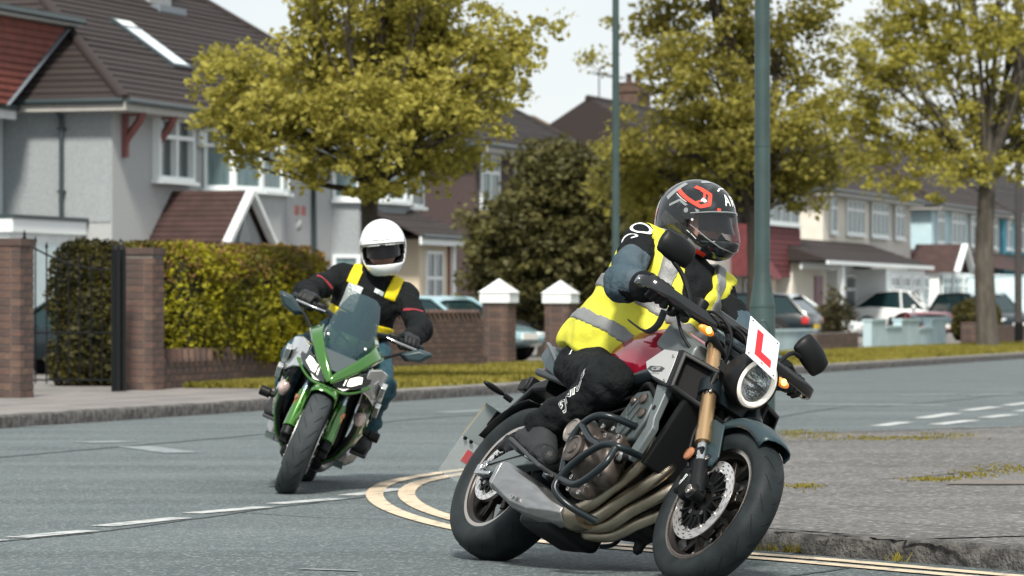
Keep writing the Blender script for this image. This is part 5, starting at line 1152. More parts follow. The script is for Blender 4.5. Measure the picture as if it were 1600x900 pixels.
# --- handlebar, controls, guards, mirrors, clocks
bar = [(.935, -.395, .985), (.965, -.28, .978), (1.005, -.17, .972), (1.03, -.09, .955), (1.035, 0, .950)]
g = G(); g.tube(bar + [(x, -y, z) for x, y, z in bar[-2::-1]], .0125, 14, smooth=5); hb_ = g.out('handlebar', 'black_steel', A_, smooth=60)
for sy in (-1, 1):
    q = lambda x, y, z: (x, sy * y, z)
    g = G(); g.tube([q(.962, .265, .9785), q(.937, .385, .985)], .0172, 16); g.out('grip', 'rubber', hb_, smooth=60)
    g = G(); g.tube([q(.936, .388, .985), q(.925, .425, .987)], .017, 14); g.out('bar_end', 'steel', hb_, smooth=60)
    g = G(); P_ = spline([q(.93, .418, .987), q(.965, .418, .985), q(1.005, .395, .982), q(1.03, .34, .980), q(1.045, .26, .976), q(1.062, .185, .974), q(1.078, .125, .974)], 5)
    rings = []
    for i in range(len(P_)):
        t_ = P_[min(i + 1, len(P_) - 1)] - P_[max(i - 1, 0)]; t_ /= np.linalg.norm(t_); nx = np.cross(t_, [0, 0, 1]); nx /= np.linalg.norm(nx); w_ = .007; h_ = .017 + .004 * math.sin(i / len(P_) * PI)
        rings.append([P_[i] + nx * a * w_ + np.array([0, 0, 1]) * b * h_ for a, b in ((-1, -.7), (-.6, -1), (.6, -1), (1, -.7), (1, .7), (.6, 1), (-.6, 1), (-1, .7))])
    g.loft(rings); g.out('lever_guard', 'black_gloss', hb_, smooth=40)
    g = G(); g.tube([q(.99, .19, .965), q(1.015, .24, .966), q(1.01, .32, .968), q(.99, .385, .97)], [.008, .007, .006, .007], 10, smooth=5, flat=.7); g.out('lever', 'steel_brushed', hb_, smooth=60)
    g = G(); g.box(q(.975, .225, .978), (.05, .06, .045)); g.box(q(.955, .25, .965), (.04, .03, .06)); g.out('switch_cluster', 'black_plastic', hb_, smooth=30, bevel=.008)
    g = G(); g.tube([q(1.0, .215, .985), q(.99, .235, 1.025), q(.965, .285, 1.085), q(.945, .335, 1.115)] if sy < 0 else [q(.97, .235, .985), q(.955, .25, 1.03), q(.945, .275, 1.075), q(.935, .30, 1.095), q(.93, .335, 1.10)], .0085, 10, smooth=5); ms = g.out('mirror', 'black_plastic', A_, smooth=60)
    cy = (.945, .345, 1.16) if sy < 0 else (.925, .375, 1.13)
    RM = np.array([[1, 0, .1], [0, 1, 0], [-.1, 0, 1]]) if sy < 0 else np.array([[1, 0, .1], [0, .93, .37], [-.1, -.37, .93]])
    f = lambda P: smax(sunion(.015, sd_ell(P, q(cy[0] + .004, cy[1], cy[2]), (.030, .078, .050), RM), sd_box(P, q(cy[0] - .004, cy[1], cy[2]), (.016, .074, .046), .015, RM)), -(P[:, 0] - (cy[0] - .012)), .006)
    sdf_obj('mirror_shell', f, q(cy[0] - .06, cy[1] - .10 * sy, cy[2] - .09), tuple(np.array(q(cy[0] + .06, cy[1] + .10 * sy, cy[2] + .09))), .006, 'black_plastic', ms)
    g = G(); gl = [q(cy[0] - .0135, cy[1] + a, cy[2] + b) for a, b in ((-.062, -.028), (-.05, -.036), (.05, -.036), (.066, -.02), (.066, .02), (.05, .034), (-.05, .034), (-.066, .02))]; g.add(gl, [tuple(range(8))]); g.out('mirror_glass', 'mirror_glass', ms, smooth=0)
    # indicators
    f2 = lambda P: sd_ell(P, q(1.135, .188, .912), (.018, .036, .016))
    ind = sdf_obj('indicator', f2, (1.10, sy * .188 - .05, .88), (1.17, sy * .188 + .05, .95), .005, 'amber_on', A_)
    g = G(); g.lathe([(0, .004), (.010, .003), (.013, 0)], q(1.152, .188, .913), (1, 0, .05), 14); g.out('indicator_bulb', 'amber_glow', ind, smooth=60)
    g = G(); g.tube([q(1.13, .150, .905), q(1.13, .10, .885), q(1.12, .07, .875)], [.016, .013, .015], 10, smooth=3); g.out('indicator_stalk', 'black_plastic', ind, smooth=60)
g = G(); g.box((.995, 0, 1.02), (.10, .17, .03), np.array([[.8, 0, .6], [0, 1, 0], [-.6, 0, .8]])); clk = g.out('instrument', 'black_plastic', A_, smooth=30, bevel=.012)
g = G(); g.box((.988, 0, 1.037), (.075, .14, .004), np.array([[.8, 0, .6], [0, 1, 0], [-.6, 0, .8]])); g.out('screen', 'glass_dark', clk, smooth=0)
# cables looping before the bars
for k, pts in enumerate([[(1.0, -.2, .975), (1.09, -.16, 1.0), (1.14, -.10, .96), (1.15, -.07, .88), (1.12, -.05, .78)], [(.98, .2, .975), (1.09, .14, 1.01), (1.14, .06, .95), (1.14, .03, .85), (1.10, .0, .75)], [(.99, -.22, .97), (1.06, -.14, .99), (1.12, -.03, .98), (1.15, .0, .90), (1.13, .02, .80)], [(1.0, -.15, .96), (1.07, -.08, .94), (1.12, -.06, .86), (1.13, -.08, .74)], [(.96, -.24, .965), (.99, -.20, .90), (1.03, -.17, .86), (1.08, -.10, .82)]]):
    g = G(); g.tube(pts, .006, 8, smooth=6); g.out('cable', 'hose', A_, smooth=60)
g = G(); g.tube([(1.02, -.05, .985), (1.07, -.03, 1.01), (1.12, .02, .99)], .010, 8, smooth=4); g.out('brake_reservoir_hose', 'hose', A_, smooth=60)
g = G(); g.lathe([(.022, 0), (.026, .03), (.026, .045), (.02, .05)], (1.02, -.19, .985), (0, 0, 1), 18); g.out('brake_reservoir', 'black_plastic', A_, smooth=40)
# --- tank, shrouds, scoop
f = lambda P: sunion(.05, sd_ell(P, (.66, 0, .845), (.27, .165, .125)), sd_box(P, (.73, 0, .875), (.16, .13, .085), .06), sd_box(P, (.60, 0, .80), (.17, .155, .075), .05))
tk = sdf_obj('fuel_tank', f, (.36, -.2, .69), (.98, .2, 1.0), .012, 'tank_red', A_)
for sy in (-1, 1):
    f = lambda P: smax(sunion(.03, sd_box(P, (.93, sy * .085, .865), (.15, .075, .055), .022, np.array([[.94, 0, .34], [0, 1, 0], [-.34, 0, .94]])), sd_box(P, (1.02, sy * .10, .81), (.07, .055, .05), .02)), P[:, 0] - 1.075, .01)
    sdf_obj('tank_shroud', f, (.74, -.19 if sy < 0 else -.01, .72), (1.11, .01 if sy < 0 else .19, .97), .009, 'panel_grey', A_)
    g = G(); g.tube([(.775, sy * .03, .968), (.79, sy * .09, .955), (.83, sy * .15, .90)], .006, 6, smooth=4); g.out('tank_trim', 'panel_silver', A_, smooth=60)
    # intake scoop: closed box with a dark mouth looking forward
    o_, i_ = sy * .238, sy * .12
    rim_o = [(1.118, .792), (1.205, .788), (1.225, .77), (1.235, .70), (1.222, .640), (1.150, .652)]      # outer lip runs back, inner lip runs forward
    Lx = lambda P3: [tuple(p) for p in P3]
    rear = [(.915, sy * .20, .795), (1.00, sy * .20, .690), (.985, sy * .12, .69), (.90, sy * .12, .80)]
    front = [(1.135, o_, .797), (1.158, o_, .655), (1.225, i_, .632), (1.225, i_, .785)]
    mid = [(1.02, o_, .806), (1.02, o_, .684), (1.05, i_, .66), (1.02, i_, .81)]
    g = G(); g.loft([rear, mid, front], cap=False); g.add(rear, [(0, 1, 2, 3)]); sc = g.out('intake_scoop', 'panel_grey', A_, smooth=20, bevel=.006)
    g = G(); oy = o_ + sy * .0045; g.prism([(.935, .745), (1.018, .800), (1.118, .793), (1.130, .740), (1.142, .662), (1.022, .690), (.965, .716)], o_, oy); pn = g.out('scoop_panel', 'panel_silver', sc, smooth=20, bevel=.003)
    fr = [np.array(p) for p in front]; cen = sum(fr) / 4; outl = [cen + (p - cen) * 1.06 + np.array([.012, 0, 0]) for p in fr]; inn = [cen + (p - cen) * .80 + np.array([.018, 0, 0]) for p in fr]
    g = G(); bk = [p + np.array([-.03, 0, 0]) for p in outl]; g.loft([bk, outl, inn, [p + np.array([-.05, 0, 0]) for p in inn]], cap=False); g.out('scoop_frame', 'black_plastic', sc, smooth=20, bevel=.006)
    g = G(); g.add([p + np.array([-.045, 0, 0]) for p in inn], [(0, 1, 2, 3)]); g.out('scoop_shade', 'groove', sc, smooth=0)  # flat black sheet, the shade inside the mouth put into its colour
    if sy < 0:
        bolts(pn, [(1.105, oy - .0005, .772), (1.125, oy - .0005, .672)], .006, (0, -1, 0), 'panel_bolt')
        g = G(); g.prism([(.972, .716), (.985, .729), (1.06, .728), (1.085, .722), (1.075, .708), (1.02, .705)], oy - .0022, oy); bd = g.out('badge', 'print_dark', pn, smooth=0)
        Vt, Ft = text_mesh('CB', .030, True, .3); Vt = Vt * np.array([1.5, .62, 1]); decal('badge_letters', Vt, Ft, (1.028, oy - .1, .7175), (1, 0, 0), (0, 0, 1), 'panel_silver', bd, [bvh_of(bd)], .001, .05)
        Vt, Ft = text_mesh('NEO SPORTS CAFE', .008); decal('badge_caption', Vt, Ft, (1.03, oy - .1, .699), (1, 0, 0), (0, 0, 1), 'print_dark', pn, [bvh_of(pn)], .001, .05)
    # radiator side cover
    g = G(); g.prism([(1.035, .672), (1.118, .664), (1.128, .535), (1.150, .500), (1.130, .400), (1.100, .360), (1.072, .385), (1.100, .500), (1.080, .560)], sy * .185, sy * .216); rs_ = g.out('radiator_cover', 'panel_grey', A_, smooth=20, bevel=.006)
    g = G(); g.lathe([(.010, 0), (.010, .002)], (1.098, sy * .216, .575), (0, sy, 0), 12); g.out('cover_hole', 'groove', rs_, smooth=40)
    # frame tubes
    g = G(); g.tube([(1.06, sy * .09, .80), (.98, sy * .14, .775), (.86, sy * .155, .735), (.72, sy * .165, .665), (.60, sy * .165, .53), (.52, sy * .16, .40), (.50, sy * .15, .30)], [.03, .03, .03, .03, .028, .026, .024], 14, smooth=6); g.out('frame_tube', 'black_steel', A_, smooth=60)
    g = G(); g.tube([(.75, sy * .15, .67), (.50, sy * .13, .66), (.20, sy * .115, .71), (-.08, sy * .09, .76)], .016, 10, smooth=5); g.out('seat_rail', 'black_steel', A_, smooth=60)
bt = bvh_of(tk)
# gold wing like badge on the tank: five feather bars
wing = [[(-.05 + .006 * k, .026 - .012 * k), (.045 - .014 * k, .020 - .012 * k), (.040 - .014 * k, .011 - .012 * k), (-.035 + .008 * k, .016 - .012 * k)] for k in range(5)]
for w_ in wing:
    V2, F2 = poly2(w_); decal('tank_badge', V2, F2, (.77, -.10, 1.1), (1, 0, .0), (0, .9, .35), 'gold_wing', tk, [bt], .0015, .02)
# --- radiator
g = G(); g.box((1.150, 0, .515), (.028, .34, .29), np.array([[.97, 0, .24], [0, 1, 0], [-.24, 0, .97]])); ra = g.out('radiator', 'engine_black', A_, smooth=0, bevel=.004)
g = G(); Rr = np.array([[.97, 0, .24], [0, 1, 0], [-.24, 0, .97]])
for k in range(44): g.box(np.array([1.150, 0, .515]) + Rr @ np.array([.017, 0, -.135 + k * .0063]), (.006, .33, .0022), Rr)
tag(g.out('radiator_fins', 'rad_fin', ra, smooth=0), kind='stuff')
# --- engine
f = lambda P: sunion(.025, sd_box(P, (.70, 0, .36), (.20, .18, .095), .03), sd_box(P, (.88, 0, .47), (.09, .185, .10), .02, np.array([[.88, 0, .47], [0, 1, 0], [-.47, 0, .88]])), sd_box(P, (.60, 0, .42), (.12, .15, .06), .03), sd_box(P, (.72, .06, .25), (.14, .09, .05), .04))
sdf_obj('crankcase', f, (.40, -.24, .10), (1.08, .24, .62), .014, 'engine_black', A_)
RH = np.array([[.90, 0, .43], [0, 1, 0], [-.43, 0, .90]])
for sy in (-1, 1):
    g = G(); g.prism([(.905, .640), (.985, .652), (1.048, .598), (1.052, .535), (1.030, .452), (.960, .425), (.890, .470), (.868, .540)], sy * .165, sy * .205); ch = g.out('cylinder_head', 'engine_grey', A_, smooth=30, bevel=.010, seg=3)
    for p, r in (((.985, .613), .021), ((1.022, .553), .020), ((.93, .60), .016)):
        g = G(); g.lathe([(r, 0), (r, .010), (r * .7, .015), (0, .016)], (p[0], sy * .204, p[1]), (0, sy, 0), 20); g.out('head_boss', 'engine_bronze', ch, smooth=40)
    for a, b in (((.955, .60), (.905, .50)), ((.985, .58), (.94, .47)), ((1.015, .52), (.975, .45)), ((.90, .57), (.96, .50)), ((.92, .52), (1.02, .50))):
        g = G(); g.bar((a[0], sy * .207, a[1]), (b[0], sy * .207, b[1]), .009, .009, (0, 1, 0)); g.out('casting_rib', 'engine_grey', ch, smooth=30, bevel=.002)
    # clutch / generator covers
    f = lambda P: sunion(.010, sd_box(P, (.90, sy * .20, .335), (.115, .045, .085), .04), sd_cap(P, (.915, sy * .20, .330), (.915, sy * .258, .330), .085, .080) , sd_cap(P, (.795, sy * .20, .415), (.795, sy * .250, .415), .068, .060), sd_box(P, (.89, sy * .21, .245), (.055, .03, .05), .02), sd_box(P, (.93, sy * .20, .43), (.07, .035, .03), .015))
    ec = sdf_obj('engine_cover', f, (.68, -.36 if sy < 0 else .14, .16), (1.07, -.14 if sy < 0 else .36, .52), .008, 'engine_bronze', A_)
    for c_, r_ in (((.915, .330), .052), ((.795, .415), .047)):
        g = G(); yb = sy * (.338 if r_ > .05 else .309); g.lathe([(r_, -.01), (r_, .004), (r_ * .85, .009), (r_ * .8, .004), (r_ * .45, .004), (r_ * .4, .010), (0, .011)], (c_[0], yb, c_[1]), (0, sy, 0), 28); g.out('round_cap', 'engine_bronze' if r_ > .05 else 'cover_pale', ec, smooth=40)
    pts = [(.915 + .104 * math.cos(a), sy * .245, .330 + .104 * math.sin(a)) for a in np.arange(.2, 6.2, .62)] + [(.86, sy * .235, .475), (.94, sy * .235, .468), (.99, sy * .23, .44), (.84, sy * .235, .215), (.92, sy * .235, .205)]
    if sy < 0: bolts(ec, pts, .0095, (0, -1, 0), 'cover_bolt')
    # crash bars
    yb = sy * .33
    for pts in ([(1.02, sy * .20, .50), (1.0, sy * .29, .487), (.955, yb, .470), (.883, yb, .432), (.858, yb, .370), (.880, yb, .30), (.912, yb, .235)], [(1.14, sy * .20, .385), (1.167, sy * .30, .366), (1.09, yb, .358), (.975, yb, .292), (.918, yb, .222), (.922, yb, .165), (.98, sy * .28, .130), (1.03, sy * .18, .125)], [(1.157, sy * .315, .355), (1.160, yb, .275), (1.05, yb, .196), (.925, yb, .208)], [(.886, yb, .428), (.99, yb, .375), (1.07, yb, .355)]):
        g = G(); g.tube(pts, .0132, 14, smooth=6); g.out('crash_bar', 'black_steel', A_, smooth=60)
# --- exhaust
H4 = [[(1.03, -.15, .50), (1.075, -.15, .455), (1.045, -.135, .37), (.935, -.130, .285), (.84, -.130, .212), (.735, -.125, .178)], [(1.05, -.05, .49), (1.12, -.06, .43), (1.09, -.085, .345), (.955, -.085, .262), (.85, -.085, .187), (.725, -.095, .158)], [(1.05, .05, .49), (1.13, .03, .42), (1.11, -.02, .34), (.97, -.035, .250), (.84, -.035, .176), (.69, -.055, .150)], [(1.03, .15, .50), (1.11, .13, .42), (1.09, .06, .32), (.95, .025, .228), (.80, .02, .160), (.63, -.02, .142)]]
for pts in H4:
    g = G(); g.tube(pts, .0245, 16, smooth=8); g.out('header_pipe', 'header_pipe', A_, smooth=60)
g = G(); g.tube([(.80, -.10, .175), (.74, -.105, .165), (.68, -.12, .158), (.62, -.15, .155)], [.055, .064, .046, .038], 18, smooth=4, flat=.8); g.out('collector', 'header_pipe', A_, smooth=60)
def qring(x, y0, y1, z0, z1, ch=.018, sk=0.0):
    return [(x, y0 + ch, z0), (x, y1 - ch, z0), (x, y1, z0 + ch), (x, y1, z1 - ch), (x + sk, y1 - ch, z1), (x + sk, y0 + ch, z1), (x + sk, y0, z1 - ch), (x, y0, z0 + ch)]
g = G(); g.loft([qring(.295, -.255, -.165, .190, .285), qring(.330, -.262, -.155, .178, .298), qring(.50, -.255, -.120, .120, .258), qring(.60, -.235, -.10, .108, .232), qring(.69, -.20, -.08, .112, .205, .03), qring(.745, -.175, -.09, .122, .190, .025)]); si = g.out('silencer', 'steel_brushed', A_, smooth=25, bevel=.004)
g = G(); g.loft([qring(.286, -.257, -.163, .188, .287), qring(.322, -.2635, -.1535, .1765, .2995)]); g.out('silencer_cap', 'steel_brushed', si, smooth=25, bevel=.004)
g = G(); g.lathe([(.022, 0), (.022, .004), (.017, .005), (.016, -.02)], (.284, -.205, .232), (-1, 0, 0), 18, cap=False); g.out('tail_pipe', 'groove', si, smooth=40)
bolts(si, [(.53, -.260, .150)], .010, (0, -1, 0), 'silencer_bolt')
f = lambda P: sunion(.03, sd_box(P, (.56, -.04, .140), (.13, .12, .045), .03), sd_box(P, (.48, -.02, .17), (.10, .10, .06), .03)); sdf_obj('exhaust_chamber', f, (.34, -.22, .07), (.82, .12, .25), .012, 'engine_black', A_)
f = lambda P: sunion(.02, sd_box(P, (.80, .07, .225), (.12, .07, .035), .02), sd_cap(P, (.86, .12, .20), (.86, .12, .16), .02, .02)); sdf_obj('sump', f, (.60, -.03, .12), (.98, .20, .30), .012, 'engine_black', A_)
g = G(); g.tube([(.62, .17, .24), (.56, .19, .20), (.46, .20, .19)], .009, 8, smooth=4); g.out('side_stand', 'black_steel', A_, smooth=60)
# --- swingarm, rear brake, chain guard
for sy in (-1, 1):
    g = G(); R0 = np.array([.955, 0, .297])
    rings = [];
    for x, z, hh_, y0_, y1_ in ((-.045, .296, .020, .115, .140), (.02, .312, .030, .112, .146), (.12, .343, .042, .108, .152), (.25, .372, .044, .104, .152), (.36, .388, .046, .10, .15), (.50, .40, .05, .09, .15)):
        rings.append([(x, sy * y0_, z - hh_), (x, sy * y1_, z - hh_), (x, sy * (y1_ + .004), z + .1 * hh_), (x, sy * y1_, z + hh_), (x, sy * y0_, z + hh_)])
    g.loft(rings); sa = g.out('swingarm', 'panel_grey', A_, smooth=20, bevel=.004)
    g = G(); g.bar((.02, sy * .1535, .318), (.30, sy * .158, .384), .004, .004, (0, 1, 0)); g.out('arm_groove', 'groove', sa, smooth=0)
    g = G(); g.lathe([(.019, 0), (.019, .016), (.012, .018), (.011, .008), (0, .008)], (0, sy * .143, .315), (0, sy, 0), 8); g.box((-.055, sy * .128, .300), (.03, .04, .04)); g.tube([(-.085, sy * .128, .300), (-.04, sy * .128, .300)], .008, 8); g.box((.005, sy * .146, .287), (.09, .010, .014)); g.out('chain_adjuster', 'steel', sa, smooth=40, bevel=.002)
f = lambda P: sunion(.012, sd_box(P, (.050, -.118, .420), (.050, .026, .026), .012, RH), sd_cap(P, (.005, -.13, .405), (.03, -.13, .415), .016, .018), sd_cap(P, (.07, -.14, .45), (.09, -.13, .46), .012, .012)); rc = sdf_obj('rear_caliper', f, (-.04, -.17, .35), (.16, -.07, .50), .006, 'engine_black', A_)
g = G(); g.tube([(.09, -.13, .45), (.14, -.135, .44), (.22, -.14, .41)], .007, 8, smooth=4); g.out('brake_hose', 'hose', rc, smooth=60)
g = G(); g.lathe([(.03, -.02), (.06, -.015), (.078, 0), (.078, .006), (.05, .008)], (0, -.088, .315), (0, -1, 0), 28); g.out('disc_hub', 'engine_grey', wrA, smooth=40)
# --- rearsets (peg, heel plate, lever)
for sy in (-1, 1):
    g = G(); g.tube([(.50, sy * .15, .315), (.505, sy * .28, .318)], .012, 10); g.out('foot_peg', 'steel', A_, smooth=60)
    g = G(); g.prism([(.44, .38), (.56, .41), (.60, .33), (.53, .27), (.46, .29)], sy * .150, sy * .160); g.out('heel_plate', 'panel_grey', A_, smooth=20, bevel=.004)
    g = G(); g.tube([(.50, sy * .17, .30), (.58, sy * .21, .275), (.68, sy * .24, .262)], .007, 8, smooth=4); g.out('foot_lever', 'steel', A_, smooth=60)
    g = G(); g.tube([(.20, sy * .145, .46), (.25, sy * .14, .53), (.36, sy * .13, .60)], .012, 8, smooth=4); g.tube([(.185, sy * .15, .47), (.165, sy * .165, .53)], .0115, 10); g.out('pillion_peg', 'steel', A_, smooth=60)
# --- seat and tail
f = lambda P: sunion(.03, sd_box(P, (.28, 0, .775), (.24, .12, .035), .03, np.array([[.985, 0, .17], [0, 1, 0], [-.17, 0, .985]])), sd_box(P, (.02, 0, .855), (.12, .095, .040), .035, np.array([[.97, 0, -.22], [0, 1, 0], [.22, 0, .97]])), sd_ell(P, (.13, 0, .83), (.09, .11, .055)))
sdf_obj('seat', f, (-.16, -.16, .68), (.56, .16, .95), .012, 'seat_vinyl', A_)
for sy in (-1, 1):
    rr = [[(.17, sy * .10, .70), (.17, sy * .135, .715), (.15, sy * .13, .79), (.13, sy * .09, .80)], [(.02, sy * .095, .745), (.01, sy * .128, .765), (-.01, sy * .118, .842), (-.02, sy * .08, .862)], [(-.10, sy * .07, .800), (-.11, sy * .10, .825), (-.115, sy * .09, .872), (-.115, sy * .06, .892)], [(-.155, sy * .05, .845), (-.16, sy * .065, .855), (-.16, sy * .065, .875), (-.155, sy * .05, .885)]]
    g = G(); g.loft(rr); tl = g.out('tail_panel', 'panel_slate', A_, smooth=40, bevel=.006)
    g = G(); g.tube([(-.15, sy * .07, .892), (-.06, sy * .115, .868), (.06, sy * .132, .81), (.15, sy * .135, .755)], .010, 8, smooth=4, flat=.6); g.out('tail_edge', 'panel_grey', tl, smooth=60)
    # rear indicators: stalk and lamp
    g = G(); g.tube([(-.255, sy * .05, .648), (-.262, sy * .085, .652)], .012, 8); ri = g.out('rear_indicator', 'black_plastic', A_, smooth=60)
    f = lambda P: sd_ell(P, (-.27, sy * .135, .655), (.016, .055, .013)); sdf_obj('indicator_body', f, (-.30, sy * .135 - .06, .63), (-.24, sy * .135 + .06, .68), .005, 'black_plastic', ri)
g = G(); g.loft([qring(-.03, -.06, .06, .70, .76, .01), qring(-.16, -.045, .045, .70, .74, .01), qring(-.26, -.03, .03, .625, .665, .008), qring(-.34, -.025, .025, .54, .60, .008), qring(-.37, -.025, .025, .47, .50, .006)]); g.out('plate_hanger', 'black_plastic', A_, smooth=25, bevel=.003)
g = G(); g.box((-.13, 0, .80), (.05, .09, .035)); g.out('tail_light', 'tail_lens', A_, smooth=30, bevel=.01)
g = G(); g.box((-.28, 0, .735), (.05, .06, .05)); g.box((-.25, 0, .745), (.03, .05, .06)); g.out('plate_lamp', 'black_plastic', A_, smooth=30, bevel=.005)
g = G(); g.prism([(-.335, .605), (-.340, .607), (-.405, .462), (-.400, .460)], -.10, .10); npl = g.out('number_plate', 'plate_back', A_, smooth=0, bevel=.002)
g = G(); g.prism([(-.330, .60), (-.335, .602), (-.365, .54), (-.355, .54)], -.045, .045); g.out('plate_mount', 'black_plastic', npl, smooth=0)
g = G(); g.bar((-.336, -.101, .608), (-.403, -.101, .461), .002, .004, (0, 1, 0)); g.out('plate_edge', 'gold_wing', npl, smooth=0)
g = G(); g.prism([(-.400, .462), (-.402, .463), (-.445, .300), (-.443, .299)], -.10, .09); fl = g.out('mud_flap', 'flap_clear', A_, smooth=0)
g = G(); g.prism([(-.408, .425), (-.4105, .4255), (-.4235, .3755), (-.421, .375)], -.045, .005); g.out('flap_sticker', 'sticker_red', fl, smooth=0)
for y in (-.085, -.055):
    g = G(); g.lathe([(.008, 0), (.007, .008), (0, .009)], (-.398, y, .455), (1, 0, -.3), 10); g.out('flap_clip', 'black_plastic', fl, smooth=40)
g = G(); ring = []
for a in np.linspace(rad(100), rad(195), 12):
    c, s = math.cos(a), math.sin(a); ring.append([(.0 + .345 * c, y * (1 - .0 * abs(y)), .315 + (.345 - abs(y) * .15) * s) for y in (-.085, -.04, 0, .04, .085)])
g.loft(ring[:7], cap=False, closed_ring=False); hg = g.out('hugger', 'black_plastic', A_, smooth=60); so = hg.modifiers.new('thick', 'SOLIDIFY'); so.thickness = .004
# shock, hoses and boxes that fill the middle
g = G(); g.tube([(.46, .0, .36), (.56, .02, .62)], .035, 14); g.tube([(.60, -.1, .58), (.70, -.13, .60), (.85, -.12, .66), (.98, -.12, .66)], .016, 10, smooth=4); g.out('shock_absorber', 'engine_black', A_, smooth=60)
f = lambda P: sunion(.03, sd_box(P, (.62, 0, .62), (.16, .11, .10), .04), sd_box(P, (.88, 0, .70), (.14, .12, .06), .03), sd_box(P, (.42, 0, .66), (.14, .10, .06), .03)); sdf_obj('air_box', f, (.24, -.16, .46), (1.06, .16, .80), .016, 'engine_black', A_)
for pts, r in (([(1.09, -.19, .385), (1.05, -.215, .372), (1.02, -.21, .36), (.99, -.18, .37)], .016), ([(1.06, -.17, .60), (1.00, -.20, .66), (.93, -.19, .675), (.86, -.16, .66)], .013), ([(.74, -.17, .60), (.82, -.18, .62), (.90, -.17, .655)], .007), ([(.60, -.19, .46), (.70, -.20, .52), (.80, -.19, .56), (.88, -.17, .60)], .006)):
    g = G(); g.tube(pts, r, 12, smooth=5); g.out('coolant_hose' if r > .01 else 'wiring', 'hose', A_, smooth=60)
g = G(); g.lathe([(.021, 0), (.021, .014), (.016, .015)], (1.045, -.215, .372), (-.4, -1, 0), 18); g.out('hose_clip', 'steel', A_, smooth=40)
g = G(); g.bar((.62, -.185, .40), (.70, -.19, .52), .02, .05, (0, 1, 0)); g.out('footrest_hanger', 'panel_grey', A_, smooth=30, bevel=.004)
# ------------------------------------------------------------------ second motorcycle: green faired tourer
mat('green_paint', (0.036, 0.14, 0.016), 0.14, coat=1.0, metal=.35); mat('cowl_silver', (0.50, 0.52, 0.52), 0.12, metal=.7, coat=1.0); mat('cowl_black', (0.007, 0.008, 0.009), 0.35, spec=.3)
mat('smoke_screen', (0.018, 0.042, 0.052), 0.03, spec=.5, alpha=.86, coat=.2); mat('lamp_lit', (1, .95, .85), .2, emit=(1.0, .93, .80), estr=.85); mat('lamp_dark', (0.02, 0.025, 0.027), 0.08, coat=1.0); mat('lens_pink', (0.55, 0.42, 0.40), 0.15, coat=1.0, var=.5, vscale=40)
mat('fork_blue', (0.32, 0.42, 0.46), 0.2, metal=.9)
MB = ride_pose(-1.1705, 21.4845, -1.5612, .39854)
B_ = thing('motorcycle', 'green faired sport tourer motorcycle with a tall smoked windscreen leaning left', 'motorcycle', matrix=MB)
wheel(B_, FW, .30, .12, 6, .155, (-.068, .068), seed=.2, lip='rim_bronze', rimm='engine_black', brg='rubber_worn'); wheel(B_, RW, .315, .18, 6, .12, (-.098,), seed=.5, lip='rim_bronze', rimm='engine_black', brg='rubber_worn')
def bxf(z): return 1.45 - .42 * (z - .30)
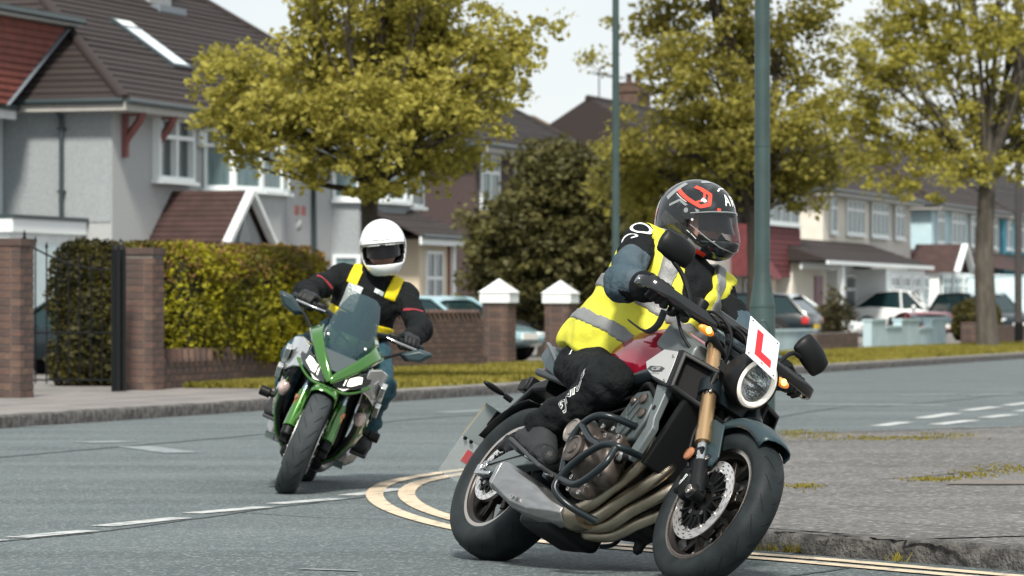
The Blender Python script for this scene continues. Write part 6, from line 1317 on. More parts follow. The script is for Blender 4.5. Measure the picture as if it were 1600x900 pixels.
for sy in (-1, 1):
    y = sy * .105
    g = G(); g.tube([(bxf(.34) + .01, y, .34), (bxf(.40), y, .40), (bxf(.54), y * .98, .54)], [.036, .036, .030], 18); g.box((bxf(.46) + .03, y, .44), (.02, .05, .17), np.array([[.92, 0, -.39], [0, 1, 0], [.39, 0, .92]])); fk = g.out('fork_leg', 'green_paint', B_, smooth=45, bevel=.003)
    g = G(); g.tube([(bxf(.53), y * .98, .53), (bxf(.80), y * .98, .80)], .024, 16); g.out('fork_tube', 'fork_blue', fk, smooth=60)
    g = G(); g.tube([(1.45, y, .29), (bxf(.36), y, .36)], [.034, .03], 14); g.box((1.40, y * 1.02, .30), (.09, .05, .10)); g.out('brake_caliper', 'engine_black', fk, smooth=40, bevel=.01)
    g = G(); g.lathe([(.016, 0), (.014, .006), (0, .007)], (bxf(.47) + .02, y * 1.26, .50), (.3, sy, 0), 14); g.box((bxf(.47) + .02, y * 1.22, .485), (.012, .016, .05)); g.out('side_reflector', 'amber_reflector', fk, smooth=40)
    # V shaped green nose, one arm each side
    q = lambda x, yy, z: (x, sy * yy, z)
    rr = [[q(1.575, -.004, .648), q(1.57, .012, .635), q(1.545, .012, .63), q(1.555, -.004, .68)], [q(1.555, .020, .70), q(1.55, .050, .672), q(1.50, .050, .655), q(1.51, .018, .715)], [q(1.50, .088, .787), q(1.495, .120, .742), q(1.44, .12, .722), q(1.45, .085, .797)], [q(1.42, .138, .862), q(1.42, .180, .820), q(1.36, .18, .80), q(1.37, .135, .867)], [q(1.31, .150, .905), q(1.31, .215, .855), q(1.26, .21, .84), q(1.26, .15, .905)]]
    g = G(); g.loft(rr); g.out('nose_cowl', 'green_paint', B_, smooth=60, bevel=.008, seg=3)
    # headlamp under the arm
    hr = [[q(1.525, .022, .625), q(1.53, .028, .655), q(1.46, .028, .66), q(1.46, .022, .61)], [q(1.505, .085, .628), q(1.51, .085, .700), q(1.44, .085, .70), q(1.44, .085, .61)], [q(1.455, .165, .672), q(1.46, .155, .752), q(1.40, .15, .75), q(1.40, .16, .65)], [q(1.41, .200, .71), q(1.41, .195, .76), q(1.36, .19, .76), q(1.36, .195, .70)]]
    g = G(); g.loft(hr); hl_ = g.out('headlight', 'lamp_dark', B_, smooth=40, bevel=.004)
    lp_ = [q(1.512, .072, .650), q(1.514, .074, .684), q(1.484, .128, .722), q(1.474, .150, .727), q(1.468, .158, .695), q(1.490, .115, .662)]
    g = G(); g.add(lp_ + [(x - .015, y_, z_) for x, y_, z_ in lp_], [tuple(range(6))] + [(i, (i + 1) % 6, (i + 1) % 6 + 6, i + 6) for i in range(6)]); g.out('headlight_lens', 'lamp_lit', hl_, smooth=0)
    lp_ = [q(1.522, .050, .628), q(1.515, .078, .632), q(1.500, .108, .646), q(1.506, .082, .624)]
    g = G(); g.add(lp_ + [(x - .012, y_, z_) for x, y_, z_ in lp_], [(0, 1, 2, 3)] + [(i, (i + 1) % 4, (i + 1) % 4 + 4, i + 4) for i in range(4)]); g.out('position_light', 'lamp_lit', hl_, smooth=0)
    g = G(); g.tube([q(1.535, .012, .615), q(1.50, .085, .612), q(1.45, .15, .642), q(1.41, .205, .69)], .007, 8, smooth=4); g.out('lower_trim', 'green_paint', hl_, smooth=60)
    # silver cheek beside the lamp
    ck = [[q(1.44, .165, .655), q(1.45, .17, .775), q(1.38, .16, .78), q(1.38, .15, .65)], [q(1.39, .212, .640), q(1.38, .228, .800), q(1.31, .21, .80), q(1.31, .20, .64)], [q(1.28, .256, .60), q(1.26, .268, .78), q(1.20, .24, .79), q(1.20, .23, .60)], [q(1.15, .258, .56), q(1.10, .258, .70), q(1.06, .23, .71), q(1.08, .23, .56)]]
    g = G(); g.loft(ck); cw = g.out('cheek_panel', 'cowl_silver', B_, smooth=60, bevel=.006)
    g = G(); g.prism([(1.20, .67), (1.33, .74), (1.36, .71), (1.26, .63)], sy * .255, sy * .285); g.out('cheek_fin', 'cowl_silver', cw, smooth=30, bevel=.005)
    g = G(); g.prism([(1.12, .58), (1.26, .63), (1.28, .60), (1.16, .54)], sy * .262, sy * .292); g.out('cheek_fin', 'cowl_silver', cw, smooth=30, bevel=.005)
    # side fairing: black body, green blades
    g = G(); g.loft([[q(1.36, .175, .665), q(1.33, .215, .675), q(1.05, .235, .69), q(1.02, .19, .69)], [q(1.355, .185, .60), q(1.32, .232, .60), q(1.00, .258, .60), q(.98, .20, .60)], [q(1.24, .195, .50), q(1.20, .240, .50), q(.93, .262, .49), q(.92, .20, .49)], [q(1.13, .19, .38), q(1.10, .228, .38), q(.84, .240, .37), q(.83, .18, .37)], [q(1.08, .15, .27), q(1.06, .182, .265), q(.76, .195, .25), q(.76, .14, .25)], [q(1.00, .06, .185), q(.98, .10, .175), q(.66, .11, .17), q(.66, .06, .17)]])
    sf = g.out('side_fairing', 'cowl_black', B_, smooth=30, bevel=.008, seg=3)
    g = G(); g.tube([q(1.36, .20, .668), q(1.245, .222, .50), q(1.13, .218, .38), q(1.08, .172, .27), q(1.0, .09, .185)], .006, 6, smooth=4); g.out('fairing_edge', 'green_paint', sf, smooth=60)
    g = G(); g.prism([(1.02, .62), (1.17, .60), (1.10, .52), (.95, .50)], sy * .250, sy * .268); g.out('fairing_vent', 'engine_black', sf, smooth=30, bevel=.004)
    g = G(); g.loft([[q(1.24, .232, .57), q(1.22, .250, .60), q(1.14, .262, .60), q(1.16, .245, .56)], [q(1.10, .232, .43), q(1.06, .252, .44), q(.98, .262, .44), q(1.02, .240, .42)], [q(1.0, .215, .34), q(.96, .235, .345), q(.90, .242, .345), q(.94, .22, .335)]]); g.out('fairing_blade', 'green_paint', sf, smooth=50, bevel=.005)
    g = G(); g.loft([[q(1.25, .225, .60), q(1.22, .25, .64), q(1.15, .25, .64), q(1.18, .225, .60)], [q(1.29, .205, .535), q(1.27, .23, .545), q(1.20, .24, .545), q(1.22, .21, .535)]]); g.out('upper_blade', 'green_paint', sf, smooth=50, bevel=.005)
    f = lambda P: sd_ell(P, q(1.25, .215, .515), (.045, .032, .048)); sdf_obj('indicator', f, (1.18, sy * .215 - .05, .44), (1.32, sy * .215 + .05, .59), .008, 'lens_pink', B_)
    g = G(); g.prism([(1.02, .245), (1.13, .26), (.98, .215), (.80, .20)], sy * .17, sy * .225); g.out('belly_blade', 'green_paint', B_, smooth=30, bevel=.004)
    g = G(); g.tube([q(.90, .20, .435), q(.90, .30, .435)], .018, 12); g.tube([q(.90, .285, .435), q(.90, .345, .435)], .028, 14); g.out('crash_bobbin', 'black_plastic', B_, smooth=50, bevel=.006)
    # mirror
    g = G(); g.tube([q(1.30, .165, .815), q(1.26, .20, .85), q(1.19, .265, .90), q(1.16, .30, .925)], [.014, .010, .009, .010], 10, smooth=4); ms = g.out('mirror', 'black_plastic', B_, smooth=60)
    g = G(); mp = [(.270, .905), (.315, .880), (.395, .905), (.442, .965), (.428, .975), (.365, .972)]
    a_ = [q(1.175, yy, z) for yy, z in mp]; cy_ = np.mean(mp, 0); b_ = [q(1.145, yy, z) for yy, z in mp]; c_ = [q(1.205, cy_[0] + (yy - cy_[0]) * .72, cy_[1] + (z - cy_[1]) * .7) for yy, z in mp]
    g.loft([b_, a_, c_]); g.out('mirror_shell', 'panel_slate', ms, smooth=25, bevel=.008, seg=3)
    g = G(); g.add([q(1.144, cy_[0] + (yy - cy_[0]) * .9, cy_[1] + (z - cy_[1]) * .9) for yy, z in mp], [tuple(range(6))]); g.out('mirror_glass', 'mirror_glass', ms, smooth=0)
    # bars
    g = G(); g.tube([q(1.06, .10, .945), q(1.00, .19, .965), q(.935, .345, .970)], .013, 12, smooth=4); hb2 = g.out('handlebar', 'black_steel', B_, smooth=60)
    g = G(); g.tube([q(.975, .245, .967), q(.937, .34, .970)], .018, 14); g.out('grip', 'rubber', hb2, smooth=60); g = G(); g.tube([q(.935, .343, .970), q(.922, .375, .971)], .017, 12); g.out('bar_end', 'black_steel', hb2, smooth=60)
    g = G(); g.tube([q(1.04, .18, .955), q(1.05, .24, .955), q(1.01, .345, .955)], [.009, .007, .007], 8, smooth=4); g.out('lever', 'steel', hb2, smooth=60)
    g = G(); g.box(q(.99, .21, .965), (.06, .06, .05)); g.out('switch_cluster', 'black_plastic', hb2, smooth=30, bevel=.01)
    g = G(); g.tube([q(.50, .15, .34), q(.50, .30, .345)], .014, 10); g.out('foot_peg', 'black_steel', B_, smooth=60)
    g = G(); g.loft([[q(.0, .12, .28), q(.0, .15, .28), q(.0, .15, .35), q(.0, .12, .35)], [q(.5, .1, .36), q(.5, .15, .36), q(.5, .15, .45), q(.5, .1, .45)]]); g.out('swingarm', 'engine_black', B_, smooth=30, bevel=.006)
    g = G(); g.loft([qring(-.02, min(sy * .17, sy * .27), max(sy * .17, sy * .27), .26, .40, .03), qring(.28, min(sy * .16, sy * .26), max(sy * .16, sy * .26), .20, .33, .03), qring(.46, min(sy * .13, sy * .22), max(sy * .13, sy * .22), .18, .28, .025)]); g.out('silencer', 'steel_brushed', B_, smooth=40, bevel=.006)
# screen
rows = []
for k, (x, z, w_) in enumerate([(1.475, .735, .050), (1.455, .79, .100), (1.405, .87, .128), (1.34, .955, .128), (1.26, 1.04, .108), (1.195, 1.10, .085), (1.165, 1.122, .055)]):
    rows.append([(x - .11 * (a * w_ / .15) ** 2, a * w_, z - .004 * a * a) for a in np.linspace(-1, 1, 13)])
g = G(); g.loft(rows, cap=False, closed_ring=False); ws = g.out('windscreen', 'smoke_screen', B_, smooth=180)
g = G(); g.loft([[(1.53, -.03, .70), (1.53, .03, .70), (1.48, .03, .69), (1.48, -.03, .69)], [(1.475, -.10, .80), (1.475, .10, .80), (1.42, .09, .78), (1.42, -.09, .78)]]); g.out('screen_base', 'panel_slate', B_, smooth=40, bevel=.005)
for sy in (-1, 1):
    g = G(); g.tube([(1.42, sy * .06, .80), (1.33, sy * .055, .93), (1.27, sy * .05, 1.0)], .008, 8, smooth=3); g.out('screen_stay', 'black_steel', ws, smooth=60)
bolts(ws, [(1.40, .105, .865), (1.40, -.105, .865)], .007, (1, 0, .3), 'screen_bolt')
g = G(); g.box((1.22, 0, .95), (.06, .22, .10), np.array([[.8, 0, .6], [0, 1, 0], [-.6, 0, .8]])); g.out('instrument', 'black_plastic', B_, smooth=30, bevel=.015)
# front mudguard
ring = []
for a in np.linspace(rad(150), rad(62), 12):
    c, s = math.cos(a), math.sin(a); R_ = .322; hw = .072
    ring.append([(1.45 + (R_ + q_) * c, hw * k, .30 + (R_ + q_) * s) for k, q_ in ((-1.05, -.07), (-1.0, -.02), (-.7, .0), (0, .010), (.7, 0), (1.0, -.02), (1.05, -.07))])
g = G(); g.loft(ring, cap=False, closed_ring=False); mg2 = g.out('mudguard', 'green_paint', B_, smooth=60); so = mg2.modifiers.new('thick', 'SOLIDIFY'); so.thickness = .005
# dark middle: radiator, engine, belly pan, tank, seat
f = lambda P: sunion(.03, sd_box(P, (1.02, 0, .48), (.05, .17, .18), .02), sd_box(P, (.76, 0, .38), (.22, .17, .15), .04), sd_box(P, (1.30, 0, .66), (.10, .13, .07), .04), sd_box(P, (1.05, 0, .72), (.2, .10, .10), .04)); sdf_obj('engine', f, (.48, -.22, .18), (1.46, .22, .88), .018, 'engine_black', B_)
f = lambda P: sunion(.03, sd_box(P, (.80, 0, .20), (.24, .12, .05), .04), sd_box(P, (.98, 0, .25), (.08, .10, .05), .03)); sdf_obj('belly_pan', f, (.5, -.18, .10), (1.12, .18, .36), .014, 'cowl_black', B_)
g = G(); g.tube([(.98, .05, .20), (.8, .10, .165), (.55, .12, .17), (.30, .16, .22)], .03, 12, smooth=4); g.out('exhaust_pipe', 'steel_brushed', B_, smooth=60)
f = lambda P: sunion(.05, sd_ell(P, (.68, 0, .83), (.28, .16, .13)), sd_box(P, (.76, 0, .85), (.15, .13, .08), .05)); sdf_obj('fuel_tank', f, (.36, -.2, .66), (1.0, .2, 1.0), .016, 'green_paint', B_)
f = lambda P: sunion(.03, sd_box(P, (.26, 0, .77), (.26, .13, .04), .03), sd_box(P, (-.04, 0, .84), (.16, .10, .05), .03)); sdf_obj('seat', f, (-.24, -.18, .68), (.56, .18, .94), .016, 'seat_vinyl', B_)
g = G(); g.tube([(1.08, -.16, .95), (1.14, -.10, .90), (1.16, 0, .86)], .007, 8, smooth=4); g.out('cable', 'hose', B_, smooth=60)
# ------------------------------------------------------------------ riders
mat('skin', (0.58, 0.33, 0.27), 0.5); mat('fabric_black', (0.0080, 0.0092, 0.0100), 0.8, bump=.9, bscale=24, var=.25, vscale=9, col2=(0.011, 0.013, 0.0145), spec=.10); mat('fabric_slate', (0.078, 0.104, 0.122), 0.8, bump=.7, bscale=26, var=.25, vscale=7, col2=(0.045, 0.072, 0.092), spec=.10)
mat('hi_vis', (0.62, 0.60, 0.045), 0.7, bump=.45, bscale=13, var=.12, vscale=6, emit=None); mat('reflective', (0.205, 0.215, 0.215), 0.45, var=.25, vscale=12, bump=.15, bscale=120, spec=.6); mat('hi_vis_b', (0.70, 0.56, 0.005), 0.7, var=.1, vscale=8); mat('silver_patch', (0.42, 0.48, 0.48), 0.35, bump=.5, bscale=60, metal=.3)
mat('denim', (0.018, 0.075, 0.105), 0.85, bump=.8, bscale=22, var=.3, vscale=9, col2=(0.010, 0.042, 0.060)); mat('leather_black', (0.007, 0.008, 0.0085), 0.5, spec=.25, bump=.2, bscale=90, var=.3, vscale=14, col2=(0.02, 0.022, 0.024)); mat('sole', (0.040, 0.044, 0.047), 0.75); mat('boot_grey', (0.028, 0.031, 0.033), 0.7, spec=.2, bump=.2, bscale=120)
mat('helmet_black', (0.006, 0.008, 0.009), 0.09, coat=.35, spec=.5, var=.6, vscale=14, col2=(0.030, 0.036, 0.040), lo=.36, hi=.46); mat('helmet_white', (0.78, 0.80, 0.81), 0.12, coat=1.0); mat('helmet_orange', (0.68, 0.048, 0.020), 0.15, coat=1.0); mat('helmet_lining', (0.006, 0.006, 0.007), 0.9); mat('helmet_grey', (0.20, 0.22, 0.225), 0.2, coat=1.0); mat('carbon', (0.022, 0.022, 0.021), 0.2, coat=1.0, var=.7, vscale=90, detail=1)
mat('visor_clear', (0.03, 0.036, 0.04), 0.02, spec=.8, alpha=.30, coat=.4); mat('visor_smoke', (0.004, 0.004, 0.005), 0.06, spec=.25, alpha=.95); mat('strap_grey', (0.045, 0.055, 0.06), 0.6); mat('piping_red', (0.22, 0.02, 0.03), 0.6)
def to_local(M, w): return np.array((M.inverted() @ Vector(w))[:])
def helmet(person, M, center, fwd, roll, style):
    """center in person space; fwd: world direction of the face"""
    R3 = np.array(M.to_3x3()); fw = np.asarray(fwd, float); fw /= np.linalg.norm(fw); up = np.array([0, 0, 1.0]); lf = np.cross(up, fw); lf /= np.linalg.norm(lf); up = np.cross(fw, lf)
    c, s = math.cos(roll), math.sin(roll); lf, up = c * lf + s * up, c * up - s * lf
    H = R3.T @ np.stack([fw, lf, up], 1)                     # helmet axes in person space
    cen = np.asarray(center, float); T = lambda P: cen + np.asarray(P) @ H.T
    def full(P): return sunion(.05, sd_ell(P, (-.015, 0, .022), (.160, .126, .136)), sd_ell(P, (.050, 0, -.075), (.120, .103, .088)), sd_ell(P, (-.055, 0, -.045), (.110, .113, .105)))
    def shell(P):
        d = smax(full(P), -(P[:, 2] + .150 + .10 * np.minimum(P[:, 0], .02)), .015)
        ap = sd_box(P, (.14, 0, -.030), (.125, .135, .049), .035); d = smax(d, -ap, .006)
        d = smax(d, -sd_ell(P, (.02, 0, -.02), (.135, .100, .105)), .004); d = smax(d, -sd_cap(P, (-.015, 0, -.04), (-.03, 0, -.25), .085, .10), .006)
        return d
    V, F = sdf_mesh(shell, (-.20, -.15, -.19), (.20, .15, .19), .0055); hm = mesh_obj('helmet', T(V), F, ['helmet_black' if style == 'dark' else 'helmet_white', 'helmet_lining'], person, 180, mi=(full(V[F].mean(1)) < -.0045).astype(int))
    def surf(az, el, off=.0):
        az = np.radians(np.asarray(az, float)); el = np.radians(np.asarray(el, float)); d = np.stack([np.cos(el) * np.cos(az), np.cos(el) * np.sin(az), np.sin(el)], -1); sh = d.shape[:-1]; d = d.reshape(-1, 3)
        lo_ = np.full(len(d), .03); hi_ = np.full(len(d), .30)
        for _ in range(22):
            m_ = (lo_ + hi_) / 2; ins = full(d * m_[:, None]) < 0; lo_ = np.where(ins, m_, lo_); hi_ = np.where(ins, hi_, m_)
        return (d * (hi_ + off)[:, None]).reshape(*sh, 3)
    def patch(name, az, el, m, off, parent=hm, sm=180):
        P = surf(az, el, off); n, k = P.shape[:2]; V_ = T(P.reshape(-1, 3)); F_ = [(i * k + j, i * k + j + 1, (i + 1) * k + j + 1, (i + 1) * k + j) for i in range(n - 1) for j in range(k - 1)]; return mesh_obj(name, V_, F_, m, parent, sm)
    def ribbon(name, pts, w, m, off=.0022, parent=hm):
        P = np.asarray(pts, float); D = []
        for a, b in zip(P[:-1], P[1:]): D.extend([a + (b - a) * f for f in np.linspace(0, 1, 8, endpoint=False)])
        D.append(P[-1]); D = np.array(D); Tn = np.gradient(D, axis=0); sc = np.cos(np.radians(D[:, 1])); Tn[:, 0] *= sc; Tn /= np.linalg.norm(Tn, axis=1)[:, None] + 1e-9; Nn = np.stack([-Tn[:, 1] / np.maximum(sc, .3), Tn[:, 0]], 1)
        az = np.stack([D[:, 0] + Nn[:, 0] * w * f for f in (-.5, 0, .5)], 1); el = np.stack([D[:, 1] + Nn[:, 1] * w * f for f in (-.5, 0, .5)], 1); return patch(name, az, el, m, off, parent)
    # visor: curved sheet hugging the shell
    U = np.linspace(-1, 1, 33); Vv = np.linspace(0, 1, 13); az = np.repeat((U * 74)[None], 13, 0); top = 12 - 2 * np.abs(U) ** 2; bot = -37 + 27 * np.abs(U) ** 2.2; el = top[None] * (1 - Vv[:, None]) + bot[None] * Vv[:, None]
    if style == 'dark':
        vz = patch('visor', az, el, 'visor_clear', .0035); ribbon('visor_edge', [(-74, 9), (-40, 12), (0, 13), (40, 12), (74, 9)], 1.6, 'helmet_grey', .0045); ribbon('visor_edge', [(-74, -10), (-60, -19), (-45, -27), (-25, -34), (0, -37), (25, -34), (45, -27)], 1.4, 'helmet_grey', .0045)
    el2 = top[None] * (1 - Vv[:, None]) + (top - 31)[None] * Vv[:, None]
    patch('sun_visor', az * .80, el2 * 1.0, 'visor_smoke', -.020)
    # face seen through the opening is the person's own head; padding round it
    azp = np.repeat((np.linspace(-1, 1, 25) * 60)[None], 5, 0); elp = np.linspace(-30, -44, 5)[:, None] + 0 * azp; patch('chin_pad', azp, elp, 'helmet_lining', -.028)
    if style == 'dark':
        for sg in (-1, 1):
            ribbon('stripe', [(sg * 112, 47), (sg * 82, 32), (sg * 57, 20), (sg * 43, 23), (sg * 40, 40), (sg * 56, 50), (sg * 74, 56)], 6.0, 'helmet_orange'); ribbon('stripe', [(sg * 66, 27), (sg * 55, 30), (sg * 51, 36), (sg * 51, 44), (sg * 58, 48)], 3.2, 'helmet_orange')
            ribbon('carbon_band', [(sg * 128, 6), (sg * 100, -12), (sg * 82, -24), (sg * 60, -40)], 17, 'carbon', .0016); ribbon('chin_stripe', [(sg * 74, -43), (sg * 60, -50), (sg * 42, -52)], 8, 'helmet_orange')
            ribbon('chin_stripe', [(sg * 78, -34), (sg * 64, -42), (sg * 52, -44)], 5, 'helmet_grey'); ribbon('rear_stripe', [(sg * 150, 14), (sg * 152, -8)], 7, 'helmet_orange')
            ribbon('small_print', [(sg * 80, -20), (sg * 74, -24)], 1.1, 'print_white'); ribbon('small_print', [(sg * 72, -25), (sg * 62, -32)], 1.1, 'print_white'); ribbon('small_print', [(sg * 112, 40), (sg * 84, 27)], .8, 'print_white')
            ribbon('side_flash', [(sg * 118, 20), (sg * 98, 30), (sg * 80, 20), (sg * 60, 12)], 4, 'helmet_grey', .0018); ribbon('red_tick', [(sg * 30, 16), (sg * 24, 15)], 4, 'helmet_orange')
            # pivot plate
            t_ = np.linspace(0, 2 * PI, 25); rr_ = np.array([0, .6, 1.0]); azc = sg * 78 + np.outer(np.cos(t_), rr_) * 13; elc = 10 + np.outer(np.sin(t_), rr_) * 12; patch('pivot_plate', azc, elc, 'black_gloss', .0042)
            azc = sg * 82 + np.outer(np.cos(t_), rr_) * 4; elc = 13 + np.outer(np.sin(t_), rr_) * 4; patch('pivot_screw', azc, elc, 'helmet_grey', .006)
            azc = sg * 70 + np.outer(np.cos(t_), rr_) * 2.0; elc = -2 + np.outer(np.sin(t_), rr_) * 2.0; patch('visor_stud', azc, elc, 'print_white', .006)
        for pts in ([(-14, 22), (-9, 40), (-4, 22)], [(-12, 28), (-6, 28)], [(2, 22), (2, 38), (9, 36), (9, 31), (2, 30)], [(4, 30), (10, 21)], [(-22, 46), (-12, 52), (4, 53)]): ribbon('forehead_mark', pts, 2.4, 'print_white')
        for a, b in (((-60, 70), (-20, 72)), ((-130, 30), (-110, 62)), ((-160, 40), (-150, 10))): ribbon('shell_flash', [a, b], 9, 'helmet_grey', .0015)
    else:
        for e_ in (46, 38, 30): ribbon('brow_vent', [(-9, e_), (9, e_)], 1.4, 'panel_grey')
        ribbon('brow_vent', [(-22, 23), (0, 20), (22, 23)], 1.2, 'panel_grey')
        ribbon('chin_vent', [(-13, -50), (0, -51.5), (13, -50)], 4.5, 'helmet_lining', .0025); azc = np.linspace(-5, 5, 4)[:, None] + np.zeros((1, 4)); elc = np.zeros((4, 1)) + np.linspace(-58, -64, 4)[None]; patch('chin_badge', azc, elc, 'tail_red', .003)
        up_el = el.copy(); ribbon('visor_edge', [(-78, 4), (-70, 11), (-40, 13.5), (0, 14), (40, 13.5), (70, 11), (78, 4)], 2.2, 'helmet_lining', .003)
        for sg in (-1, 1):
            t_ = np.linspace(0, 2 * PI, 21); rr_ = np.array([0, .6, 1.0]); patch('pivot_plate', sg * 84 + np.outer(np.cos(t_), rr_) * 9, 8 + np.outer(np.sin(t_), rr_) * 14, 'helmet_grey', .003)
            ribbon('flip_seam', [(sg * 76, -8), (sg * 70, -25), (sg * 62, -45), (sg * 50, -62)], .9, 'panel_grey', .002)
    return hm, H, cen
def person(M, J, name, label, style):
    p = thing('person', label, 'person', matrix=M)
    v = {k: np.asarray(q, float) for k, q in J.items() if k not in ('torso', 'arm_r', 'leg_r', 'gripR', 'gripL', 'sd')}
    # --- body: one continuous surface
    hc = v['head']; hu = v['head'] - v['neck']; hu = hu / np.linalg.norm(hu)
    def body(P):
        d = sunion(.06, sd_cap(P, v['pelvis'], v['chest'], .125, .13), sd_cap(P, v['shR'], v['shL'], .065, .065), sd_cap(P, v['neck'], hc, .055, .06))
        d = smin(d, sd_ell(P, hc, (.095, .076, .115), v['HA']), .03); fwd = v['HA'][:, 0]; upv = v['HA'][:, 2]
        d = smin(d, sd_cap(P, hc + fwd * .088 + upv * .0, hc + fwd * .105 - upv * .028, .010, .015), .012)
        for s_ in ('R', 'L'):
            d = smin(d, sd_cap(P, v['sh' + s_], v['el' + s_], .052, .044), .04); d = smin(d, sd_cap(P, v['el' + s_], v['wr' + s_], .044, .030), .02); d = smin(d, sd_cap(P, v['wr' + s_], v['hand' + s_], .030, .034), .02)
            d = smin(d, sd_cap(P, v['hip' + s_], v['kn' + s_], .085, .058), .05); d = smin(d, sd_cap(P, v['kn' + s_], v['an' + s_], .052, .034), .02); d = smin(d, sd_cap(P, v['an' + s_], v['toe' + s_] * .7 + v['heel' + s_] * .3 + [0, 0, .05], .032, .022), .02)
        return d
    A = np.array(list(v[k] for k in v if k != 'HA')); lo = A.min(0) - .16; hi = A.max(0) + .16
    sdf_obj('body', body, lo, hi, .016, 'skin', p)
    # --- jacket
    def torso(P, off=0.0):
        d = None
        for c_, r_ in J['torso']:
            q = sd_ell(P, c_, np.asarray(r_) + off); d = q if d is None else smin(d, q, .05)
        return smin(d, sd_cap(P, v['shR'] + J.get('sd', np.zeros(3)), v['shL'] + J.get('sd', np.zeros(3)), .074 + off, .074 + off), .06)
    ar = J.get('arm_r', (.092, .082, .078, .060))
    def arms(P):
        d = None
        for s_ in ('R', 'L'):
            q = smin(sd_cap(P, v['sh' + s_], v['el' + s_], ar[0], ar[1]), sd_cap(P, v['el' + s_], v['wr' + s_], ar[2], ar[3]), .03); d = q if d is None else np.minimum(d, q)
        return d
    def jacket(P): return smin(smin(torso(P), arms(P), .035), sd_cap(P, v['neck'] - [0, 0, .06], v['neck'] + (hc - v['neck']) * .25, .085, .075), .03)
    def wr(V):
        d1 = nz(V, 9, .013, 3.1) + nz(V, 20, .008, 8.0); 
        # ring folds along the sleeves
        for s_ in ('R', 'L'):
            for a, b in ((v['sh' + s_], v['el' + s_]), (v['el' + s_], v['wr' + s_])):
                t_ = (V - a) @ (b - a) / ((b - a) @ (b - a)); near = sd_cap(V, a, b, .10, .09) < .03; d1 = d1 + np.where(near & (t_ > .1) & (t_ < 1), np.sin(t_ * 26 + nz(V, 8, 5.0)) * .0036, 0)
        return d1
    def jm(C):
        mi_ = np.zeros(len(C), int)
        if style == 'A':
            for s_ in ('R', 'L'):
                a, b, c_ = v['sh' + s_], v['el' + s_], v['wr' + s_]
                t1 = (C - a) @ (b - a) / ((b - a) @ (b - a)); d1 = sd_cap(C, a, b, ar[0], ar[1]); d2 = sd_cap(C, b, c_, ar[2], ar[3]); t2 = (C - b) @ (c_ - b) / ((c_ - b) @ (c_ - b))
                side = 1 if s_ == 'L' else -1
                up_arm = (t1 > .40) & (d1 < .025) & (C[:, 1] * side > .22); fo = (d2 < .04) & (t2 > -.2) & (t2 < .93) & (C[:, 2] > np.minimum(b[2], c_[2]) - .035)
                mi_[up_arm | fo] = 1
        return mi_
    jk = sdf_obj('jacket', jacket, lo, np.array([hi[0], hi[1], v['neck'][2] + .14]), .0105, ['fabric_black', 'fabric_slate'], p, wrinkle=wr, mi=jm)
    # --- trousers
    tr = J.get('leg_r', (.118, .096, .090, .078))
    def trousers(P):
        d = sunion(.05, sd_ell(P, v['pelvis'] + [.02, 0, -.02], (.15, .17, .11)), *[sd_cap(P, v['hip' + s_], v['kn' + s_], tr[0], tr[1]) for s_ in 'RL'])
        for s_ in 'RL':
            e = v['kn' + s_] + (v['an' + s_] - v['kn' + s_]) * 1.0; d = smin(d, sd_cap(P, v['kn' + s_], e, tr[2], tr[3]), .03)
        return d
    def wt(V):
        d1 = nz(V, 7, .016, 5.2) + nz(V, 16, .011, 1.0, (1, 1, 1.6))
        for s_ in ('R', 'L'):
            a, b = v['kn' + s_], v['an' + s_]; t_ = (V - a) @ (b - a) / ((b - a) @ (b - a)); near = sd_cap(V, a, b, tr[2], tr[3]) < .03; d1 = d1 + np.where(near & (t_ > -.3), np.sin(t_ * 20 + nz(V, 9, 3.2)) * .0045, 0)
        for s_ in ('R', 'L'):
            a, b = v['hip' + s_], v['kn' + s_]; t_ = (V - a) @ (b - a) / ((b - a) @ (b - a)); near = sd_cap(V, a, b, tr[0], tr[1]) < .04; d1 = d1 + np.where(near, np.sin(t_ * 17 + nz(V, 5, 4.5, 7)) * .0055 * np.clip(1.6 * np.abs(t_ - .5), .1, 1), 0)
        return d1
    ts = sdf_obj('trousers', trousers, np.array([lo[0], lo[1], lo[2]]), np.array([hi[0], hi[1], v['pelvis'][2] + .16]), .0115, 'fabric_black' if style == 'A' else 'denim', p, wrinkle=wt)
    # --- boots
    for s_ in 'RL':
        a, t_ = v['an' + s_], v['toe' + s_]; he = v['heel' + s_]
        sdv = np.array([0, -1.0 if s_ == 'R' else 1.0, 0]); fd = (t_ - he) / np.linalg.norm(t_ - he); un = np.cross(fd, np.array([0, 1.0, 0])); un = un if un[2] > 0 else -un
        RF = np.stack([fd, np.array([0, 1.0, 0]), un], 1); shin = (v['kn' + s_] - a) / np.linalg.norm(v['kn' + s_] - a)
        def boot(P): return smax(sunion(.022, sd_cap(P, a + shin * .10, he + un * .075 + fd * .045, .058, .048), sd_cap(P, he + un * .045 + fd * .04, t_ + un * .034 - fd * .035, .046, .040), sd_cap(P, a, he + fd * .20 + un * .045, .056, .046), sd_box(P, he + fd * .15 + un * .022, (.155, .043, .022), .016, RF)), -((P - he) @ un - .002), .004)
        bt_ = sdf_obj('boot', boot, np.minimum(np.minimum(a, t_), he) - .12, np.maximum(np.maximum(a + shin * .1, t_), he) + .10, .0075, 'boot_grey', p, wrinkle=lambda V: nz(V, 18, .006, 2.0) + nz(V, 40, .003, 5.0))
        sdf_obj('sole', lambda P: smin(sd_box(P, he + fd * .155 - un * .006, (.165, .048, .009), .008, RF), sd_box(P, he + fd * .035 - un * .016, (.042, .044, .014), .006, RF), .006), np.minimum(t_, he) - .09, np.maximum(t_, he) + .09, .006, 'sole', bt_)
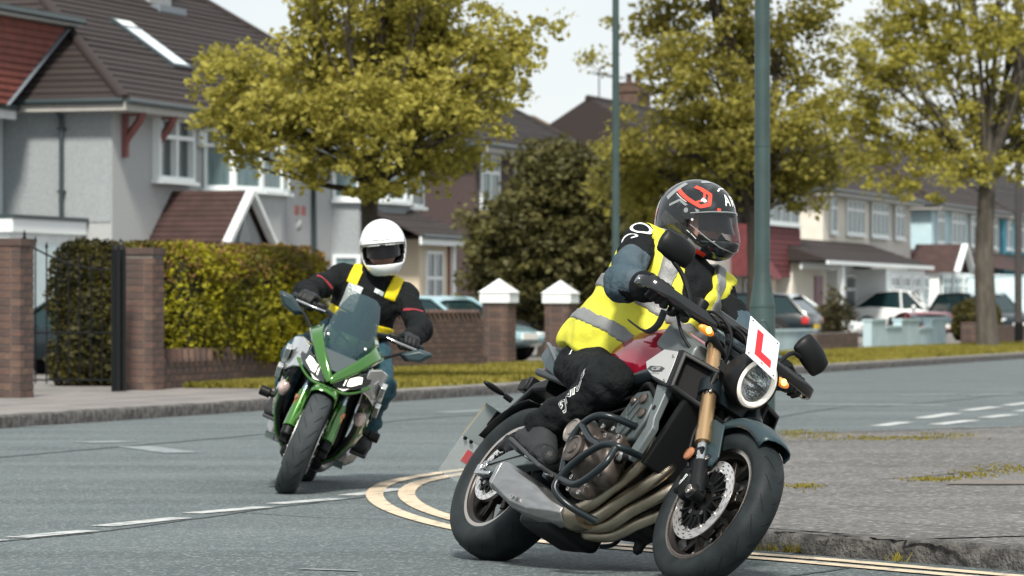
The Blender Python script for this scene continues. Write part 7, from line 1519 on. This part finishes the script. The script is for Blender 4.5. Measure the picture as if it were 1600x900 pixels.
        if s_ == 'R' and style == 'A':
            def toe_pad(P): return smax(boot(P) - .004, smax(sd_ell(P, t_ + un * .035 - fd * .05 + sdv * .02, (.075, .05, .045)), -((P - he) @ un - .012), .004), .004)
            sdf_obj('toe_patch', toe_pad, np.minimum(t_, he) - .08, np.maximum(t_, he) + .12, .007, 'leather_black', bt_)
    # --- gloves: palm, four fingers round the grip, thumb below
    for s_, sy in (('R', -1), ('L', 1)):
        g0, g1 = np.asarray(J['grip' + s_][0]), np.asarray(J['grip' + s_][1]); ax = (g1 - g0) / np.linalg.norm(g1 - g0); wrist = v['wr' + s_]
        fw_ = np.array([1.0, 0, 0]); fw_ = fw_ - ax * (fw_ @ ax); fw_ /= np.linalg.norm(fw_); up_ = np.cross(ax, fw_); up_ = up_ if up_[2] > 0 else -up_
        cc = (g0 + g1) / 2; rr_ = np.asarray
        def pt(k, f, u): return cc + ax * k + fw_ * f + up_ * u
        fing = []
        for i_, k in enumerate((-.034, -.011, .012, .034)):
            L_ = (.92, 1.0, 1.02, .9)[i_]
            fing.append([(pt(k, -.020, .040), .0145), (pt(k, .020 * L_, .034), .0135), (pt(k, .037 * L_, .006), .0125), (pt(k, .030 * L_, -.022), .0115), (pt(k, .006, -.031), .0105)])
        def glove(P):
            d = sunion(.016, sd_cap(P, wrist, pt(0, -.060, .020), .036, .038), sd_cap(P, pt(-.030, -.045, .022), pt(.030, -.045, .022), .030, .028), sd_cap(P, pt(-.032, -.022, .036), pt(.032, -.022, .036), .020, .019))
            for ch in fing:
                q = None
                for (a, ra), (b, rb) in zip(ch[:-1], ch[1:]):
                    e = sd_cap(P, a, b, ra, rb); q = e if q is None else np.minimum(q, e)
                d = smin(d, q, .006)
            k = -sy * -.044 if False else (.046 if (ax[1] * sy) < 0 else -.046)
            return smin(d, np.minimum(sd_cap(P, pt(k, -.040, .006), pt(k * 1.05, -.010, -.022), .017, .014), sd_cap(P, pt(k * 1.05, -.010, -.022), pt(k * .75, .020, -.034), .014, .011)), .008)
        al = np.stack([wrist, g0, g1, pt(0, .06, .06), pt(0, -.1, -.06)]); gl = sdf_obj('glove', glove, al.min(0) - .06, al.max(0) + .06, .006, 'leather_black', p, wrinkle=lambda V: nz(V, 30, .003, 1.0))
        def cuff(P): return smax(sd_cap(P, wrist + (v['el' + s_] - wrist) * .12, wrist + (pt(0, -.06, .02) - wrist) * .35, .058, .044), -1 - P[:, 0] * 0, .01)
        sdf_obj('cuff', cuff, wrist - .13, wrist + .13, .009, 'fabric_black', gl, wrinkle=lambda V: nz(V, 16, .004, 4))
    return p, torso, arms, jk, ts, v
# ---- rider of the naked bike: black and slate jacket, yellow vest
RA_head = np.array([.415, -.028, 1.475])
def head_axes(M, fwd):
    fw = np.asarray(fwd, float); fw /= np.linalg.norm(fw); lf = np.cross([0, 0, 1.0], fw); lf /= np.linalg.norm(lf); return np.array(M.to_3x3()).T @ np.stack([fw, lf, np.cross(fw, lf)], 1)
FA = (.82, -.57, -.03); FB = (.03, -1.0, -.10)
JA = dict(head=RA_head, neck=(.385, -.01, 1.325), pelvis=(.235, 0, .885), chest=(.33, 0, 1.17), shR=(.395, -.188, 1.262), shL=(.40, .185, 1.275), elR=(.690, -.350, 1.015), elL=(.68, .345, 1.07), wrR=(.868, -.338, 1.000), wrL=(.865, .338, 1.02), handR=(.93, -.325, .998), handL=(.93, .325, .998),
          hipR=(.240, -.100, .778), hipL=(.240, .100, .778), knR=(.742, -.236, .655), knL=(.742, .236, .655), anR=(.465, -.240, .445), anL=(.465, .240, .445), toeR=(.675, -.268, .272), toeL=(.675, .268, .272), heelR=(.370, -.240, .372), heelL=(.370, .24, .372), HA=head_axes(MA, FA),
          torso=[((.31, 0, .965), (.265, .195, .16)), ((.345, 0, 1.08), (.255, .205, .19)), ((.365, 0, 1.19), (.225, .205, .15))], gripR=((.955, -.29, .979), (.938, -.375, .984)), gripL=((.955, .29, .979), (.938, .375, .984)), sd=np.array([0, 0, .012]), arm_r=(.067, .062, .061, .052), leg_r=(.100, .085, .083, .074))
RA, torA, armA, jkA, tsA, vA = person(MA, JA, 'person', 'rider in a dark patterned helmet and yellow reflective vest on the red and grey motorcycle', 'A')
helmet(RA, MA, RA_head, FA, rad(-4), 'dark')
lo_, hi_ = np.array([-.04, -.34, .68]), np.array([.80, .34, 1.46])
hemz = lambda P: P[:, 2] - (.868 - .195 * P[:, 0])
def vestf(P, off=.013):
    d = smin(torA(P, off), sd_ell(P, (.310, 0, .890), np.array((.300, .222, .175)) + off), .05); d = smax(d, -hemz(P), .008)
    for s_, sy in (('R', -1), ('L', 1)): d = smax(d, -sd_cap(P, vA['sh' + s_] + [.0, sy * .05, 0], vA['el' + s_] + [.02, sy * .03, 0], .088, .085), .010)
    # V neck open in front, round collar behind
    w_ = .020 + .30 * np.maximum(P[:, 2] - 1.06, 0); vn = smax(np.abs(P[:, 1] - .0) - w_, .36 - P[:, 0], .02); vn = smax(vn, 1.055 - P[:, 2], .01)
    d = smax(d, -vn, .008); return smax(d, -sd_cap(P, vA['neck'] - [.01, 0, .09], vA['neck'] + [.03, 0, .12], .092, .115), .01)
def wv(V): return nz(V, 7, .012, 9.0) + nz(V, 17, .007, 2.0) + np.sin((V[:, 2] - .25 * V[:, 0]) * 55 + nz(V, 6, 4.0)) * .0035
vest = sdf_obj('hi_vis_vest', vestf, lo_, hi_, .0095, 'hi_vis', RA, wrinkle=wv)
def band(c0, w_):
    def f(P): return smax(vestf(P, .0185), np.abs(hemz(P) - c0) - w_, .002)
    return f
for c0 in (.132, .290): sdf_obj('reflective_band', band(c0, .026), lo_, hi_, .0080, 'reflective', vest, wrinkle=wv)
for sy in (-1, 1):
    def sb(P): return smax(smax(vestf(P, .0185), np.abs(P[:, 1] - sy * .125) - .026, .002), .315 - hemz(P), .002)
    sdf_obj('shoulder_band', sb, lo_, hi_, .0080, 'reflective', vest, wrinkle=wv)
g = G(); 
# black jacket's shoulder rings, white print
bj = bvh_of(jkA)
for c_, r_ in (((.005, .045), .036), ((-.010, -.02), .030)):
    V2 = []; F2 = []; n_ = 28
    for i_ in range(n_):
        a = i_ * 2 * PI / n_
        for q_ in (1.0, .72): V2.append((c_[0] + r_ * 1.25 * q_ * math.cos(a), c_[1] + r_ * .8 * q_ * math.sin(a), 0))
    for i_ in range(n_):
        j_ = (i_ + 1) % n_
        if r_ < .034 and 17 < i_ < 24: continue
        F2.append((2 * i_, 2 * j_, 2 * j_ + 1, 2 * i_ + 1))
    decal('shoulder_print', V2, F2, np.array(vA['shR']) + np.array([.03, -.05, .0]), (.80, .55, .1), (-.10, .25, .9), 'print_white', jkA, [bj], .003, .012)
btz = bvh_of(tsA)
sh_d = np.array([-.58, 0, -.815]); tcen = np.array([.668, -.62, .582])
Vt, Ft = text_mesh('BERING', .052, .040, .25); Vt2 = Vt * np.array([1.0, .9, 1]); ey_ = np.cross(np.array([0, -1.0, 0]), sh_d)
decal('leg_print', Vt2, Ft, tcen, sh_d, ey_, 'print_white', tsA, [btz], .0022, .012, .3)
Vt3, Ft3 = text_mesh('BERING', .052, -.012, .25); decal('leg_print_fill', Vt3 * np.array([1.0, .9, 1]) , Ft3, tcen, sh_d, ey_, 'fabric_black', tsA, [btz], .0036, .012, .3)
g = G(); hp = [(.10, -.13, .93), (.20, -.205, .885), (.25, -.215, .84), (.30, -.225, .80)]
for k, pts in enumerate(([(.13, -.3, .905), (.20, -.3, .885), (.25, -.3, .86), (.30, -.3, .80), (.325, -.3, .775)], [(.36, -.3, .875), (.385, -.3, .84)], [(.40, -.3, .875), (.425, -.3, .84)])):
    V2 = []; F2 = []; P_ = np.array(pts)
    for i_ in range(len(P_)):
        t_ = P_[min(i_ + 1, len(P_) - 1)] - P_[max(i_ - 1, 0)]; t_ /= np.linalg.norm(t_); nn_ = np.array([-t_[2], 0, t_[0]]) * (.0035 if k == 0 else .006); V2 += [((P_[i_] + nn_)[0], (P_[i_] + nn_)[2], 0), ((P_[i_] - nn_)[0], (P_[i_] - nn_)[2], 0)]
    F2 = [(2 * i_, 2 * i_ + 1, 2 * i_ + 3, 2 * i_ + 2) for i_ in range(len(P_) - 1)]; decal('trouser_piping', V2, F2, (0, -.45, 0), (1, 0, 0), (0, 0, 1), 'print_white', tsA, [btz], .003, .012, .0)
g = G(); g.tube([(.90, -.25, .955), (.86, -.225, .91), (.78, -.205, .89), (.70, -.20, .905), (.62, -.21, .93)], .013, 8, smooth=6, flat=.3); g.out('strap', 'strap_grey', RA, smooth=60)
# ---- rider of the green bike: white helmet, black jacket with yellow straps, jeans
RB_head = np.array([.42, -.045, 1.385])
JB = dict(head=RB_head, neck=(.36, -.03, 1.245), pelvis=(.20, 0, .875), chest=(.30, -.01, 1.09), shR=(.34, -.185, 1.145), shL=(.34, .155, 1.185), elR=(.62, -.335, 1.005), elL=(.60, .325, 1.055), wrR=(.865, -.295, .995), wrL=(.865, .295, .985), handR=(.93, -.30, .985), handL=(.93, .30, .985),
          hipR=(.215, -.105, .85), hipL=(.215, .105, .85), knR=(.70, -.245, .66), knL=(.70, .25, .68), anR=(.46, -.225, .43), anL=(.46, .25, .43), toeR=(.66, -.25, .31), toeL=(.66, .275, .31), heelR=(.375, -.235, .36), heelL=(.375, .26, .36), HA=head_axes(MB, FB),
          torso=[((.27, 0, .94), (.18, .175, .15)), ((.30, -.01, 1.05), (.18, .185, .18)), ((.32, -.015, 1.12), (.16, .185, .13))], gripR=((.968, -.262, .967), (.942, -.335, .970)), gripL=((.968, .262, .967), (.942, .335, .970)), arm_r=(.070, .062, .060, .052), leg_r=(.096, .080, .072, .066))
RB, torB, armB, jkB, tsB, vB = person(MB, JB, 'person', 'rider in white helmet, black jacket with yellow straps and jeans on the green motorcycle', 'B')
helmet(RB, MB, RB_head, FB, rad(5), 'white')
lo_, hi_ = np.array([.0, -.32, .78]), np.array([.66, .30, 1.36])
for sy in (-1, 1):
    def st_(P, off=.012): return smax(smax(smax(torB(P, off), np.abs(P[:, 1] + .015 - sy * .112) - .032, .003), 1.135 - P[:, 2], .003), -sd_cap(P, vB['neck'], vB['head'], .075, .09), .01)
    stp = sdf_obj('yellow_strap', st_, lo_, hi_, .008, 'hi_vis_b', RB, wrinkle=lambda V: nz(V, 12, .003, 2))
    def s2(P): return smax(smax(smax(torB(P, .011), np.abs(P[:, 1] + .015 - sy * (.085)) - .045, .003), np.abs(P[:, 2] - 1.07) - .075, .003), .35 - P[:, 0], .01)
    if sy < 0: sdf_obj('chest_patch', s2, lo_, hi_, .008, 'silver_patch', stp, wrinkle=lambda V: nz(V, 12, .003, 2))
    def s3(P): return smax(smax(smax(torB(P, .012), np.abs(P[:, 1] - sy * .13) - .085, .003), np.abs(P[:, 2] - .945 - .12 * np.abs(P[:, 1])) - .028, .003), .30 - P[:, 0], .01)
    sdf_obj('waist_band', s3, lo_, hi_, .008, 'hi_vis_b', RB, wrinkle=lambda V: nz(V, 12, .003, 2))
    s_ = 'R' if sy < 0 else 'L'; a, b = np.array(vB['sh' + s_]), np.array(vB['el' + s_]); md = a * .45 + b * .55
    V2, F2 = poly2([(-.055, .012), (.055, .004), (.055, -.010), (-.055, -.004)]); decal('sleeve_piping', V2, F2, md, (0, 1, .25 * sy), (-.4, 0, .9), 'piping_red', jkB, [bvh_of(jkB)], .003, .012, .4)
V2, F2 = poly2([(-.026, .012), (.026, .012), (.026, -.012), (-.026, -.012)]); decal('chest_label', V2, F2, (.3, .03, 1.10), (0, 1, 0), (-.3, 0, 1), 'silver_patch', jkB, [bvh_of(jkB)], .004, .012, .6)
